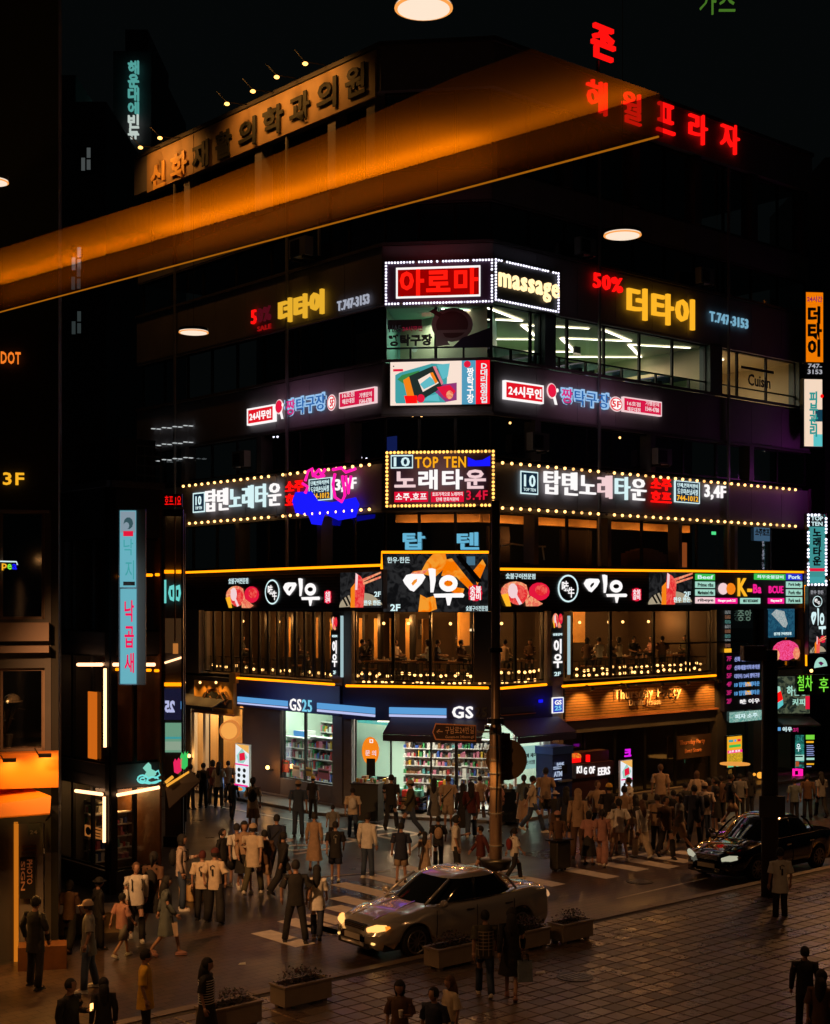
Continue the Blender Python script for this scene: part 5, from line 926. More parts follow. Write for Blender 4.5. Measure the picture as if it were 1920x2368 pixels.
# raised plaza with kerb stones and separate paving stones
M_SLABB = mat('plaza_joint', (.06, .05, .045), .8)
pl = [G.w(-40, .12, 0)[:2], G.w(-40, 40, 0)[:2], G.w(45, 40, 0)[:2], G.w(45, .12, 0)[:2]]
b = MB(); b.add([(p[0], p[1], z) for z in (0.001, .105) for p in pl], [(4, 5, 6, 7), (0, 1, 5, 4), (1, 2, 6, 5), (2, 3, 7, 6), (3, 0, 4, 7)]); plaza = b.obj('pavement', M_SLABB); plaza['kind'] = 'structure'
tm = [mat('paving_stone_%s' % n, c, r_, noise=9, amt=.3, bump=.15) for n, c, r_ in (('warm', (.17, .12, .095), .34), ('grey', (.15, .125, .11), .44), ('brown', (.13, .09, .072), .3), ('pale', (.19, .15, .125), .4))]
ts = .36; tiles = []
def proj(p, z=.12): return (HX + FP * p[0] / p[1], HY - FP * (z - CZ) / p[1])
for i in range(-60, 90):
    for j in range(0, 60):
        u, o = i * ts, .3 + j * ts; c = G.w(u + ts / 2, o + ts / 2, 0)
        if c.y < 15: continue
        q = proj(c)
        if -900 < q[0] < 3000 and q[1] < 2900: tiles.append((c.y, u, o, q))
tiles.sort()
def tile_mesh(m, tx, ty):
    b = MB(); g = .009; h = .014; e = ts - g; v = [(g, g, 0), (e, g, 0), (e, e, 0), (g, e, 0), (g + .012, g + .012, h), (e - .012, g + .012, h + ty), (e - .012, e - .012, h + tx), (g + .012, e - .012, h)]
    b.add(v, [(4, 5, 6, 7), (0, 1, 5, 4), (1, 2, 6, 5), (2, 3, 7, 6), (3, 0, 4, 7)]); return b
tvar = [tile_mesh(m, random.uniform(0, .004), random.uniform(0, .004)).mesh('paving_stone', m) for m in tm for _ in range(2)]
near = [t for t in tiles if 0 < t[3][0] < 1920 and t[3][1] < 2400][:296]; ids = set(id(t) for t in near)
rest = MB(); RM = Matrix.Rotation(AR, 4, 'Z')
for t in tiles:
    if id(t) in ids:
        o_ = link('paving_stone', random.choice(tvar), plaza); p = G.w(t[1], t[2] + ts, .105); o_.location = p; o_.rotation_euler = (0, 0, AR)
    else:
        p = G.w(t[1], t[2] + ts, .105); m = random.randrange(4); tb = tile_mesh(None, random.uniform(0, .004), random.uniform(0, .004)); rest.add([p + RM @ Vector(v) for v in tb.v], tb.f, m)
tag(rest.obj('paving_stones', tm, plaza), kind='stuff')
kerb_m = mat('kerb_granite', (.24, .19, .15), .5, noise=8, amt=.3, bump=.2); km = MB(); km.box(.008, .992, -.12, .12, 0, .125); kme = km.mesh('kerb_stone', kerb_m)
for k in range(-14, 24):
    o_ = link('kerb_stone', kme, plaza); o_.location = G.w(k, 0.0, 0); o_.rotation_euler = (0, 0, AR)
gq('gutter', -22, 40, -.34, -.12, .008, mat('yellow_kerb_paint', (.40, .22, .05), .6, noise=4, amt=.5), 'structure')
# low step in front of the store and pub
band('pavement_step', 0.002, .1, .13, 1.35, mat('step_stone', (.13, .12, .11), .4, noise=3, amt=.3), LOW, None, Vector((0, 0, 0)))['kind'] = 'structure'
# ================================================================ street lamps that light the square (just outside the picture) and the lamp pole
def street_lamp(loc, h, ang, label, power, arm=1.3, aim=None):
    e = empty('street_lamp', loc, R(ang), label, 'street lamp', 'sodium street lamps round the square')
    b = MB(); b.tube([(0, 0, 0), (0, 0, 1.2), (0, 0, h)], [.11, .08, .05], 10); b.obj('pole', M_GREYMETAL, e, True)
    b = MB(); b.tube([(0, 0, h - .1), (0, -arm * .6, h + .25), (0, -arm, h + .25)], .03, 8); b.obj('arm', M_GREYMETAL, e, True)
    b = MB(); b.ball((0, -arm, h + .26), (.13, .32, .09), 10, 6); b.obj('lamp_head', M_FRAME, e, True); b = MB(); b.ball((0, -arm, h + .2), (.09, .22, .05), 10, 5); b.obj('lens', em('sodium_lens', (1, .42, .12), 12), e)
    light('lamp_light', 'SPOT', (0, -arm, h + .12), power, (1, .44, .15), e, spot_size=R(150), spot_blend=.5, shadow_soft_size=.15)
    if aim:
        p = Vector(loc) + Vector((0, 0, h)); d = Vector(aim[:3]) - p; light('lamp_light', 'SPOT', p + Vector((0, 0, .3)), aim[3], (1, .44, .15), None, spot_size=R(aim[4]), spot_blend=1, shadow_soft_size=.12, rot=d.to_track_quat('-Z', 'Y').to_euler())
street_lamp((-8.4, 20.5, .1), 8.5, 150, 'sodium street lamp at the left corner of the square', 550, 1.6, (-1.2, 35.5, 0, 7000, 44))
street_lamp((8.9, 21.5, .1), 7.5, -150, 'sodium street lamp at the right edge of the plaza', 170)
street_lamp((-4.6, 12.5, .1), 8.0, 165, 'sodium street lamp on the near side of the plaza, left', 260)
street_lamp((13.6, 41.5, 0), 7.5, -120, 'added sodium street lamp beyond the right edge, brightening the crowd', 1150)  # unseen lamp put in to lift the dark crowd
street_lamp((-14.5, 44, 0), 6.5, 100, 'sodium street lamp in the side street on the left', 900)
e = empty('lamp_pole', (1.81, 32, 0), 0, 'tall banded steel pole in the middle carrying a street name sign', 'pole')
M_POLE = mat('painted_pole_steel', (.36, .25, .17), .35, .3, noise=2, amt=.2)
b = MB(); b.tube([(0, 0, .1), (0, 0, 4.2), (0, 0, 4.3), (0, 0, 9.3)], [.142, .135, .105, .095], 18); b.obj('shaft', M_POLE, e, True)
b = MB(); b.tube([(0, 0, 0), (0, 0, .35)], [.22, .17], 12); b.obj('base_shoe', M_FRAME, e)
for y in (1697, 1727, 1757, 1787, 1820, 1880, 1955):
    z = CZ + (HY - y) / FP * 32; b = MB(); b.tube([(0, 0, z - .012), (0, 0, z + .012)], .152, 18); b.obj('band', M_GREYMETAL, e); b = MB(); b.box(.14, .19, -.03, .03, z - .03, z + .03); b.obj('clamp', M_FRAME, e)
z = CZ + (HY - 1998) / FP * 32; b = MB(); b.tube([(0, 0, z - .14), (0, 0, z - .1), (0, 0, z + .08), (0, 0, z + .12)], [.16, .30, .36, .34], 20); b.obj('planter_ring', M_FRAME, e, True)
b = MB(); b.tube([(0, 0, 6.0 - .1), (0, 0, 6.0)], .15, 16); b.obj('collar', M_FRAME, e)
b = MB(); b.tube([(0, 0, 4.30), (0, 0, 4.42)], .19, 16); b.obj('downlight_ring', M_FRAME, e); b = MB(); b.box(-.26, -.16, -.5, -.1, 4.22, 4.28); b.obj('downlight_arm', M_FRAME, e)
light('pole_downlight', 'SPOT', (-.22, -.62, 4.2), 300, (1, .42, .10), e, spot_size=R(60), spot_blend=.8, shadow_soft_size=.05, rot=(R(12), 0, R(20)))
b = MB(); b.tube([(0, -.12, 2.2), (.02, -.15, 3.2), (0, -.14, 4.4)], .02, 6); b.obj('cable_guard', M_FRAME, e)
W1 = Wall((1.81, 31.8), R(4)); t = T('street_name_sign', 'brown arrow shaped street name sign fixed to the left of the middle pole', 'street sign', W1, W1.u(1000), W1.z(1050, 1720), 0)
u0, u1, z0, z1 = t.rect(1000, 1672, 1101, 1714, 0)
def plate(t, pts, o0, o1, m, nm):
    b = MB(); fr = [Vector(t.L(u0 + p[0] * (u1 - u0), o1, z1 - p[1] * (z1 - z0))) for p in pts]; bk = [p + Vector((0, o1 - o0, 0)) for p in fr]; n = len(pts)
    b.add(fr + bk, [tuple(range(n)), tuple(reversed(range(n, 2 * n)))] + [(k, k + n, (k + 1) % n + n, (k + 1) % n) for k in range(n)]); b.obj(nm, m, t.e)
plate(t, [(0, .5), (.07, .0), (1, .12), (1, 1.02), (.07, .92)], 0, .03, mat('copper_sign_border', (.75, .34, .18), .45), 'sign_border'); plate(t, [(.02, .5), (.085, .07), (.98, .19), (.98, .95), (.085, .85)], .032, .04, mat('brown_sign_face', (.05, .03, .025), .5), 'sign_face')
ML = mat('cream_sign_letter', (.8, .5, .32), .5); t.text('구남로24번길', 1030, 1680, 1096, 1697, .045, ML, .01, .01); t.text('Gunam-ro 24beon-gil', 1030, 1701, 1096, 1709, .045, ML, .005, .01, each=False); t.text('←', 1010, 1686, 1024, 1698, .045, ML, .005, .02)
t.box('bracket', u1 - .02, u1 + .45, (z0 + z1) / 2 - .02, (z0 + z1) / 2 + .02, -.02, .0, M_GREYMETAL)
t = T('traffic_sign', 'round sign seen from behind to the right of the middle pole', 'traffic sign', Wall((1.81, 32.3), R(-12)), 0, 3.0, 0)
for nm, c_, r_, m in (('disc', (.26, 0, CZ + (HY - 1756) / FP * 32.3 - 3.0), .47, mat('sign_back', (.10, .065, .035), .45, .3)),):
    b = MB(); b.tube([Vector(c_), Vector(c_) + Vector((0, .03, 0))], r_, 24); b.obj(nm, m, t.e)
b = MB(); z = CZ + (HY - 1738) / FP * 32.3 - 3; b.box(.0, .34, .0, .03, z, z + .42); b.obj('plate', mat('sign_back_red', (.22, .07, .035), .5), t.e); b = MB(); b.box(-.1, .2, .03, .06, -.1, .9); b.obj('bracket', M_GREYMETAL, t.e)
e = empty('utility_pole', (8.33, 33.5, 0), 0, 'thick dark utility pole at the right in front of the black car', 'pole')
b = MB(); b.tube([(0, 0, 0), (0, 0, 5.9)], [.2, .18], 16); b.obj('shaft', mat('dark_pole', (.045, .035, .03), .6, noise=3), e, True); b = MB(); b.box(-.65, -.12, -.2, .2, 5.65, 6.0); b.obj('junction_box', mat('brown_box', (.12, .06, .035), .6), e)
b = MB(); b.box(-.3, .3, -.24, -.19, 2.0, 2.5); b.obj('notice_plate', M_WALL2, e); b = MB(); b.tube([(-.1, 0, 5.8), (-.5, .3, 6.1), (-2.2, 1.5, 6.0)], .02, 5); b.obj('cable', M_FRAME, e)
for i, (px, py, lb) in enumerate(((1330, 2260, 'round drain cover set in the plaza paving'), (1480, 2040, 'drain cover in the brick road by the crossing'))):
    p = gp(px, py, .12 if py > 2200 else 0); e = empty('drain_cover', (p[0], p[1], .122 if py > 2200 else .006), AR, lb, 'drain cover'); b = MB(); b.ring((0, 0, 0), .34, .012, 24); b.obj('rim', M_FRAME, e)
    for k in range(5): b = MB(); b.box(-.22, .22, -.2 + k * .09, -.16 + k * .09, .0125, .02); b.obj('bar', M_GREYMETAL, e)
for k, (u, o, w_, l_) in enumerate(((-9, -9.5, 1.6, 2.6), (-2, -8.0, 1.1, 3.4), (5, -7.2, 2.2, 1.0), (12, -3.0, 1.4, 1.8))): gq('asphalt_patch', u, u + w_, o, o + l_, .006 if o < -5.3 else .0065, mat('patch_tar', (.018, .018, .02), .25, noise=5, amt=.3), 'structure')
rl = random.Random(11)
for k, (px, py) in enumerate(((1428, 2158), (1470, 2165), (1250, 2250), (700, 2270), (560, 2230), (1560, 2200), (330, 2280), (1050, 2330))):
    bs = .122 if k not in (4, 6) else .006; p = gp(px, py, bs); b = MB(); s_ = rl.uniform(.05, .10); b.add([(-s_, -s_ * .6, 0), (s_, -s_ * .5, .004), (s_ * .8, s_ * .6, .03), (-s_ * .7, s_ * .7, .012), (0, 0, .025)], [(0, 1, 4), (1, 2, 4), (2, 3, 4), (3, 0, 4)])
    o_ = b.obj('paper_scrap', M_WHITE); o_.location = (p[0], p[1], bs); tag(o_, ('small bright crumpled paper scrap on the plaza right of the planters', 'second crumpled paper scrap just right of the first', 'paper scrap on the paving behind the woman in black', 'paper scrap by the kerb in front of the silver car', 'paper scrap on the road at the lower left', 'paper scrap on the open paving at the right', 'paper scrap beside the man in yellow', 'paper scrap near the women at the bottom edge')[k], 'litter')
# ================================================================ overhead: made-up canopy and disc lamps standing for indoor reflections in a window
H = 12.3
def at_h(px, py, h=H): Y = FP * (h - CZ) / (HY - py); return Vector(((px - HX) / FP * Y, Y))
cp = empty('reflection_canopy', (0, 18, 0), 0, 'made-up amber canopy standing for a window reflection of a lit beam, sweeping diagonally overhead', 'canopy')  # window reflection of an indoor beam, built as an added canopy
far = [at_h(-500, 806), at_h(0, 660), at_h(400, 544), at_h(760, 439), at_h(1150, 326), at_h(1526, 216)]; nearp = [at_h(-500, 738), at_h(0, 575), at_h(430, 440), at_h(800, 290), at_h(1060, 175), at_h(1230, 112)]
M_AMB = mix_mat('amber_reflection_sheet', (.85, .36, .015), .76, gloss=False); M_AMB2 = mix_mat('amber_reflection_fascia', (.075, .030, .003), .6, gloss=False)
PW = (.28, .6, 1.0, 1.05, .28)
for k in range(5):
    b = MB(); z = H; pts = [far[k], far[k + 1], nearp[k + 1], nearp[k]]; b.poly([(p.x, p.y - 18, z) for p in pts]); b.obj('reflection_sheet', M_AMB, cp)
    b = MB(); a, c = far[k], far[k + 1]; n = (c - a).normalized(); n = Vector((-n.y, n.x)) * .06
    lo = .44; b.add([(p.x, p.y - 18, zz) for zz in (H - lo, H - .006) for p in (a, c, c + n, a + n)], [(0, 3, 2, 1), (4, 5, 6, 7), (0, 1, 5, 4), (1, 2, 6, 5), (2, 3, 7, 6), (3, 0, 4, 7)]); b.obj('fascia_board', M_AMB2, cp)
    m_ = (a + c) / 2; L_ = (c - a).length; an = math.atan2((c - a).y, (c - a).x)
    for dd, dz, pw in ((.10, lo - .02, .10), (.26, .34, .75), (.75, .5, .22)):
        iw = -n.normalized() * dd
        light('reflection_strip_light', 'AREA', (m_.x + iw.x, m_.y - 18 + iw.y, H - dz), 10.5 * L_ * pw * PW[k], (1, .47, .03), cp, shape='RECTANGLE', size=L_ * .98, size_y=.03, rot=(R(180), 0, an))
    inw = -n.normalized() * .02
    b = MB(); b.tube([(a.x + inw.x, a.y - 18 + inw.y, H - lo - .012), (c.x + inw.x, c.y - 18 + inw.y, H - lo - .012)], .012, 4); b.obj('reflection_edge_lamp', em('dim_amber_edge', (.32, .10, .004), 1.0), cp)
for k, (px, py, wd, lb) in enumerate(((980, 17, 130, 'large made-up disc lamp for a ceiling light reflection at the very top of the view'), (1440, 543, 84, 'made-up disc lamp for a ceiling light reflection over the right front'), (448, 768, 66, 'made-up disc lamp for a ceiling light reflection over the left front'), (-12, 420, 60, 'made-up disc lamp for a ceiling light reflection cut by the left edge'))):
    p = at_h(px, py); e = empty('reflected_disc_lamp', (p.x, p.y, H), 0, lb, 'lamp', 'made-up disc lamps standing for window reflections'); r_ = wd / 2 / FP * p.y  # indoor lamps mirrored in a window, rebuilt as added hanging discs
    b = MB(); b.ring((0, 0, .0), r_, .015, 28); b.obj('diffuser', em('disc_white', (1, .80, .62), 1.0), e); b = MB(); b.ring((0, 0, .017), r_ * 1.03, .05, 28); b.obj('housing', M_FRAME, e)
    b = MB(); b.ring((0, 0, -.012), r_ * 1.04, .011, 28); b.obj('rim', em('disc_rim', (1, .38, .08), 1.0), e); b = MB(); b.ring((0, 0, -.02), r_ * .93, .006, 28); b.obj('diffuser_face', em('disc_white'), e)
    b = MB(); b.tube([(0, 0, .06), (0, 0, 4)], .006, 4); b.obj('wire', M_BLACK, e)
# ================================================================ left: glass corner building, far towers, near amber fronted building
gb = empty('glass_corner_building', (-7.306, 34.2, 0), 0, 'dark glass corner building on the left edged with warm light strips', 'building')
WA, WB = Wall((-7.306, 34.2), AL), Wall((-7.306, 34.2), AR); GA, GB2 = BT(WA, gb), BT(WB, gb)
uw, ue = WA.u(112), WB.u(377)
for B, a, c in ((GA, uw - 3, -.001), (GB2, .001, ue)):
    for z0, z1 in ((2.55, 3.1), (5.75, 6.3), (8.6, 9.8)): B.box('spandrel', a, c, z0, z1, -.3, .0, M_WALL2)
    B.box('roof_edge', a, c, 9.8, 9.95, -.4, .1, M_WALL); B.box('plinth', a, c, 0, .55, -.3, .02, M_WALL2)
    dp = -1.36 if B is GA else -3.0; c2 = c - 3 if B is GA else c
    B.box('inner_wall', a, c if B is GA else c - .02, 0, 9.7, dp - .05, dp, M_WOOD if B is GA else M_WALL2); B.box('inner_floor', a, c - .31 if B is GA else c - .03, 2.7, 2.8, dp + .01, -.31, M_WALL2); B.box('inner_floor', a, c - .31 if B is GA else c - .03, 5.9, 6.0, dp + .01, -.31, M_WALL2)
for z0, z1 in ((.55, 2.55), (3.1, 5.75), (6.3, 8.6)):
    windows(GA, upx(WA, 112, 160, 205) + [-.2], z0, z1, M_GLASS if z0 < 3 else M_DGLASS, -.12); windows(GB2, [.15, ue / 2, ue - .02], z0, z1, M_GLASS if z0 < 3 else M_DGLASS, -.12)
GA.box('column', -.2, -.002, .0, 9.75, -.2, .03, M_FRAME); GB2.box('column', .002, .15, .0, 9.75, -.2, .03, M_FRAME)
GA.box('lit_panel', WA.u(199), WA.u(218), WA.z(208, 1755), WA.z(208, 1600), -.08, -.05, em('amber_panel', (.75, .16, .01), .8)); 
for i, (W, pts, lb) in enumerate(((WA, [(180, 1537), (236, 1537)], 'upper left'), (WA, [(243, 1546), (243, 1728)], 'upper corner post'), (WA, [(175, 1829), (236, 1837)], 'lower left'), (WA, [(241, 1843), (241, 1948)], 'lower corner post'), (WB, [(271, 1839), (368, 1821)], 'lower right'), (WB, [(262, 1537), (278, 1537)], 'behind the blade sign'), (WB, [(334, 1537), (358, 1537)], 'right of the blade sign'))):
    t = T('light_strip', 'warm white light strip on the glass corner building, ' + lb, 'light strip', W, W.u(pts[0][0], .12), W.z(*pts[1], .12), .12, 'light strips on the glass corner building'); t.tubes('lamp_tube', [pts], .042, E_LED, .12)
for x0, x1, y in ((276, 284, 1333), (336, 352, 1330), (360, 368, 1329), (336, 349, 1550), (358, 367, 1551), (268, 284, 1548)):
    t = T('light_strip', 'short amber light dash beside the blade sign at pixel row %s level' % ('upper' if y < 1400 else 'lower'), 'light strip', WB, WB.u(x0), WB.z(x0, y), .05, 'short amber dashes on the glass building'); t.e['label'] = 'short amber dash %s the turquoise blade sign, %s row' % ('left of' if x0 < 300 else 'just right of' if x0 < 355 else 'farthest right of', 'upper' if y < 1400 else 'lower'); t.tubes('lamp_tube', [[(x0, y), (x1, y)]], .035, E_TUBE, .1)
for u, z, p in ((-1.5, 2.2, 8), (-3.2, 2.2, 7)): light('shop_light', 'POINT', GA.L(u, -1.0, z), p * 2, (1, .5, .15), gb, shadow_soft_size=.1)
light('shop_light', 'POINT', GB2.L(.8, -1.2, 2.2), 5, (1, .45, .15), gb, shadow_soft_size=.1); light('shop_light', 'POINT', GA.L(-2, -1.0, 5.2), 1.5, (1, .5, .2), gb, shadow_soft_size=.1)
random.seed(3)
for W, u, o, wd, ht, lab in ((WA, WA.u(185, -.9), -.9, 1.0, 1.35, 'shelf of warm lit goods behind the lower left glass'), (WB, .25, -1.3, 1.1, 1.2, 'shelf of warm lit jars behind the lower right glass')):
    shelf(W, u, o, .55, wd, ht, 4, lab)
t = T('notice_board', 'orange printed notice inside the lower left glass', 'notice', WA, WA.u(198), 1.1, -.2); t.pb('panel', 196, 1912, 238, 1938, -.22, -.2, em('dull_orange_notice', (.42, .13, .025), .8)); t.art([(circ(.2, .5, .15, .38, 10), M_FRAME), (rc(.45, .15, .9, .25), M_WOOD), (rc(.45, .45, .9, .55), M_WOOD), (rc(.45, .7, .9, .8), M_WOOD)], 196, 1912, 238, 1938, -.195)
rb = GA.box('plant_room', -2.3, -.1, 9.96, 11.0, -1.3, -.3, M_WALL2)
t = T('roof_railing', 'thin railing with a glowing top rail on the roof of the glass building', 'railing', WB, .7, 9.95, 0)
for k in range(4): t.box('rail', .7, 1.42, 10.1 + k * .24, 10.13 + k * .24, .0, .03, M_GREYMETAL)
for k in range(4): t.box('post', .7 + k * .23, .73 + k * .23, 9.95, 10.85, -.04, -.005, M_GREYMETAL)
# blade sign of the glass building
WS = Wall(((278 - HX) / FP * 33.4, 33.4), R(4))
t = T('blade_sign', 'tall turquoise two part blade sign with red and teal characters on the glass building', 'blade sign', WS, 0, WS.z(300, 1580), 0)
EBL = em('blade_pale_teal', (.16, .50, .60), .85); EBG = em('blade_grey_blue', (.30, .40, .48), .75)
u0, u1 = WS.u(278), WS.u(315)
t.box('light_face', u0, u1, WS.z(303, 1358), WS.z(303, 1181), .02, .05, EBL); t.box('light_face', u0 + .01, u1 + .01, WS.z(303, 1581), WS.z(303, 1362), .02, .05, EBL)
t.box('light_cap', u0 + .01, u1 - .01, WS.z(303, 1232), WS.z(303, 1183), .052, .056, EBG)
t.box('sign_case', u0 - .03, u1 + .03, WS.z(303, 1584), WS.z(303, 1178), -.1, .018, M_GREYMETAL); t.box('side_case', u1 + .03, u1 + .22, WS.z(303, 1584), WS.z(303, 1178), -.12, .01, mat('taupe_case', (.25, .17, .13), .5))
t.text('낙', 286, 1246, 308, 1284, .06, E_TEAL, .01, .0); t.text('지', 290, 1296, 310, 1340, .06, E_TEAL, .01, .0); t.pb('strip', 285, 1228, 308, 1240, .057, .062, E_DRED)
t.art([(circ(.5, .5, .5, .5, 10), em('grey_teal_print', (.05, .12, .14), .7)), (circ(.3, .7, .3, .3, 8), EBG)], 286, 1196, 308, 1224, .06, 'emblem'); t.pb('phone_line', 285, 1345, 312, 1354, .057, .06, E_DGREY)
for s, y0, y1 in (('낙', 1388, 1438), ('곱', 1448, 1498), ('새', 1510, 1556)): t.text(s, 288, y0, 310, y1, .06, em('crimson_char', (.85, .005, .09), 1.0), .01, .02)
light('sign_light', 'AREA', t.L((u0 + u1) / 2, .6, 6.5), 4, (.5, .8, 1), t.e, shape='RECTANGLE', size=.3, size_y=3, rot=(R(90), 0, 0))
t = T('neon_sign', 'pale turquoise neon of a curling sea creature on waves above the corner glass', 'neon sign', WB, WB.u(315), WB.z(315, 1816), .15)
EN = em('neon_turquoise', (.18, .75, .70), 1.0)
t.tubes('neon_tube', [[(x + 342, y + 1800) for x, y in circ(-12, 2, 12, 9, 12)] + [(342, 1802)], [(x + 342, y + 1800) for x, y in circ(12, 4, 14, 7, 12)], [(x + 342, y + 1800) for x, y in circ(-12, 3, 6, 4, 8)], [(358, 1800), (370, 1792), (366, 1782), (360, 1786)], [(322, 1808), (345, 1812), (372, 1805)]], .022, EN, .2)
t.art([([(.28, .22), (.4, .08), (.5, .0), (.6, .12), (.62, .3), (.78, .4), (.8, .55), (.55, .72), (.3, .6), (.42, .4)], em('neon_mint_body', (.25, .70, .55), .9))], 313, 1763, 373, 1818, .17)
# made-up narrow bay; a mirrored store front is built into it as glowing shapes
WM = Wall(((378 - HX) / FP * 41, 41), R(0)); mb_ = T('reflection_bay', 'made-up narrow bay with a store reflection built in as reversed lettering and amber lines, left of the main front', 'glass bay', WM, 0, 0, 0)
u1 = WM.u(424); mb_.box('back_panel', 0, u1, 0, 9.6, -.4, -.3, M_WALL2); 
for z0, z1 in ((0, .3), (9.5, 9.7)): mb_.box('rail', 0, u1, z0, z1, -.1, .04, M_FRAME)
mb_.box('mullion', u1 - .05, u1, .3, 9.5, -.1, .04, M_FRAME); mb_.box('mullion', u1 * .55, u1 * .55 + .03, 5.9, 9.5, -.1, .02, M_WOOD)
for y, m in ((1322, E_TUBE), (1583, E_TUBE)): mb_.pb('reflected_amber_line', 380, y - 4, 423, y + 4, -.29, -.2, m)
for a, c, m in (((381, 1533), (422, 1520), E_LED), ((384, 1189), (420, 1187), E_BULB)): mb_.tubes('reflected_warm_line', [[a, c]], .03, m, -.2)
E_DB = em('reflected_navy_pane', (.012, .012, .04), .8); mb_.pb('reflected_navy_pane', 380, 1592, 422, 1665, -.29, -.25, E_DB)
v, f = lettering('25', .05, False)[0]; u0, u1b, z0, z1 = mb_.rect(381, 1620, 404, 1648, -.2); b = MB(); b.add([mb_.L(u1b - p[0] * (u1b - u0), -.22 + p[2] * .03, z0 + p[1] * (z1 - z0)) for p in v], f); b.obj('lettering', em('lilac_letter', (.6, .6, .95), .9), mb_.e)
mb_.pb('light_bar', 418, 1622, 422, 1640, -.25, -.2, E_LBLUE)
mb_.pb('reflected_mint_pane', 382, 1672, 422, 1740, -.29, -.25, em('reflected_mint_pane', (.20, .42, .28), .8)); mb_.pb('reflected_turquoise_line', 382, 1704, 422, 1709, -.25, -.24, E_TEAL); mb_.pb('reflected_pale_pane', 382, 1715, 422, 1735, -.25, -.245, em('reflected_pale_pane', (.40, .52, .38), .75))
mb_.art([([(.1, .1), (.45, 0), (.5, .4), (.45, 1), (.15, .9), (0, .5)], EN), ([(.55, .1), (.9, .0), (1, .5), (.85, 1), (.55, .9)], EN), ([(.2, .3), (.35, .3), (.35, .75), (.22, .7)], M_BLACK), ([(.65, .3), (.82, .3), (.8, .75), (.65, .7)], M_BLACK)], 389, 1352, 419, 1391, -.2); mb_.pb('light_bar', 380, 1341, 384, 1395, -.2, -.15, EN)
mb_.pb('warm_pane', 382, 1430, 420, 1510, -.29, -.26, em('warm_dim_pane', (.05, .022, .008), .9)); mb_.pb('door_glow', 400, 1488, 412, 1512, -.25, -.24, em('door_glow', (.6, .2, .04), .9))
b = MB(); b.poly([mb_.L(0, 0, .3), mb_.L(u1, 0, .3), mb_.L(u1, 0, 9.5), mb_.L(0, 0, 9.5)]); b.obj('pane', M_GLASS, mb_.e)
t = T('red_led_sign', 'small red LED lettering strip on the roof edge left of the karaoke band', 'led sign', WM, WM.u(380), WM.z(380, 1170), .1); t.pb('panel', 378, 1142, 421, 1172, .0, .1, M_PANEL); t.text('호프.1요', 381, 1146, 419, 1168, .11, E_RED, .01, .0, each=False)
# slanting canopy with red and green lit goods
t = T('slanted_canopy', 'slanting brown canopy with two amber edge strips by the left entrance', 'canopy', WM, WM.u(384, 1), 1.2, 1)
b = MB(); q = [(382, 1818), (440, 1780), (470, 1800), (400, 1862)]; V4 = [t.L(WM.u(x, 1), 1 + (.0 if k < 2 else .6), WM.z(x, y, 1)) for k, (x, y) in enumerate(q)]; b.add(V4 + [(p[0], p[1], p[2] - .05) for p in V4], [(0, 1, 2, 3), (7, 6, 5, 4), (0, 4, 5, 1), (1, 5, 6, 2), (2, 6, 7, 3), (3, 7, 4, 0)]); b.obj('canopy_board', mat('brown_canopy', (.14, .085, .06), .6), t.e)
t.tubes('amber_edge', [[(383, 1810), (400, 1796)], [(386, 1818), (438, 1786)]], .045, em('amber_edge', (.9, .38, .04), 1), 1.05); t.tubes('post', [[(430, 1800), (430, 1900)]], .03, M_FRAME, 1.0)
for x0, y0, x1, y1, m, lb in ((401, 1752, 421, 1790, em('red_goods', (.9, .02, .12), .9), 'red'), (417, 1737, 435, 1780, em('green_goods', (.05, .6, .12), .9), 'green')):
    t = T('lit_cutout', '%s glowing upright cutout behind the slanting canopy' % lb, 'lit sign', WM, WM.u(x0, .5), WM.z(x0, y1, .5), .5); t.art([([(0, .3), (.2, .05), (.4, .2), (.6, 0), (.8, .15), (1, .0), (.95, .8), (.5, 1), (.1, .9)], m)], x0, y0, x1, y1, .5)
# far towers
def tower(px0, px1, Y, ytop, label, wins, m=M_WALL2):
    x0, x1 = (px0 - HX) / FP * Y, (px1 - HX) / FP * Y; h = CZ + (HY - ytop) / FP * Y
    e = empty('tower_block', ((x0 + x1) / 2, Y, 0), 0, label, 'tower'); b = MB(); hw = (x1 - x0) / 2; b.box(-hw, hw, 0, 14, 0, h); b.obj('wall', m, e); b = MB(); b.box(-hw * .7, hw * .5, 2, 10, h + .01, h + 2.2); b.obj('roof_housing', m, e)
    W = Wall(((x0 + x1) / 2, Y), 0)
    for x, y, c in wins:
        u = W.u(x); z = W.z(x, y); b = MB()
        b.box(u - .32, u + .32, -.08, -.01, z - .75, z + .75); b.obj('window', M_FRAME, e)
        for dx_, zz0, zz1 in ((-.26, -.6, .1), (.04, .1, .65), (.04, -.55, .0)):
            b = MB(); b.box(u + dx_, u + dx_ + .2, -.1, -.085, z + zz0, z + zz1); b.obj('pane', em('dim_far_window_%d' % c, ((.07, .08, .08), (.28, .22, .2), (.03, .04, .04))[c], .8), e)
    return e, W
tower(-120, 246, 78, 235, 'dark tower block with a few dimly lit windows on the far left', [(70, 292, 0), (200, 370, 0), (133, 410, 0), (72, 488, 0), (178, 600, 1), (177, 645, 0), (110, 668, 1), (130, 712, 2), (72, 735, 0), (178, 748, 2), (18, 640, 2), (30, 900, 2), (105, 1062, 1)])
e, W = tower(262, 350, 92, 118, 'tall dark tower carrying a lit vertical name sign', [(330, 420, 2), (285, 520, 2)])
t = T('tower_sign', 'vertical name sign, upper characters turquoise and lower ones white, on the far tower', 'sign', W, W.u(298), W.z(298, 322), .1); ys = [(142, 172), (173, 203), (204, 234), (237, 265), (266, 297), (298, 322)]
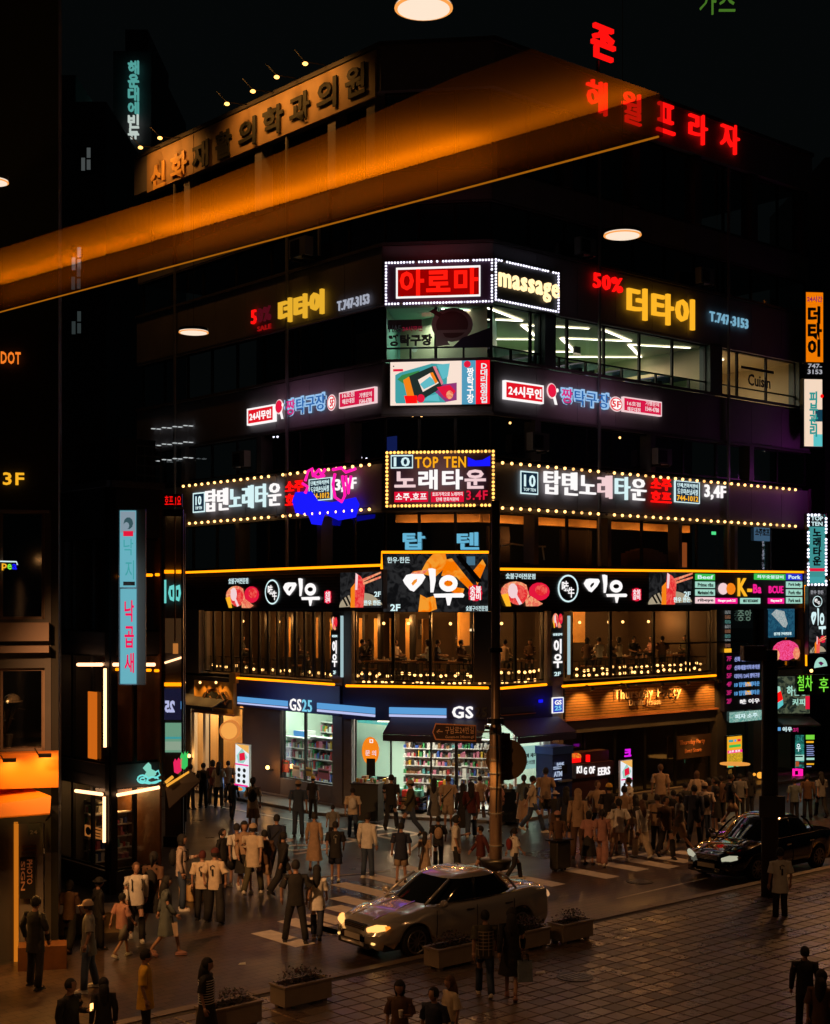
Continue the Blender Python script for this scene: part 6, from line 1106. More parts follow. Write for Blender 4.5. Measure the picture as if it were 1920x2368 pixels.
for (y0, y1), s, c in zip(ys, '해운대에빈뉴', (0, 0, 0, 0, 1, 1)): t.text(s, 297, y0, 322, y1, .3, em('tower_teal', (.10, .42, .38), .8) if c == 0 else em('tower_white', (.62, .72, .66), .8), .2, .02)
for r_, y in enumerate((990, 1028, 1064)):  # window reflections of ceiling spots, built as glowing boxes on the wall
    t = T('reflected_lamp_row', 'row of eight tiny white marks standing for lamp reflections on the dark left front, %s row' % ('top', 'middle', 'bottom')[r_], 'reflected lamp row', FL, FL.u(350), FL.z(350, y), .05); W = FL
    for k in range(8): x = 351 + 12.4 * k; yy = y + 2 - 1.2 * k + (1 if k % 2 else -1); u = FL.u(x, .2); z = FL.z(x, yy, .2); a = t.L(u - .055, .2, z - .014); c = t.L(u + .055, .05, z + .014); b = MB(); b.box(a[0], c[0], a[1], c[1], a[2], c[2]); b.obj('lamp', em('reflected_white_lamp', (.7, .75, .75), .7), t.e)
b = MB()
# dark neighbour on the right behind the blade signs
rb = empty('neighbour_building', (21, 64, 0), 0, 'dark neighbouring block at the right edge of the view', 'building'); b = MB(); b.box(-2.6, 14, 0, 10, 0, 27); b.obj('wall', mat('night_green_wall', (.035, .05, .05), .6), rb)
for k in range(6): b = MB(); b.box(-1.8, 6, -.06, 0, 3.5 + 3.6 * k, 5.2 + 3.6 * k); b.obj('window', M_DGLASS, rb)
for k in range(6): b = MB(); b.box(-2.62, 12, -.2, -.065, 2.2 + 3.6 * k, 2.5 + 3.6 * k); b.obj('ledge', M_WALL2, rb)
t = T('rooftop_sign', 'green lettering cut off by the top edge, upper right', 'sign', Wall((19, 62), 0), 15, 32, 0); t.text('가스', 1618, -20, 1700, 34, 0, em('dull_green_sign', (.07, .20, .02), .8), .1, .0); t.box('post', t.u0 + .2, t.u0 + .3, 20, 32.2, -.3, -.2, M_FRAME); t.box('beam', t.u0 - 1, t.u0 + 2, 32.1, 32.2, -.3, -.2, M_FRAME)
# -------- near left building with the amber fascia
WN = Wall(((118 - HX) / FP * 28, 28), R(13.5)); nb = empty('cafe_building', (WN.P.x, WN.P.y, 0), 0, 'near left building with amber fascia, upstairs windows and a doorway', 'building'); N = BT(WN, nb)
def nbx(nm, x0, y0, x1, y1, o0, o1, m): return N.box(nm, WN.u(x0, o1), WN.u(x1, o1), WN.z((x0 + x1) / 2, y1, o1), WN.z((x0 + x1) / 2, y0, o1), o0, o1, m)
uL = -4.0
N.box('wall', uL, .0, WN.z(60, 1180), 22, -.4, 0, M_BLACK); N.box('wall', uL, 0, WN.z(60, 1545), WN.z(60, 1432), -.4, 0, M_WALL2); N.box('wall', uL, 0, WN.z(60, 1905), WN.z(60, 1738), -.4, 0, M_WALL2)
N.box('side_wall', .0, .14, 0, 22, -9, .0, M_BLACK); N.box('pier', -.12, .0, 0, WN.z(60, 1180), -.4, .02, M_WALL2)
for y0, y1 in ((1181, 1432), (1546, 1738)): windows(N, [uL, WN.u(0) - 1.2, WN.u(0), WN.u(102), -.12], WN.z(60, y1), WN.z(60, y0), M_DGLASS, -.15, fm=mat('taupe_case'))
room(N, uL, -.13, WN.z(60, 1738), WN.z(60, 1546), 3, M_RW, M_RC, M_RC); room(N, uL, -.13, WN.z(60, 1432), WN.z(60, 1181), 3, M_DARKROOM, M_DARKROOM, M_DARKROOM)
light('shop_light', 'POINT', N.L(-1.2, -1.4, 5.6), 2.2, (1, .7, .4), nb, shadow_soft_size=.1)
nbx('ledge', -120, 1440, 113, 1483, 0, .25, mat('taupe_ledge', (.22, .16, .14), .5)); nbx('ledge', -120, 1494, 113, 1510, 0, .3, mat('taupe_ledge')); nbx('ledge', -120, 1178, 113, 1184, 0, .15, M_WALL)
t = T('hanging_lamp', 'pale dome lamp behind the lower upstairs window on the left', 'lamp', WN, WN.u(28, -.6), WN.z(28, 1625, -.6), -.6); b = MB(); c_ = Vector(t.L(WN.u(28, -.6), -.6, WN.z(28, 1618, -.6))); b.ball(c_, (.16, .16, .12), 12, 8, keep=lambda c: c.z > -.03); b.ring(c_ + Vector((0, 0, -.045)), .21, .02, 14); b.obj('shade', mat('beige_shade', (.45, .36, .28), .6), t.e); b = MB(); b.ball(c_ + Vector((-.08, -.16, -.03)), .025, 6, 4); b.obj('bulb', E_BULB, t.e)
t = T('house_plant', 'spiky potted plant behind the lower upstairs window on the left', 'plant', WN, WN.u(12, -.7), WN.z(60, 1738), -.7)
random.seed(5)
for k in range(16):
    b = MB(); a = 2 * math.pi * k / 16; l_ = random.uniform(.25, .5); p0 = Vector(t.L(t.u0, -.7, t.z0 + .25)); h_ = random.uniform(.3, .6)
    p1 = p0 + Vector((math.cos(a) * l_ * .5, math.sin(a) * l_ * .4, h_)); p2 = p0 + Vector((math.cos(a) * l_, math.sin(a) * l_ * .6, h_ * .9)); s = Vector((-math.sin(a), math.cos(a), 0)) * .03
    b.add([p0 - s * .5, p0 + s * .5, p1 + s, p1 - s, p2], [(0, 1, 2, 3), (3, 2, 4)]); b.obj('leaf', mat('dusky_leaf', (.14, .10, .05), .5), t.e)
b = MB(); b.tube([t.L(t.u0, -.7, t.z0 + .02), t.L(t.u0, -.7, t.z0 + .28)], [.12, .16], 10); b.obj('pot', M_CONC, t.e)
ORG = mat('amber_painted_fascia', (.85, .26, .02), .5)
t = T('shop_fascia', 'plain bright amber fascia board with two small clamp lamps at the left edge', 'shop fascia', WN, uL, WN.z(60, 1825, .5), 0)
ua, ub = uL, WN.u(135, .5); za, zb = WN.z(100, 1822, .5), WN.z(100, 1741, .5); t.box('fascia_board', ua, ub, za, zb, .12, .5, ORG)
for x in (22, 104): u = WN.u(x, .8); z = WN.z(x, 1747 if x > 50 else 1758, .8); b = MB(); a = t.L(u - .12, .88, z - .03); c = t.L(u + .12, .7, z + .03); b.box(a[0], c[0], a[1], c[1], a[2], c[2]); b.obj('lamp_head', M_FRAME, t.e); b = MB(); b.tube([t.L(u - .12, .7, z), t.L(u - .2, .4, z + .1)], .012, 4); b.obj('arm', M_FRAME, t.e); light('lamp_light', 'SPOT', t.L(u, .86, z - .05), 26, (1, .46, .07), t.e, spot_size=R(150), spot_blend=.8, shadow_soft_size=.05, rot=(R(35), 0, 0))
light('lamp_light', 'SPOT', t.L(WN.u(60, 1.6), 1.8, za - .9), 22, (1, .5, .12), t.e, spot_size=R(120), spot_blend=.8, shadow_soft_size=.1, rot=(R(140), 0, 0))
for x in (-1.6, .15): light('added_ground_light', 'SPOT', N.L(x, 1.1, 2.6), 120, (1, .42, .08), nb, spot_size=R(150), spot_blend=.8, shadow_soft_size=.1, rot=(R(-20), 0, WN.a))  # spots added to brighten the near ground, no lamps hang here
t = T('awning', 'sloping amber cloth awning below the amber fascia at the left edge', 'awning', WN, uL, WN.z(60, 1895, .9), .1)
z0, z1 = WN.z(60, 1888, .9), WN.z(60, 1822, .3); b = MB(); ur = WN.u(118, .9); A = [t.L(uL, .13, z1), t.L(ur - .45, .13, z1), t.L(ur, .75, z0 + .35), t.L(ur - .02, .93, z0 + .05), t.L(uL, .95, z0 - .12)]; b.add(A + [(p[0], p[1] + .03, p[2] - .03) for p in A], [(0, 4, 3, 2, 1), (5, 6, 7, 8, 9)] + [(k, (k + 1) % 5, (k + 1) % 5 + 5, k + 5) for k in range(5)]); b.obj('canopy_cloth', ORG, t.e); b = MB(); b.tube([t.L(ur - .1, .13, z0 - .2), t.L(ur, .85, z0)], .02, 5); b.obj('bracket', M_FRAME, t.e)
N.box('door_panel', uL, WN.u(30), 0, WN.z(60, 1905), -.35, -.1, M_WALL2); N.box('door_post', WN.u(32), WN.u(42), 0, WN.z(60, 1900), -.2, .0, em('amber_post', (.62, .17, .01), .85)); N.box('side_panel', WN.u(44), WN.u(100), 0, WN.z(60, 1905), -.3, -.05, M_WALL); N.box('bench', -.6, .3, .0, .45, .3, .8, M_WOOD)
t = T('shop_sign', 'small dark shield sign with the number 24 by the left doorway', 'sign', WN, WN.u(65), WN.z(65, 1933), 0); t.pb('panel', 64, 1904, 94, 1932, .0, .03, mat('slate_panel', (.10, .10, .10), .5)); t.pb('panel', 66, 1906, 92, 1930, .032, .04, M_PANEL); t.text('24', 69, 1920, 86, 1929, .045, mat('pale_paint_letter', (.6, .55, .5), .5), .01, .02)
for k in range(3): N.box('slat', WN.u(50), WN.u(84), WN.z(60, 1960 + 8 * k), WN.z(60, 1957 + 8 * k), -.04, .0, M_WOOD)
t = T('shop_banner', 'black vertical photo shop banner with sideways lettering by the left doorway', 'banner', WN, WN.u(48), WN.z(48, 2080), .05); t.pb('panel', 46, 1982, 82, 2078, .02, .06, M_PANEL)
for s, x0, x1, y0, y1 in (('PHOTO', 62, 75, 1988, 2045), ('SIGN', 48, 58, 1992, 2060)):
    v, f = lettering(s, .02, False)[0]; u0, u1, z0, z1 = t.rect(x0, y0, x1, y1, .07); b = MB(); b.add([t.L(u0 + p[1] * (u1 - u0), .065 + p[2] * .01, z1 - p[0] * (z1 - z0)) for p in v], [tuple(reversed(q)) for q in f]); b.obj('lettering', mat('peach_letter', (.8, .45, .3), .5), t.e)
t = T('wall_lettering', 'amber 3F lettering high on the near left building', 'sign', WN, WN.u(7), WN.z(7, 1123), .0); t.text('3F', 7, 1093, 56, 1122, .06, E_YEL, .05, .03)
t = T('wall_lettering', 'amber serif lettering DOT at the left edge, high up', 'sign', WN, WN.u(0), WN.z(2, 842), .0); t.text('DOT', 2, 814, 48, 842, .06, em('dot_amber', (1, .22, .02), .95), .05, .03)
t = T('window_sign', 'small sign with yellow and blue lettering in the upper left window', 'sign', WN, WN.u(0), WN.z(0, 1325), .0); t.text('p', 4, 1303, 16, 1319, .03, E_YEL, .01, .02); t.text('e', 17, 1304, 27, 1317, .03, E_GREEN, .01, .02); t.text('a', 28, 1304, 39, 1317, .03, E_BLUE, .01, .04); t.tubes('neon_tube', [[(0, 1298), (38, 1299), (40, 1306)]], .012, E_COOL, .03)
# ================================================================ people
def skin(vs, es, rs, sub=1):
    """grow a continuous skin round a skeleton and return (verts, faces)"""
    me = bpy.data.meshes.new('s'); me.from_pydata(vs, es, []); o = bpy.data.objects.new('s', me); col.objects.link(o)
    m = o.modifiers.new('s', 'SKIN'); m.use_smooth_shade = True; m.branch_smoothing = .4
    for k, r in enumerate(rs):
        d = me.skin_vertices[0].data[k]; d.radius = r if isinstance(r, tuple) else (r, r); d.use_root = (k == 0)
    if sub: s = o.modifiers.new('u', 'SUBSURF'); s.levels = sub; s.render_levels = sub
    return o
_jobs = []
def queue(key, parts): _jobs.append((key, parts))
def pose(kind, female):
    """joint positions for a 1.72 m figure that faces -Y; returns dict"""
    sw = .165 if female else .195; hw = .085
    J = dict(pel=(0, 0, .94), wai=(0, .0, 1.10), che=(0, .01, 1.30), neck=(0, .015, 1.46), head=(0, -.01, 1.56))
    def arm(s, sh, el, wr): J['s%d' % s] = (s * sh[0], sh[1], sh[2]); J['e%d' % s] = (s * el[0], el[1], el[2]); J['w%d' % s] = (s * wr[0], wr[1], wr[2])
    def leg(s, kn, an): J['h%d' % s] = (s * hw, 0, .90); J['k%d' % s] = (s * kn[0], kn[1], kn[2]); J['a%d' % s] = (s * an[0], an[1], an[2])
    S = (sw, .01, 1.40)
    if kind == 'stand':
        arm(1, S, (sw + .055, .03, 1.13), (sw + .07, -.03, .88)); arm(-1, S, (sw + .055, .03, 1.13), (sw + .06, -.04, .88)); leg(1, (.10, -.01, .50), (.12, .02, .09)); leg(-1, (.10, -.03, .50), (.12, -.03, .09))
    elif kind == 'walk':
        arm(1, S, (sw + .05, .12, 1.15), (sw + .06, .18, .92)); arm(-1, S, (sw + .05, -.06, 1.13), (sw + .05, -.22, .94)); leg(1, (.09, -.20, .52), (.09, -.26, .10)); leg(-1, (.09, .06, .50), (.08, .33, .17))
    elif kind == 'stride':
        arm(1, S, (sw + .05, -.10, 1.15), (sw + .04, -.24, 1.0)); arm(-1, S, (sw + .05, .14, 1.14), (sw + .06, .22, .93)); leg(1, (.10, .09, .50), (.12, .36, .19)); leg(-1, (.10, -.22, .53), (.12, -.33, .10))
    elif kind == 'phone':
        arm(1, S, (sw + .05, -.02, 1.14), (sw - .05, -.27, 1.20)); arm(-1, S, (sw + .055, .03, 1.13), (sw + .05, -.05, .88)); leg(1, (.09, -.02, .50), (.10, .01, .09)); leg(-1, (.10, -.05, .50), (.11, -.04, .09))
    elif kind == 'wide':
        arm(1, S, (sw + .11, .03, 1.15), (sw + .10, -.04, .93)); arm(-1, S, (sw + .12, .04, 1.15), (sw + .08, -.06, .94)); leg(1, (.16, -.06, .50), (.22, -.08, .09)); leg(-1, (.15, .04, .50), (.20, .14, .10))
    elif kind == 'sit':
        arm(1, S, (sw + .06, -.08, 1.15), (sw - .06, -.30, 1.12)); arm(-1, S, (sw + .06, -.06, 1.15), (sw - .04, -.30, 1.10)); leg(1, (.11, -.42, .93), (.11, -.40, .50)); leg(-1, (.11, -.42, .93), (.11, -.44, .50))
    return J
def body_parts(kind, female):
    J = pose(kind, female); N = ['pel', 'wai', 'che', 'neck', 'head']; vs = [J[n] for n in N]; f = .9 if female else 1
    rs = [(.115 * f, .095 * f), (.105 * f, .08 * f), (.125 * f, .085 * f), (.052, .052), (.055, .06)]; es = [(0, 1), (1, 2), (2, 3), (3, 4)]
    for s in (1, -1):
        b = len(vs); vs += [J['s%d' % s], J['e%d' % s], J['w%d' % s]]; rs += [.048 * f, .037 * f, .026 * f]; es += [(2, b), (b, b + 1), (b + 1, b + 2)]
        a = Vector(J['a%d' % s]); b = len(vs); vs += [J['h%d' % s], J['k%d' % s], tuple(a), tuple(a + Vector((.01 * s, -.13, -.055)))]; rs += [.078 * f, .052, .036, .03]; es += [(0, b), (b, b + 1), (b + 1, b + 2), (b + 2, b + 3)]
    return J, skin(vs, es, rs)
def hand(mb, wr, el, s):
    """palm, four fingers of unequal length slightly curled, and a thumb from the side"""
    wr, el = Vector(wr), Vector(el); d = (wr - el).normalized(); side = Vector((0, -1, 0)) - d * Vector((0, -1, 0)).dot(d); side.normalize(); nrm = d.cross(side) * s
    def P(a, b, c): return wr + d * a + side * b + nrm * c
    mb.tube([P(-.02, 0, 0), P(.03, 0, 0), P(.085, 0, .004)], [.024, .034, .036], 6)
    for k, (o, l) in enumerate(((-.027, .055), (-.009, .068), (.009, .074), (.027, .064))): mb.tube([P(.08, o, 0), P(.08 + l * .55, o * 1.05, .006), P(.08 + l, o * 1.0, .026)], [.0095, .009, .006], 5)
    mb.tube([P(.02, .028, 0), P(.05, .055, .008), P(.085, .06, .02)], [.012, .011, .007], 5)
def head_mesh(mb, c):
    c = Vector(c) + Vector((0, -.012, .05)); b = len(mb.v); mb.ball(c, (.082, .101, .122), 14, 12)
    for k in range(b, len(mb.v)):
        v = Vector(mb.v[k]) - c
        if v.z < 0: v.x *= 1 + v.z * 2.4; v.y = v.y * (1 + v.z * 1.6) - (-.012 if v.y > 0 else 0)
        mb.v[k] = tuple(v + c)
    mb.add([c + Vector(p) for p in ((-.014, -.088, -.028), (.014, -.088, -.028), (0, -.115, -.03), (0, -.09, .018), (0, -.09, -.04))], [(0, 2, 3), (2, 1, 3), (0, 4, 2), (4, 1, 2)])
    for s in (1, -1): mb.ball(c + Vector((s * .077, .005, -.005)), (.012, .02, .03), 6, 4); mb.ball(c + Vector((s * .029, -.086, .006)), (.012, .006, .007), 6, 4, 1)
    mb.add([c + Vector(p) for p in ((-.024, -.084, -.058), (.024, -.084, -.058), (.017, -.088, -.068), (-.017, -.088, -.068))], [(0, 3, 2, 1)], 2)
    return c
_body, _part = {}, {}
def tomesh(o, smooth=True):
    dg = bpy.context.evaluated_depsgraph_get(); me = bpy.data.meshes.new_from_object(o.evaluated_get(dg)); return me
def loft(mb, rings, n):
    base = len(mb.v)
    for x, y, z, rx, ry in rings:
        for j in range(n):
            q = 2 * math.pi * j / n; c, s_ = math.cos(q), math.sin(q); w_ = 1 + (.03 * math.sin(q * 5 + z * 3) if z < 1.2 else 0)
            mb.v.append((x + rx * w_ * math.copysign(abs(c) ** .85, c), y + ry * w_ * math.copysign(abs(s_) ** .85, s_), z))
    for k in range(len(rings) - 1):
        for j in range(n): a = base + k * n + j; c = base + k * n + (j + 1) % n; mb.f.append((a, c, c + n, a + n)); mb.mi.append(0)
def prep():
    """build every body and garment once, evaluating all the skins in one pass"""
    work = {}
    for kind in ('stand', 'walk', 'stride', 'phone', 'wide', 'sit'):
        for fem in (0, 1):
            J, o = body_parts(kind, fem); work[('body', kind, fem)] = (J, o)
            f = .90 if fem else 1
            for sl in ('tee', 'long'):
                mb = MB(); loft(mb, [(0, .0, .80 if kind != 'sit' else .90, .178 * f, .135), (0, 0, .95, .176 * f, .13), (0, 0, 1.10, .158 * f, .118), (0, .0, 1.26, .172 * f, .122), (0, .005, 1.36, .182 * f, .115), (0, .01, 1.425, .150 * f, .085), (0, .012, 1.465, .075, .062)], 20)
                for s in (1, -1):
                    S, E, W_ = (Vector(J[n % s]) for n in ('s%d', 'e%d', 'w%d')); S0 = S + Vector((-s * .06, 0, -.015))
                    if sl == 'tee': mb.tube([S0, S + Vector((s * .01, 0, -.01)), S.lerp(E, .45), S.lerp(E, .9)], [.062, .07, .074, .082], 10, caps=False)
                    else: mb.tube([S0, S + Vector((s * .01, 0, -.01)), S.lerp(E, .5), E, E.lerp(W_, .5), E.lerp(W_, .97)], [.062, .07, .068, .06, .052, .044], 10)
                _part[('top', kind, fem, sl)] = mb.mesh('top', M_PANEL, True)
            for ll in ('trousers', 'wide_trousers', 'shorts'):
                mb = MB(); loft(mb, [(0, 0, 1.0, .150 * f, .112), (0, 0, .90, .170 * f, .128), (0, 0, .80, .160 * f, .12)], 18)
                for s in (1, -1):
                    Hh, K, A = (Vector(J[n % s]) for n in ('h%d', 'k%d', 'a%d')); w_ = 1.4 if ll == 'wide_trousers' else 1; H0 = Hh + Vector((-s * .0, 0, .02))
                    if ll == 'shorts': mb.tube([H0, Hh.lerp(K, .35), Hh.lerp(K, .98)], [.094, .104, .112], 12)
                    else: mb.tube([H0, Hh.lerp(K, .4), K, K.lerp(A, .5), A + Vector((0, 0, -.02))], [.092, .095, .076 * w_, .074 * w_, .07 * w_], 12)
                _part[('leg', kind, fem, ll)] = mb.mesh('trousers', M_PANEL, True)
    bpy.context.view_layer.update(); dg = bpy.context.evaluated_depsgraph_get()
    for k, (J, o) in work.items():
        me = bpy.data.meshes.new_from_object(o.evaluated_get(dg)); v = [tuple(x.co) for x in me.vertices]; f = [tuple(p.vertices) for p in me.polygons]; bpy.data.meshes.remove(me)
        mb = MB(); mb.add(v, f)
        if k[0] == 'body':
            for s in (1, -1): hand(mb, J['w%d' % s], J['e%d' % s], s)
            head_mesh(mb, J['head']); me = mb.mesh('body', [M_SKIN, M_EYE, M_LIP], True)
        _part[k] = me; _body[k] = J
    for k, (J, o) in work.items():
        d = o.data; bpy.data.objects.remove(o); bpy.data.meshes.remove(d)
M_SKIN = mat('skin', (.45, .26, .18), .5); M_EYE = mat('eye', (.02, .015, .012), .3); M_LIP = mat('lips', (.35, .10, .09), .5)
prep()
def hair_mesh(kind):
    k = ('hair', kind)
    if k in _part: return _part[k]
    c = Vector((0, -.022, 1.61)); mb = MB()
    if kind == 'short': mb.ball(c + Vector((0, .012, .02)), (.094, .110, .120), 14, 10, keep=lambda p: p.z > -.02 and (p.y > -.07 or p.z > .055) or (p.y > .02 and p.z > -.07))
    elif kind == 'bob':
        mb.ball(c + Vector((0, .012, .015)), (.104, .116, .126), 14, 10, keep=lambda p: (p.y > -.04 or p.z > .055)); mb.ball(c + Vector((0, .03, -.07)), (.095, .08, .08), 12, 8, keep=lambda p: p.y > -.035)
    elif kind == 'long':
        mb.ball(c + Vector((0, .012, .015)), (.101, .114, .126), 14, 10, keep=lambda p: (p.y > -.04 or p.z > .055)); mb.tube([c + Vector((0, .04, .02)), c + Vector((0, .07, -.12)), c + Vector((0, .10, -.28)), c + Vector((0, .10, -.40))], [.085, .10, .09, .04], 12)
    elif kind == 'tail':
        mb.ball(c + Vector((0, .012, .018)), (.094, .110, .120), 14, 10, keep=lambda p: (p.y > -.06 or p.z > .055)); mb.tube([c + Vector((0, .10, .06)), c + Vector((0, .15, -.02)), c + Vector((0, .13, -.18))], [.03, .035, .012], 8)
    elif kind == 'cap':
        mb.ball(c + Vector((0, .008, .03)), (.101, .116, .113), 14, 10, keep=lambda p: p.z > .0); mb.add([c + Vector(p) for p in ((-.07, -.08, .035), (.07, -.08, .035), (.055, -.18, .02), (-.055, -.18, .02))], [(0, 1, 2, 3)])
    elif kind == 'hat':
        mb.ball(c + Vector((0, .008, .03)), (.101, .116, .118), 14, 10, keep=lambda p: p.z > .0); mb.tube([c + Vector((0, 0, .035)), c + Vector((0, 0, .045))], .17, 16)
    _part[k] = mb.mesh('hair', M_PANEL, True); return _part[k]
def skirt_mesh(kind, l0=.95, l1=.35, r1=.26, r0=.15):
    k = ('skirt', kind, l1, r1)
    if k in _part: return _part[k]
    mb = MB(); n = 24; rings = 7
    for i in range(rings + 1):
        t_ = i / rings; z = l0 + (l1 - l0) * t_; r_ = r0 + (r1 - r0) * t_ ** .8
        for j in range(n): q = 2 * math.pi * j / n; w_ = 1 + .07 * t_ * math.sin(q * 6 + 1); mb.v.append((r_ * w_ * math.cos(q), r_ * w_ * .82 * math.sin(q) + .0, z))
    for i in range(rings):
        for j in range(n): a = i * n + j; c_ = i * n + (j + 1) % n; mb.f.append((a, a + n, c_ + n, c_)); mb.mi.append(0)
    _part[k] = mb.mesh('skirt', M_PANEL, True); return _part[k]
def shoe_mesh():
    if 'shoe' in _part: return _part['shoe']
    mb = MB(); mb.ball((0, -.045, .035), (.045, .135, .05), 10, 8, keep=lambda p: p.z > -.034); mb.box(-.042, .042, -.17, .075, 0, .018); _part['shoe'] = mb.mesh('shoe', M_PANEL, True); return _part['shoe']
def wear(name, me, m, parent, loc=None):
    o = bpy.data.objects.new(name, me); col.objects.link(o); o.parent = parent
    if loc: o.location = loc
    o.material_slots[0].link = 'OBJECT'; o.material_slots[0].material = m; return o
def fab(name, c, r=.8): return mat('cloth_' + name, c, r, noise=9, amt=.3, bump=.8)
def person(x, y, Y_h, yaw, kind, fem, label, top=('tee', 'white'), leg=('trousers', 'black'), hair=('short', 'black'), shoes='black', extra=(), group='people on the square', loc=None, scale=None, base=.0):
    """x, y = where the feet stand in the photo; Y_h = row of the crown of the head"""
    if loc is None:
        z0 = base; p = gp(x, y, z0); Y = p[1]; h = (y - Y_h) / FP * Y; loc = (p[0], p[1], z0)
        scale = max(.62, min(1.10, h / 1.73))
    e = empty('person', loc, R(yaw), label, 'person', group); e.scale = (scale, scale, scale)
    J = _body[('body', kind, fem)]
    o = bpy.data.objects.new('body', _part[('body', kind, fem)]); col.objects.link(o); o.parent = e
    wear('top', _part[('top', kind, fem, top[0])], fab(*COL[top[1]]), e)
    if leg[0] in ('skirt', 'long_skirt', 'dress'):
        wear('skirt', skirt_mesh(leg[0], l0=.98, l1=.30 if leg[0] == 'long_skirt' else .48, r1=.25 if leg[0] == 'long_skirt' else .24), fab(*COL[leg[1]]), e)
    else: wear(leg[0] if leg[0] == 'shorts' else 'trousers', _part[('leg', kind, fem, leg[0])], fab(*COL[leg[1]]), e)
    if hair: wear('hair' if hair[0] not in ('cap', 'hat') else 'cap', hair_mesh(hair[0]), fab(*COL[hair[1]]), e)
    if hair and hair[0] in ('cap', 'hat'): wear('hair', hair_mesh('short'), fab(*COL['black']), e, (0, .004, -.012))
    for s in (1, -1):
        a = J['a%d' % s]; so = wear('shoe', shoe_mesh(), fab(*COL[shoes]), e, (a[0], a[1] + .0, a[2] - .09))
        if a[2] > .12 and kind != 'sit': so.rotation_euler = (R(28), 0, 0)
    for ex in extra:
        b = MB()
        if ex[0] == 'backpack': b.ball((0, .20, 1.20), (.14, .09, .20), 10, 8); b.tube([(.1, .12, 1.40), (.11, -.13, 1.36), (.11, -.14, 1.15), (.1, .1, 1.08)], .016, 5); b.tube([(-.1, .12, 1.40), (-.11, -.13, 1.36), (-.11, -.14, 1.15), (-.1, .1, 1.08)], .016, 5); nm = 'backpack'
        elif ex[0] == 'strap': b.tube([(-.17, .02, 1.43), (-.06, .14, 1.28), (.12, .14, 1.08), (.17, .03, 1.0)], .016, 5); b.ball((.19, .02, .96), (.05, .1, .08), 8, 6); nm = 'shoulder_bag'
        elif ex[0] == 'sash': b.box(-.16, .16, -.16, .16, 1.18, 1.22); nm = 'belt'
        elif ex[0] == 'print': 
            sgn = 1 if ex[2] == 'back' else -1
            b.tube([(-.05, sgn * .135, 1.33), (0, sgn * .136, 1.36), (.05, sgn * .135, 1.33), (.045, sgn * .137, 1.25)], .014, 4); b.box(-.02, .02, min(sgn * .128, sgn * .145), max(sgn * .128, sgn * .145), 1.12, 1.27); nm = 'shirt_print'
        elif ex[0] == 'stripes':
            for k in range(10): b.tube([(.186 * math.cos(q), .004 + .143 * math.sin(q), .95 + k * .045) for q in [2 * math.pi * j / 12 for j in range(13)]], .007, 4, caps=False)
            nm = 'stripe'
        elif ex[0] == 'plaid':
            for k in range(6): b.tube([(.184 * math.cos(q), .004 + .14 * math.sin(q), .98 + k * .07) for q in [2 * math.pi * j / 12 for j in range(13)]], .008, 4, caps=False)
            for j in range(10): q = 2 * math.pi * j / 10; b.tube([(.184 * math.cos(q), .004 + .14 * math.sin(q), .85), (.184 * math.cos(q), .006 + .132 * math.sin(q), 1.34)], .007, 4)
            nm = 'plaid_line'
        elif ex[0] == 'phone': w_ = J['w1']; b.box(w_[0] - .07, w_[0] + .0, w_[1] - .12, w_[1] - .11, w_[2] + .02, w_[2] + .14); nm = 'phone'
        elif ex[0] == 'cup': w_ = J['w1']; b.tube([(w_[0] - .03, w_[1] - .1, w_[2] + .0), (w_[0] - .03, w_[1] - .1, w_[2] + .13)], [.03, .042], 10); nm = 'cup'
        elif ex[0] == 'overall': b.box(-.09, .09, .12, .14, 1.05, 1.34); nm = 'bib'
        elif ex[0] == 'longhem': wear('hem', skirt_mesh('hem', l0=.98, l1=.70, r1=.20, r0=.165), fab(*COL[ex[1]]), e); continue
        b.obj(nm, em('phone_glow', (1, .55, .15), 3) if ex[0] == 'phone' else fab(*COL[ex[1]]), e, ex[0] in ('backpack', 'strap'))
    return e
COL = {n: (n, c) for n, c in dict(white=(.80, .77, .72), black=(.018, .018, .02), dark=(.03, .03, .032), navy=(.02, .028, .06), beige=(.50, .38, .27), tan=(.42, .29, .19), grey=(.22, .22, .21), brown=(.12, .065, .04), yellow=(.80, .46, .04), cream=(.66, .56, .42), pink=(.5, .26, .22), red=(.22, .025, .025), denim=(.05, .08, .15), olive=(.09, .085, .05), bluegrey=(.12, .15, .16), maroon=(.10, .02, .02), pale=(.62, .52, .46)).items()}
P = person
# -- crossing group on the left
P(515, 2050, 1917, 60, 'stand', 1, 'woman in black at the left end of the crossing group, face turned right', ('long', 'black'), ('trousers', 'black'), ('tail', 'black'), 'white')
P(548, 2054, 1905, 205, 'walk', 0, 'man in a white T-shirt and dark shorts seen from behind on the crossing', ('tee', 'white'), ('shorts', 'black'), ('short', 'dark'), 'white')
P(585, 2070, 1905, 170, 'stride', 0, 'man in a sand coloured cap and loose sand T-shirt seen from behind', ('tee', 'cream'), ('trousers', 'olive'), ('cap', 'beige'), 'white', (('longhem', 'cream'),))
P(612, 2064, 1920, 195, 'walk', 0, 'person in a faded brown T-shirt and tan shorts right of the man in the cap', ('tee', 'brown'), ('shorts', 'tan'), ('short', 'black'), 'white')
P(655, 2072, 1924, 130, 'stride', 1, 'person all in black striding right with hair tied up', ('long', 'black'), ('wide_trousers', 'black'), ('tail', 'black'), 'black')
P(727, 2012, 1880, 175, 'stand', 1, 'person in a long beige coat standing with back turned by the road lettering', ('long', 'tan'), ('long_skirt', 'tan'), ('short', 'dark'), 'brown')
P(776, 2038, 1900, 185, 'walk', 0, 'man in a baggy black T-shirt with pale print across the shoulders', ('tee', 'black'), ('shorts', 'navy'), ('short', 'black'), 'white', (('print', 'grey', 'back'), ('longhem', 'black')))
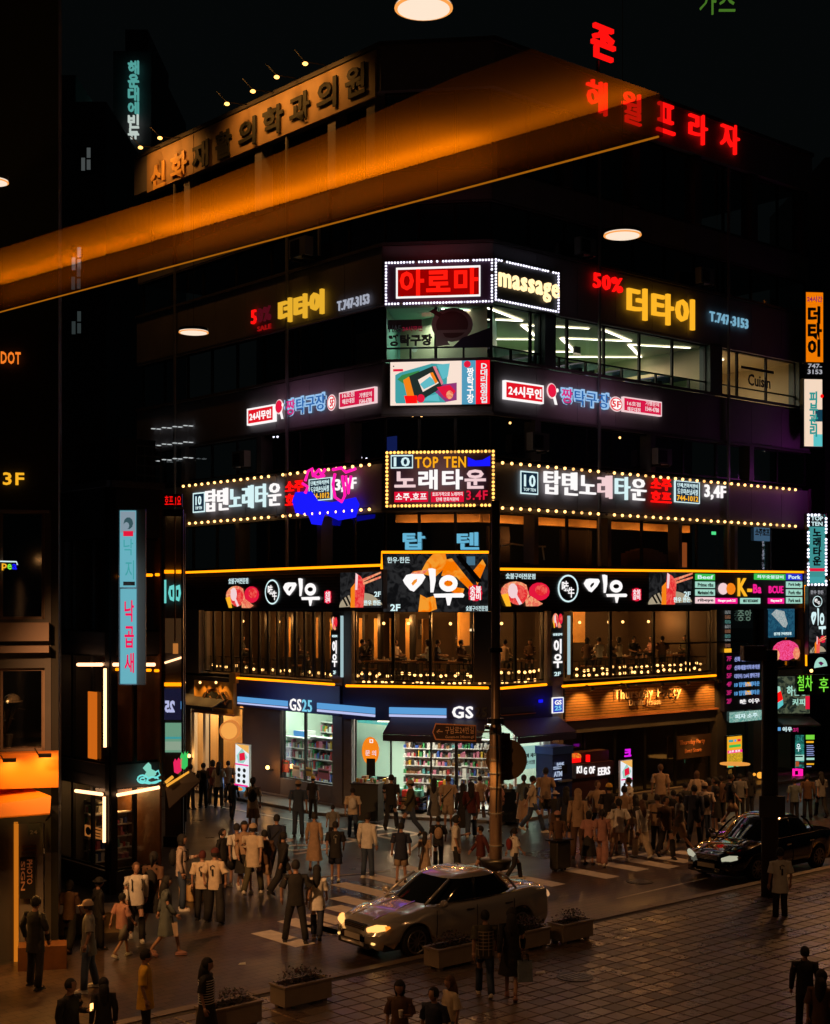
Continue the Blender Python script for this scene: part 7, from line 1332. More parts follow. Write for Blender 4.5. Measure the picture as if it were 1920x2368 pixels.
P(684, 2180, 1990, 190, 'wide', 0, 'tall man all in black seen from behind, legs apart, near the crossing', ('tee', 'black'), ('trousers', 'black'), ('short', 'black'), 'dark')
P(733, 2172, 2001, 180, 'walk', 1, 'woman with long black hair and a loose white T-shirt beside the man in black', ('tee', 'white'), ('trousers', 'navy'), ('long', 'black'), 'dark', (('longhem', 'white'),))
P(468, 2128, 1968, 175, 'stand', 0, 'left one of two people in pale football shirts with a dark number', ('tee', 'cream'), ('trousers', 'black'), ('short', 'maroon'), 'black', (('print', 'black', 'back'),))
P(497, 2136, 1962, 165, 'wide', 1, 'right one of two people in pale football shirts with a dark number', ('tee', 'cream'), ('wide_trousers', 'black'), ('cap', 'maroon'), 'black', (('print', 'black', 'back'),))
# -- left foreground
P(12, 2206, 2056, 160, 'stand', 0, 'person in a pale T-shirt cut by the left edge', ('tee', 'pale'), ('trousers', 'navy'), ('short', 'brown'), 'dark')
P(42, 2212, 2052, 180, 'stand', 0, 'slim dark haired person in dark blue near the left edge', ('tee', 'navy'), ('trousers', 'black'), ('short', 'navy'), 'dark')
P(82, 2285, 2074, 150, 'wide', 0, 'large figure in a black coat at the lower left', ('long', 'black'), ('trousers', 'black'), ('short', 'black'), 'black', (('longhem', 'black'),))
P(160, 2202, 2036, 175, 'walk', 1, 'woman in a mauve brown top and wide dark trousers in front of a pale box', ('tee', 'brown'), ('wide_trousers', 'black'), ('bob', 'black'), 'brown')
P(228, 2196, 2030, 120, 'stand', 0, 'person in a brimmed hat and black coat, yellow light on the shoulder', ('long', 'black'), ('trousers', 'black'), ('hat', 'black'), 'dark', (('strap', 'black'),))
P(282, 2215, 2066, 140, 'walk', 0, 'shorter person in a pink grey T-shirt beside the hat wearer', ('tee', 'pink'), ('shorts', 'grey'), ('short', 'black'), 'white')
P(385, 2212, 2026, 95, 'walk', 1, 'woman in a long blue grey top with a cream shopping bag', ('long', 'bluegrey'), ('skirt', 'bluegrey'), ('long', 'black'), 'pink', (('longhem', 'bluegrey'),))
P(336, 2420, 2196, 95, 'stand', 0, 'man in a bright yellow T-shirt in the dark lower left', ('tee', 'yellow'), ('trousers', 'black'), ('short', 'black'), 'dark', (('longhem', 'yellow'),))
P(162, 2500, 2264, 60, 'phone', 0, 'dark figure holding a glowing phone at the lower left', ('long', 'black'), ('trousers', 'black'), ('short', 'black'), 'black', (('phone', 'white'),))
P(478, 2440, 2216, 80, 'stand', 1, 'woman with long dark hair in a black and white striped shirt', ('tee', 'black'), ('skirt', 'black'), ('long', 'black'), 'pink', (('stripes', 'white'),))
P(240, 2470, 2262, 200, 'stand', 1, 'dark woman standing behind the man in yellow at the bottom left', ('long', 'dark'), ('trousers', 'black'), ('long', 'black'), 'black')
# -- bottom middle
P(925, 2500, 2268, -10, 'phone', 1, 'woman with a black bob in a dark brown T-shirt facing the camera, cup in hand', ('tee', 'brown'), ('trousers', 'black'), ('bob', 'black'), 'dark', (('cup', 'white'),), base=.12)
P(1004, 2512, 2284, -35, 'stand', 0, 'short haired man in a navy shirt at the bottom edge, middle', ('tee', 'navy'), ('trousers', 'black'), ('short', 'black'), 'dark', base=.12)
P(1042, 2470, 2258, -60, 'stand', 1, 'girl with long brown hair and a cream top behind the man in navy', ('tee', 'cream'), ('trousers', 'denim'), ('long', 'brown'), 'white', base=.12)
P(1122, 2306, 2106, 185, 'walk', 0, 'man in a plaid shirt seen from behind beside the middle pole', ('tee', 'olive'), ('trousers', 'denim'), ('short', 'black'), 'white', (('plaid', 'cream'),), base=.12)
P(1183, 2312, 2100, 175, 'walk', 1, 'woman in black with long dark hair walking beside the man in plaid', ('long', 'black'), ('dress', 'black'), ('long', 'dark'), 'pink', (('longhem', 'black'),), base=.12)
# -- middle of the crossing
P(928, 2042, 1903, 180, 'stand', 0, 'man in a dark T-shirt and beige shorts with bare legs, back turned', ('tee', 'navy'), ('shorts', 'beige'), ('short', 'black'), 'dark', (('longhem', 'navy'),))
P(983, 2030, 1924, 170, 'stand', 1, 'woman in a beige dress, hand in hand with the man in beige shorts', ('tee', 'beige'), ('long_skirt', 'beige'), ('long', 'black'), 'brown')
P(1014, 2008, 1888, 180, 'walk', 0, 'person in black wearing a tan backpack, back turned', ('tee', 'black'), ('trousers', 'black'), ('short', 'black'), 'white', (('backpack', 'tan'),))
P(1112, 2040, 1910, -70, 'walk', 0, 'man in dark red brown walking left beside the pole', ('long', 'maroon'), ('trousers', 'brown'), ('short', 'black'), 'dark')
P(1190, 2036, 1914, 110, 'walk', 1, 'woman in a white top with a dark red backpack right of the pole', ('tee', 'white'), ('trousers', 'black'), ('tail', 'black'), 'white', (('backpack', 'red'),))
# -- in front of the store
P(537, 1895, 1800, 175, 'walk', 0, 'man in dark clothes standing before the lit menu banner on the left', ('long', 'black'), ('trousers', 'black'), ('short', 'black'), 'dark')
P(724, 1893, 1795, 160, 'stand', 1, 'dark figure with a yellow cap in front of the left store window', ('tee', 'dark'), ('trousers', 'black'), ('cap', 'yellow'), 'dark')
P(770, 1955, 1862, 190, 'stand', 0, 'stooping man in a grey T-shirt behind the black T-shirt man', ('tee', 'grey'), ('trousers', 'black'), ('short', 'black'), 'dark')
P(816, 1935, 1822, 180, 'stand', 0, 'person in a white T-shirt with black backpack straps by the dark counter', ('tee', 'cream'), ('trousers', 'denim'), ('short', 'black'), 'dark', (('backpack', 'white'),))
P(1004, 1918, 1800, 175, 'stand', 1, 'woman in a light grey dress outside the store door', ('tee', 'grey'), ('dress', 'grey'), ('long', 'black'), 'white')
P(1037, 1920, 1794, 180, 'walk', 0, 'man in a beige T-shirt and shorts with a dark cross body strap', ('tee', 'beige'), ('shorts', 'beige'), ('short', 'brown'), 'white', (('strap', 'dark'),))
P(1071, 1934, 1812, 185, 'stand', 1, 'woman in a long black dress beside the man in beige', ('long', 'black'), ('long_skirt', 'black'), ('long', 'black'), 'dark')
P(1110, 1900, 1795, 170, 'stride', 0, 'person in a pale orange top half hidden by the middle pole', ('tee', 'tan'), ('trousers', 'brown'), ('short', 'black'), 'white')
P(1212, 1914, 1792, 185, 'stand', 1, 'woman in a dark top and ankle length tan skirt outside the corner window', ('tee', 'bluegrey'), ('long_skirt', 'tan'), ('tail', 'black'), 'brown')
P(1262, 1908, 1776, 175, 'stand', 0, 'man in a grey brown T-shirt and dark shorts by the cash machine', ('tee', 'tan'), ('shorts', 'olive'), ('short', 'black'), 'dark')
P(1284, 1936, 1830, 160, 'phone', 1, 'woman in a pale bucket hat in front of the cash machine', ('tee', 'dark'), ('skirt', 'brown'), ('hat', 'pale'), 'white')
P(1290, 2012, 1876, 190, 'stand', 1, 'woman in a pink cap and brown dress leaning over a dark suitcase', ('tee', 'brown'), ('skirt', 'olive'), ('cap', 'pink'), 'dark')
# -- right crowd
R_ = [(1337, 1985, 1822, 175, 'stand', 1, 'fair haired person in a long tan shirt at the left of the right hand crowd', ('long', 'tan'), ('trousers', 'brown'), ('long', 'tan')),
 (1362, 2000, 1876, 150, 'stand', 1, 'woman in a pink blouse and dark skirt among the crowd', ('tee', 'pink'), ('long_skirt', 'dark'), ('bob', 'black')),
 (1393, 2004, 1872, 170, 'walk', 1, 'woman in flowing pink trousers walking in the crowd', ('tee', 'pink'), ('wide_trousers', 'pink'), ('tail', 'black')),
 (1352, 1965, 1850, 185, 'stand', 1, 'dark haired woman in grey just behind the pink blouse', ('tee', 'grey'), ('skirt', 'cream'), ('long', 'black')),
 (1409, 1955, 1812, 180, 'stand', 0, 'man in an orange knitted cap and black T-shirt', ('tee', 'black'), ('trousers', 'tan'), ('cap', 'yellow')),
 (1420, 1975, 1858, 190, 'phone', 1, 'woman in a cream top beneath the man in the orange cap', ('tee', 'cream'), ('skirt', 'tan'), ('bob', 'black')),
 (1444, 1958, 1818, 180, 'stand', 0, 'broad man in a brown T-shirt before the white menu banner', ('tee', 'tan'), ('trousers', 'olive'), ('short', 'black')),
 (1470, 1962, 1838, 180, 'walk', 1, 'long haired woman in beige with a dark backpack', ('tee', 'beige'), ('wide_trousers', 'beige'), ('long', 'black')),
 (1492, 1950, 1834, 165, 'stand', 1, 'slim woman in olive standing right of the menu banner', ('tee', 'olive'), ('skirt', 'olive'), ('bob', 'black')),
 (1520, 1970, 1838, 170, 'stand', 0, 'person in a light jacket with a dark band across the back', ('long', 'tan'), ('trousers', 'black'), ('short', 'dark')),
 (1558, 1946, 1828, 185, 'walk', 0, 'dark figure with white side stripes', ('long', 'black'), ('trousers', 'black'), ('short', 'black')),
 (1606, 1960, 1816, 160, 'stride', 0, 'big man in dark blue striding near the black car', ('long', 'navy'), ('trousers', 'navy'), ('short', 'black')),
 (1585, 1925, 1810, 200, 'stand', 0, 'man in dark grey behind the big man in blue', ('tee', 'dark'), ('trousers', 'black'), ('short', 'black')),
 (1528, 1895, 1768, 175, 'stand', 0, 'tall person in a tan T-shirt far back against the pub windows', ('tee', 'tan'), ('trousers', 'brown'), ('short', 'brown')),
 (1640, 1915, 1800, 150, 'phone', 1, 'woman in brown looking at her hand left of the utility pole', ('tee', 'brown'), ('skirt', 'brown'), ('bob', 'black')),
 (1668, 1905, 1795, 190, 'stand', 0, 'man in a tan shirt outside the right doorway', ('long', 'brown'), ('trousers', 'dark'), ('short', 'black')),
 (1712, 1890, 1790, 175, 'stand', 0, 'man in grey beyond the roof of the black car', ('tee', 'grey'), ('trousers', 'dark'), ('short', 'black')),
 (1735, 1888, 1786, 200, 'stand', 1, 'woman in dark clothes next to the orange lanterns', ('long', 'dark'), ('trousers', 'dark'), ('long', 'black')),
 (1838, 1900, 1800, 180, 'stand', 0, 'man in dark purple grey under the pink neon', ('tee', 'bluegrey'), ('trousers', 'black'), ('short', 'black')),
 (1868, 1895, 1790, 170, 'stand', 0, 'man in a brown jacket at the right edge of the street', ('long', 'brown'), ('trousers', 'black'), ('short', 'black')),
 (1900, 1890, 1785, 190, 'walk', 1, 'woman in grey at the far right edge', ('tee', 'grey'), ('trousers', 'black'), ('long', 'black'))]
for x, y, yh, yaw, kd, fm, lb, tp, lg, hr in R_: P(x, y, yh, yaw, kd, fm, lb, tp, lg, hr, random.choice(['white', 'dark', 'brown']), (('backpack', 'dark'),) if 'backpack' in lb else (('sash', 'black'),) if 'band' in lb else ())
rc_ = random.Random(21); CR = []
names = {'white': 'white', 'cream': 'cream', 'pale': 'pale', 'black': 'black', 'grey': 'grey', 'tan': 'tan', 'beige': 'beige', 'navy': 'navy', 'pink': 'dusty pink', 'brown': 'brown', 'olive': 'olive', 'yellow': 'mustard', 'denim': 'blue', 'red': 'dark red', 'maroon': 'maroon'}
spots = [(1232, 1925, 'left of the cash machine'), (1310, 1960, 'in front of the cash machine foot'), (1382, 1940, 'at the heart of the right crowd'), (1432, 1990, 'at the front of the right crowd'), (1455, 1925, 'right in front of the menu banner'), (1486, 1985, 'at the crossing edge of the crowd'), (1540, 1985, 'near the far stripes'), (1572, 1975, 'walking past the crowd, centre right'), (1630, 1945, 'near the nose of the black car'), (1655, 1925, 'above the black car bonnet'), (1690, 1912, 'between the pub table and the car'), (1612, 1900, 'far back outside the pub'),
 (950, 1935, 'left of the grey dress'), (1090, 1940, 'just left of the pole foot'), (905, 1920, 'by the left goods rack'), (1145, 1925, 'half behind the pole'), (690, 1935, 'left of the yellow cap'), (585, 1930, 'on the side street'), (640, 2030, 'inside the left crossing group'), (565, 2062, 'between the white shirt and the sand shirt'), (850, 2030, 'left of the beige shorts'), (1055, 2035, 'behind the silver car roof'), (315, 2175, 'behind the woman in blue grey'), (355, 2160, 'near the yellowish barriers'), (205, 2290, 'at the lower left, in shade'), (420, 2105, 'left of the football shirts')]
tops_ = ['white', 'black', 'cream', 'grey', 'black', 'white', 'beige', 'navy', 'pale', 'pink', 'white', 'olive', 'tan', 'black', 'denim', 'brown', 'maroon']
for k, (x, y, wh) in enumerate(spots):
    fm = k % 2; tp = tops_[(k * 5 + 2) % len(tops_)]; lg = rc_.choice([('trousers', 'black'), ('trousers', 'denim'), ('shorts', 'tan'), ('wide_trousers', 'cream') if fm else ('shorts', 'black'), ('skirt', 'black') if fm else ('trousers', 'dark')]); hr = rc_.choice(['long', 'bob', 'tail'] if fm else ['short', 'short', 'cap']); Y = gp(x, y)[1]
    P(x, y, y - rc_.uniform(1.58, 1.78) * FP / Y, rc_.choice([170, 190, 150, 205, 90, -80, 20, 180]), rc_.choice(['stand', 'walk', 'walk', 'stride', 'phone', 'wide']), fm, '%s in a %s top %s' % ('woman' if fm else 'man', names[tp], wh), (rc_.choice(['tee', 'tee', 'long']), tp), lg, (hr, rc_.choice(['black', 'black', 'brown']) if hr != 'cap' else 'beige'), rc_.choice(['white', 'dark']), rc_.choice([(), (), (('strap', 'dark'),), (('longhem', tp),), (('backpack', 'black'),)]))
P(1805, 2132, 1962, 185, 'stand', 0, 'man in a white T-shirt with a dark flower print in front of the right pole', ('tee', 'white'), ('trousers', 'black'), ('short', 'black'), 'dark', (('print', 'black', 'back'), ('longhem', 'white')))
P(1900, 2480, 2245, 150, 'stand', 1, 'dark woman at the lower right corner', ('tee', 'brown'), ('trousers', 'black'), ('long', 'black'), 'dark', base=.12)
P(1862, 2390, 2190, 170, 'stand', 0, 'barely visible man in black at the lower right', ('long', 'black'), ('trousers', 'black'), ('short', 'black'), 'dark', base=.12)
# -- by the left entrance
for x, y, yh, yaw, lb, tp, hr, fm in ((470, 1868, 1765, 160, 'person in black near the drinks counter, left', 'black', 'short', 0), (492, 1862, 1758, 190, 'person in dark red near the left entrance', 'maroon', 'bob', 1), (506, 1868, 1762, 175, 'woman in black and white beside the drum lamp', 'grey', 'long', 1), (440, 1872, 1768, 150, 'dark person under the slanting canopy', 'black', 'short', 0), (528, 1855, 1760, 200, 'man in brown behind the blue counter', 'brown', 'short', 0)):
    P(x, y, yh, yaw, 'stand', fm, lb, ('tee', tp), ('trousers', 'black'), (hr, 'black'), 'dark')
# -- diners upstairs
def diner(W, x, o, yaw, fem, label, c, hair):
    z = 4.31 - .05; p = W.w(W.u(x, o), o, z); person(0, 0, 0, yaw, 'sit', fem, label, ('long' if fem else 'tee', c), ('trousers', 'dark'), hair, 'dark', group='diners in the upstairs restaurant', loc=(p.x, p.y, z), scale=.86)
def dine_table(W, x, o, label):
    u = W.u(x, o); t = T('dining_table', label, 'table', W, u, 4.31, o, 'tables in the upstairs restaurant'); t.box('table_top', u - .55, u + .55, 4.98, 5.03, o - .35, o + .35, M_WOOD)
    for a in (-.45, .4):
        for c in (-.3, .25): t.box('leg', u + a, u + a + .05, 4.31, 4.98, o + c, o + c + .05, M_FRAME)
    b = MB()
    for k in range(6): q = t.L(u - .45 + .17 * k, o - .2 + .13 * (k % 3), 5.032); b.tube([Vector(q), Vector(q) + Vector((0, 0, .05 + .06 * (k % 2)))], [.05, .04], 8, k % 2)
    tag(b.obj('tableware', [M_WHITE, M_GREYMETAL], t.e), kind='stuff')
def stool(W, x, o, label):
    u = W.u(x, o); t = T('stool', label, 'stool', W, u, 4.31, o, 'stools in the upstairs restaurant'); t.box('seat', u - .18, u + .18, 4.70, 4.75, o - .18, o + .18, M_WOOD)
    for a in (-.16, .12):
        for c in (-.16, .12): t.box('leg', u + a, u + a + .04, 4.31, 4.70, o + c, o + c + .04, M_FRAME)
tabs = [(FC2, 880, 'left corner'), (FC2, 955, 'middle corner'), (FC2, 1040, 'right corner'), (FR, 1200, 'narrow right'), (FR, 1385, 'wide right, first'), (FR, 1440, 'wide right, second'), (FR, 1560, 'wide right, third')]
for W, x, nm in tabs: dine_table(W, x, -1.5, 'dark table with dishes behind the %s restaurant window' % nm)
ds = [(FC2, 856, -60, 1, 'woman in black at the left corner window table', 'black', ('long', 'black')), (FC2, 914, 75, 0, 'man in a pale T-shirt between the corner window tables', 'pale', ('short', 'black')), (FC2, 990, -80, 1, 'woman in a white blouse at the middle corner table', 'white', ('bob', 'black')), (FC2, 1066, 70, 0, 'man in a dark T-shirt at the right corner table', 'brown', ('short', 'black')),
      (FR, 1168, 100, 0, 'diner in a tan top just right of the pole', 'tan', ('short', 'black')), (FR, 1226, -50, 1, 'diner in dark clothes at the narrow right table', 'brown', ('bob', 'black')), (FR, 1358, 120, 1, 'diner at the left end of the wide right window', 'brown', ('bob', 'black')), (FR, 1386, 180, 0, 'diner in a white shirt seen from behind, wide right window', 'white', ('short', 'black')), (FR, 1432, 190, 1, 'diner in a cream dress on a chair, wide right window', 'cream', ('bob', 'black')), (FR, 1466, -20, 0, 'diner in dark grey facing the street, wide right window', 'dark', ('short', 'black')), (FR, 1532, 130, 0, 'diner in brown at the third wide window table', 'brown', ('short', 'black')), (FR, 1584, -70, 1, 'diner with long hair at the far right table', 'olive', ('long', 'black')),
      (FC2, 838, 90, 0, 'diner in dark grey at the far left of the corner window', 'dark', ('short', 'black')), (FC2, 1012, 100, 0, 'diner in navy across from the woman in white', 'navy', ('short', 'black')), (FR, 1508, -100, 1, 'diner in pink between the second and third wide window tables', 'pink', ('bob', 'black')), (FR, 1410, 60, 0, 'diner in black leaning between the first two wide window tables', 'black', ('short', 'black')), (FL2, 560, 140, 0, 'lone diner in black behind the left restaurant window', 'black', ('short', 'black')), (FL2, 690, 150, 1, 'diner in brown at the right of the left restaurant window', 'brown', ('bob', 'black'))]
for W, x, yaw, fm, lb, c, hr in ds: diner(W, x, -1.15 if yaw > 100 else -1.4, yaw + math.degrees(W.a), fm, lb, c, hr); stool(W, x, -1.15 if yaw > 100 else -1.4, 'stool under the ' + lb.replace('diner', 'seated diner').replace('seated seated', 'seated'))
# ================================================================ cars
def car(loc, yaw, label, paint, lit, name='parked_car'):
    e = empty(name, loc, yaw, label, 'car'); L_, HW = 2.34, .89; MG = mat('car_glass', (.008, .01, .012), .06, coat=.5); MT_ = mat('tyre_rubber', (.015, .015, .015), .8); MRIM = mat('alloy_rim', (.35, .34, .33), .3, .9); xf, xr, RW = 1.40, -1.34, .325
    def lerp(pts, x):
        for (a, fa), (c, fc) in zip(pts[:-1], pts[1:]):
            if a <= x <= c: t_ = (x - a) / (c - a); t_ = t_ * t_ * (3 - 2 * t_) * .5 + t_ * .5; return fa + (fc - fa) * t_
        return pts[-1][1] if x > pts[-1][0] else pts[0][1]
    top = [(-2.34, .82), (-2.22, .98), (-1.75, 1.03), (-1.2, 1.01), (-.2, .98), (.95, .96), (1.5, .88), (2.0, .77), (2.22, .66), (2.34, .52)]
    wid = [(-2.34, .62), (-2.2, .76), (-1.8, .85), (-1.0, .89), (1.0, .89), (1.7, .86), (2.1, .76), (2.26, .62), (2.34, .42)]
    xs = sorted(set([round(-2.34 + .078 * k, 3) for k in range(61)])); mb = MB(); rings = []
    for x in xs:
        zt, w_ = lerp(top, x), lerp(wid, x); lo = .22 if abs(x) < 2.2 else .28
        for xc in (xf, xr):
            d = abs(x - xc)
            if d < .40: lo = max(lo, .30 + math.sqrt(.40 ** 2 - d * d) * .98)
        lo = min(lo, zt - .1); m1 = max(.50, lo + .01); m2 = max(.36, lo)
        half = [(w_ * .90, lo), (w_ * .985, m2), (w_ * 1.0, m1), (w_ * .985, max(zt - .17, m1 + .01)), (w_ * .93, zt - .06), (w_ * .80, zt - .012), (w_ * .4, zt + .012), (0, zt + .02)]
        ring = [(x, -y, z) for y, z in half] + [(x, y, z) for y, z in reversed(half[:-1])]; rings.append(len(mb.v)); mb.v += ring
    n = 15
    for a, c in zip(rings[:-1], rings[1:]):
        for j in range(n - 1): mb.f.append((a + j, c + j, c + j + 1, a + j + 1)); mb.mi.append(0)
    mb.f.append(tuple(rings[-1] + j for j in range(n))); mb.mi.append(0); mb.f.append(tuple(rings[0] + j for j in reversed(range(n)))); mb.mi.append(0)
    mb.obj('body', paint, e, True)
    b = MB(); b.box(-2.1, 2.1, -.74, .74, .2, .42); b.obj('underbody', M_BLACK, e)
    lv = [(.955, 1.06, -1.52, .775), (1.11, .82, -1.36, .75), (1.27, .56, -1.16, .71), (1.385, .36, -1.0, .665), (1.445, .18, -.86, .60), (1.48, .0, -.70, .46)]; N = 32
    def sup(q, ex=3.2): c, s = math.cos(q), math.sin(q); return (math.copysign(abs(c) ** (2 / ex), c), math.copysign(abs(s) ** (2 / ex), s))
    V = []
    for z, f_, r_, hw in lv:
        for j in range(N): c, s = sup(2 * math.pi * j / N); V.append(((f_ + r_) / 2 + c * (f_ - r_) / 2, s * hw, z))
    groups = {'windscreen': MB(), 'rear_window': MB(), 'side_glass': MB(), 'roof': MB()}
    for k in range(len(lv) - 1):
        for j in range(N):
            q = 2 * math.pi * (j + .5) / N; f_ = (k * N + j, k * N + (j + 1) % N, (k + 1) * N + (j + 1) % N, (k + 1) * N + j)
            nm = 'roof' if k >= 3 else 'windscreen' if math.cos(q) > .75 else 'rear_window' if math.cos(q) < -.75 else 'side_glass'
            g = groups[nm]; g.add([V[i] for i in f_], [(0, 1, 2, 3)])
    k = len(lv) - 1; groups['roof'].poly([V[k * N + j] for j in range(N)])
    for nm, g in groups.items():
        o = g.obj(nm, paint if nm == 'roof' else MG, e, True); m_ = o.modifiers.new('w', 'WELD'); m_.merge_threshold = .0005
    for s in (-1, 1):
        for pts in ([(1.04, s * .66, .97), (.58, s * .62, 1.27), (.36, s * .57, 1.39)], [(-.15, s * .772, .96), (-.18, s * .715, 1.27), (-.2, s * .665, 1.385)], [(-1.45, s * .62, .98), (-1.16, s * .62, 1.27), (-.98, s * .57, 1.39)]):
            b = MB(); b.tube(pts, .028, 6); b.obj('pillar', paint if pts[0][0] != -.15 else M_FRAME, e, True)
        b = MB(); b.tube([(1.0, s * .775, .965), (-.2, s * .79, .985), (-1.45, s * .74, .975)], .012, 5); b.obj('window_trim', mat('chrome', (.7, .7, .7), .12, 1), e)
        b = MB(); b.ball((.80, s * .98, 1.02), (.07, .11, .075), 10, 7); b.tube([(.84, s * .80, .97), (.82, s * .93, 1.0)], .025, 5); b.obj('wing_mirror', paint, e, True)
        for x in (.92, -.12, -1.12): b = MB(); b.tube([(x, s * .892, .36), (x - .02, s * .897, .6), (x - .02, s * .88, .88)], .006, 4); b.obj('door_seam', M_BLACK, e)
        for x in (.05, -.98): b = MB(); b.box(x - .1, x + .1, s * .885 - .015, s * .885 + .015, .79, .82); b.obj('door_handle', mat('chrome'), e)
        b = MB(); b.tube([(2.05, s * .755, .67), (2.19, s * .60, .645), (2.27, s * .42, .60)], [.05, .078, .05], 8); b.obj('headlight', em('headlight_on', (1, .46, .12), 1.7) if lit == 1 else em('parking_light', (.6, .58, .42), .7), e, True)
        b = MB(); b.tube([(2.09, s * .76, .66), (2.0, s * .80, .68)], [.05, .02], 8); b.obj('indicator', em('indicator', (1, .25, .02), 1.2) if lit == 1 else mat('dark_lens', (.1, .05, .02), .2), e)
        b = MB(); b.ball((2.24, s * .56, .36), (.05, .075, .04), 8, 6); b.obj('fog_light', em('fog_light_on', (1, .55, .15), 1.6) if lit == 1 else mat('dark_lens'), e)
        b = MB(); b.tube([(-2.2, s * .74, .80), (-2.31, s * .55, .80)], [.05, .075], 8); b.obj('tail_light', em('tail_dim', (.7, .35, .15), .8), e)
        for xc in (xf, xr):
            we = MB()
            for r0, r1, y0, y1 in ((RW, RW, .70, .865),): we.tube([(xc, s * .70, RW), (xc, s * .72, RW), (xc, s * .85, RW), (xc, s * .87, RW)], [RW - .02, RW, RW, RW - .03], 28)
            wo = we.obj('wheel', MT_, e, True); r_ = MB(); r_.tube([(xc, s * .865, RW), (xc, s * .875, RW)], .07, 12)
            for j in range(10): q = 2 * math.pi * j / 10; r_.tube([(xc + .05 * math.cos(q), s * .878, RW + .05 * math.sin(q)), (xc + .21 * math.cos(q), s * .872, RW + .21 * math.sin(q))], .018, 4)
            q = [2 * math.pi * j / 24 for j in range(25)]; r_.tube([(xc + .215 * math.cos(a), s * .872, RW + .215 * math.sin(a)) for a in q], .02, 5, caps=False); r_.obj('rim', MRIM, wo)
    b = MB(); b.box(2.20, 2.30, -.33, .33, .56, .68); b.obj('grille', M_BLACK, e)
    for k in range(3): b = MB(); b.box(2.30, 2.315, -.31, .31, .58 + .035 * k, .59 + .035 * k); b.obj('grille_bar', mat('chrome'), e)
    b = MB(); b.box(2.335, 2.35, -.26, .26, .38, .49); b.obj('number_plate', mat('plate_face', (.45, .42, .36), .5), e); b = MB(); b.box(2.2, 2.33, -.5, .5, .24, .34); b.obj('air_intake', M_BLACK, e)
    for s in (-1, 1): b = MB(); b.tube([(.98, s * .1, .97), (.75, s * .55, 1.10)], .009, 4); b.obj('wiper', M_BLACK, e)
    for s in (-1, 1): b = MB(); b.tube([(1.0, s * .28, .985), (2.1, s * .36, .765)], .012, 4); b.obj('bonnet_crease', paint, e)
    b = MB(); b.box(-.1, .1, -.0, .01, 0, .0001)
    if lit == 1:
        for s in (-1, 1): light('headlamp_light', 'SPOT', (2.36, s * .55, .62), 30, (1, .6, .25), e, spot_size=R(70), spot_blend=.8, shadow_soft_size=.05, rot=(0, R(-80), 0))
    return e
car((.62, 29.6, .01), AR + math.pi - R(4), 'silver saloon car with lit amber headlights turning across the brick road', mat('silver_paint', (.60, .58, .55), .2, .5, coat=1), 1, 'saloon_car')
car((9.05, 37.3, .01), AR + math.pi, 'glossy black saloon car partly behind the dark utility pole', mat('black_paint', (.006, .006, .007), .12, .2, coat=1), 0, 'saloon_car')
# ================================================================ planters, barriers, luggage, bags
M_BOX = mat('pale_planter_plastic', (.36, .30, .24), .5, noise=4, amt=.25)
def planter(px, py, ln, label, wd=.42, h=.38, base=.12):
    p = gp(px, py, base); e = empty('planter', (p[0], p[1], base), AR, label, 'planter', 'planters along the kerb'); b = MB()
    for x0, x1, y0, y1 in ((0, ln, 0, .04), (0, ln, wd - .04, wd), (0, .04, .041, wd - .041), (ln - .04, ln, .041, wd - .041)): b.box(x0, x1, y0, y1, .07, h)
    b.obj('trough', M_BOX, e); b = MB()
    for x0, x1, y0, y1 in ((-.02, ln + .02, -.025, .05), (-.02, ln + .02, wd - .05, wd + .025), (-.02, .05, .051, wd - .051), (ln - .05, ln + .02, .051, wd - .051)): b.box(x0, x1, y0, y1, h + .002, h + .035)
    b.obj('rim', M_BOX, e)
    for x in (.06, ln - .16):
        for y in (.05, wd - .13): b = MB(); b.box(x, x + .1, y, y + .08, 0, .069); b.obj('foot', M_BOX, e)
    b = MB(); b.box(.041, ln - .041, .041, wd - .041, h - .06, h - .03); b.obj('soil', mat('dark_soil', (.03, .02, .015), .9), e); b = MB()
    for k in range(620):
        a = random.uniform(0, 6.28); x = random.gauss(ln / 2, ln * .24); x = min(max(x, .02), ln - .02); y = random.uniform(.03, wd - .03); zmax = .30 * max(.1, 1 - ((x - ln / 2) / (ln * .58)) ** 2); z = h - .04 + random.uniform(0, zmax)
        s = random.uniform(.025, .055); d = Vector((math.cos(a), math.sin(a), random.uniform(-.1, .9))) * s; u = Vector((-math.sin(a), math.cos(a), 0)) * s * .45; c = Vector((x, y, z)); b.poly([c, c + d * .5 + u, c + d, c + d * .5 - u], k % 2)
    tag(b.obj('leaves', [mat('planter_leaf', (.035, .045, .02), .6), mat('planter_leaf_red', (.08, .035, .03), .6)], e), kind='stuff')
planter(1015, 2249, 1.05, 'pale planter with low plants beside the silver car', base=.12); planter(659, 2341, 1.0, 'pale planter with a dark bushy mound at the lower left kerb', base=.12); planter(1303, 2188, .9, 'pale planter with dark red plants farthest right along the kerb', base=.12)
planter(1214, 2204, .72, 'pale planter partly hidden behind the woman in black', base=.12); planter(486, 2400, 1.0, 'grey planter at the bottom edge beside the woman in stripes', base=.12)
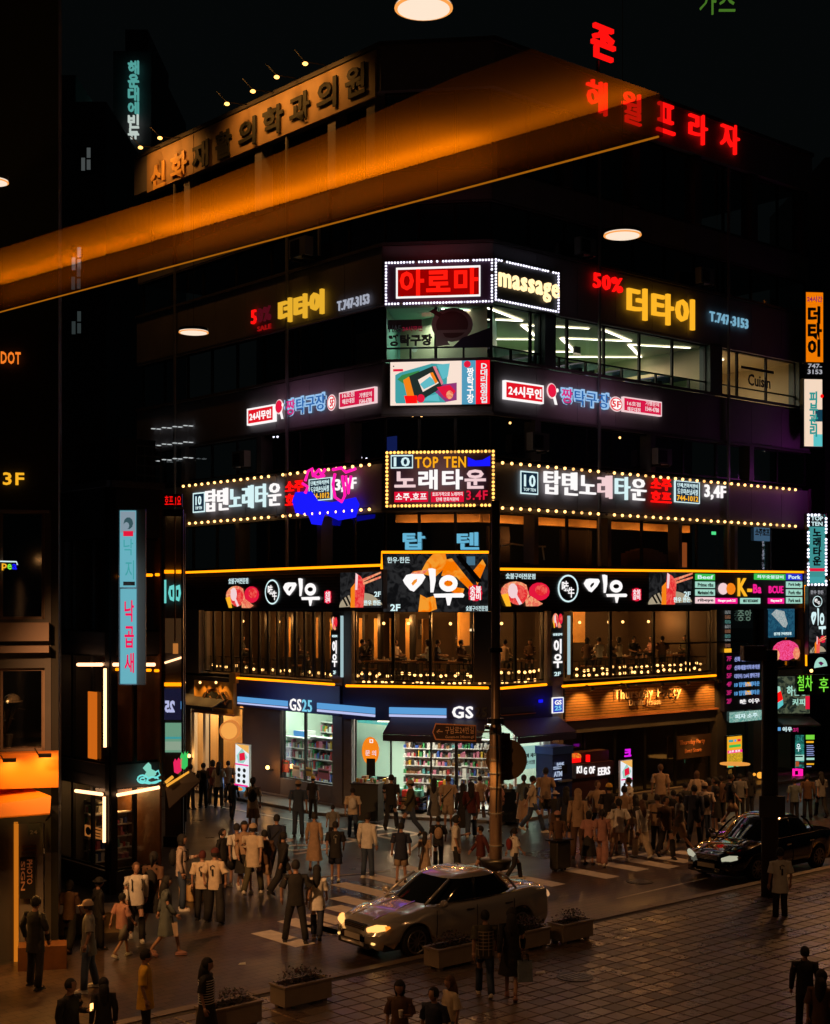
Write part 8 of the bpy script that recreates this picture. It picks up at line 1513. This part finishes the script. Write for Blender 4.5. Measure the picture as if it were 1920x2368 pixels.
def jug(px, py, n, label):
    p = gp(px, py); e = empty('water_barrier', (p[0], p[1], .0), R(-18), label, 'barrier', 'pale water filled barriers'); m = mat('yellowed_plastic', (.72, .50, .22), .5, noise=6, amt=.2)
    for k in range(n):
        b = MB(); x = k * .21; b.tube([(x, 0, 0), (x, 0, .03), (x, 0, .33), (x, 0, .40), (x, 0, .43)], [.09, .104, .104, .085, .04], 10); b.obj('segment', m, e, True); b = MB(); b.tube([(x, 0, .43), (x, 0, .455)], .035, 8); b.obj('cap', M_WHITE, e)
    b = MB(); b.tube([(0, .0, .44), (.05, 0, .50), (n * .21 - .26, 0, .50), (n * .21 - .21, 0, .44)], .012, 5); b.obj('handle', m, e)
jug(292, 2102, 3, 'row of three yellowish water barriers standing near the lit shop glass'); jug(293, 2090, 3, 'second row of yellowish water barriers just behind the first'); jug(424, 2083, 3, 'pair of yellowish water barriers beside the football shirt couple')
def bag(px, py, w_, h_, c, label, base=0, name='shopping_bag', z=.25):
    p = gp(px, py, base); e = empty(name, (p[0], p[1], base + z), R(10), label, 'bag'); b = MB(); b.add([(-w_ / 2, -.06, 0), (w_ / 2, -.06, 0), (w_ / 2, .06, 0), (-w_ / 2, .06, 0), (-w_ * .45, -.05, h_), (w_ * .45, -.05, h_), (w_ * .45, .05, h_), (-w_ * .45, .05, h_)], [(0, 3, 2, 1), (0, 1, 5, 4), (1, 2, 6, 5), (2, 3, 7, 6), (3, 0, 4, 7)]); b.obj('bag_body', c, e)
    for y in (-.05, .05): b = MB(); b.tube([(-w_ * .22, y, h_), (-w_ * .18, y, h_ + .12), (w_ * .18, y, h_ + .12), (w_ * .22, y, h_)], .009, 5); b.obj('handle', M_FRAME, e)
bag(391, 2214, .36, .27, fab('cream_bag', (.62, .48, .36)), 'cream shopping bag carried by the woman in blue grey', z=.42); bag(1214, 2318, .26, .36, fab('blue_bag', (.25, .32, .40)), 'pale blue paper bag carried by the woman in black', base=.12, z=.36)
p = gp(1296, 2014); e = empty('suitcase', (p[0], p[1], 0), AR, 'large dark suitcase standing on the crossing beside the woman in the pink cap', 'suitcase'); ms = mat('suitcase_shell', (.03, .028, .022), .4)
b = MB(); b.box(-.26, .26, -.15, .15, .07, .78); o_ = b.obj('shell', ms, e); mo = o_.modifiers.new('b', 'BEVEL'); mo.width = .04; mo.segments = 2
for x in (-.18, .18): b = MB(); b.tube([(x - .02, 0, .035), (x + .02, 0, .035)], .035, 8); b.obj('castor', M_BLACK, e)
b = MB(); b.tube([(-.12, .1, .78), (-.12, .1, 1.02), (.12, .1, 1.02), (.12, .1, .78)], .012, 5); b.obj('pull_handle', M_GREYMETAL, e); b = MB(); b.box(-.36, .3, -.2, .2, .80, .84); b.obj('flat_bag', M_FRAME, e)
for px, py, lb, r_ in ((1180, 1905, 'dark bin with white rubbish on top beside the corner window', .28), (850, 1903, 'dark stall counter left of the store door', .45)):
    p = gp(px, py); e = empty('bin' if r_ < .4 else 'stall_counter', (p[0], p[1], .1), FC2.a, lb, 'bin' if r_ < .4 else 'counter'); h = 1.0 if r_ < .4 else 1.15
    b = MB(); b.box(-r_, r_, -.3, .3, 0, h); b.obj('cabinet', mat('bin_dark', (.03, .035, .035), .6), e); b = MB(); b.box(-r_ - .03, r_ + .03, -.33, .33, h + .002, h + .04); b.obj('top_board', M_FRAME, e)
    for k in range(9): b = MB(); x = random.uniform(-r_ + .08, r_ - .08); y = random.uniform(-.2, .2); b.tube([(x, y, h + .04), (x, y, h + .16)], [.035, .045], 8); b.obj('cup', M_WHITE if r_ < .4 else random.choice(goods), e)
p = gp(190, 2150); e = empty('pale_box', (p[0], p[1], 0), R(15), 'large pale box lying on the pavement behind the wide trousered woman', 'box'); b = MB(); b.box(-.75, .75, -.45, .45, 0, .42); b.obj('box_body', mat('cardboard', (.42, .30, .14), .7, noise=3, amt=.2), e); b = MB(); b.box(-.77, .77, -.47, .47, .42, .45); b.obj('lid', mat('cardboard'), e)
bpy.context.view_layer.update()
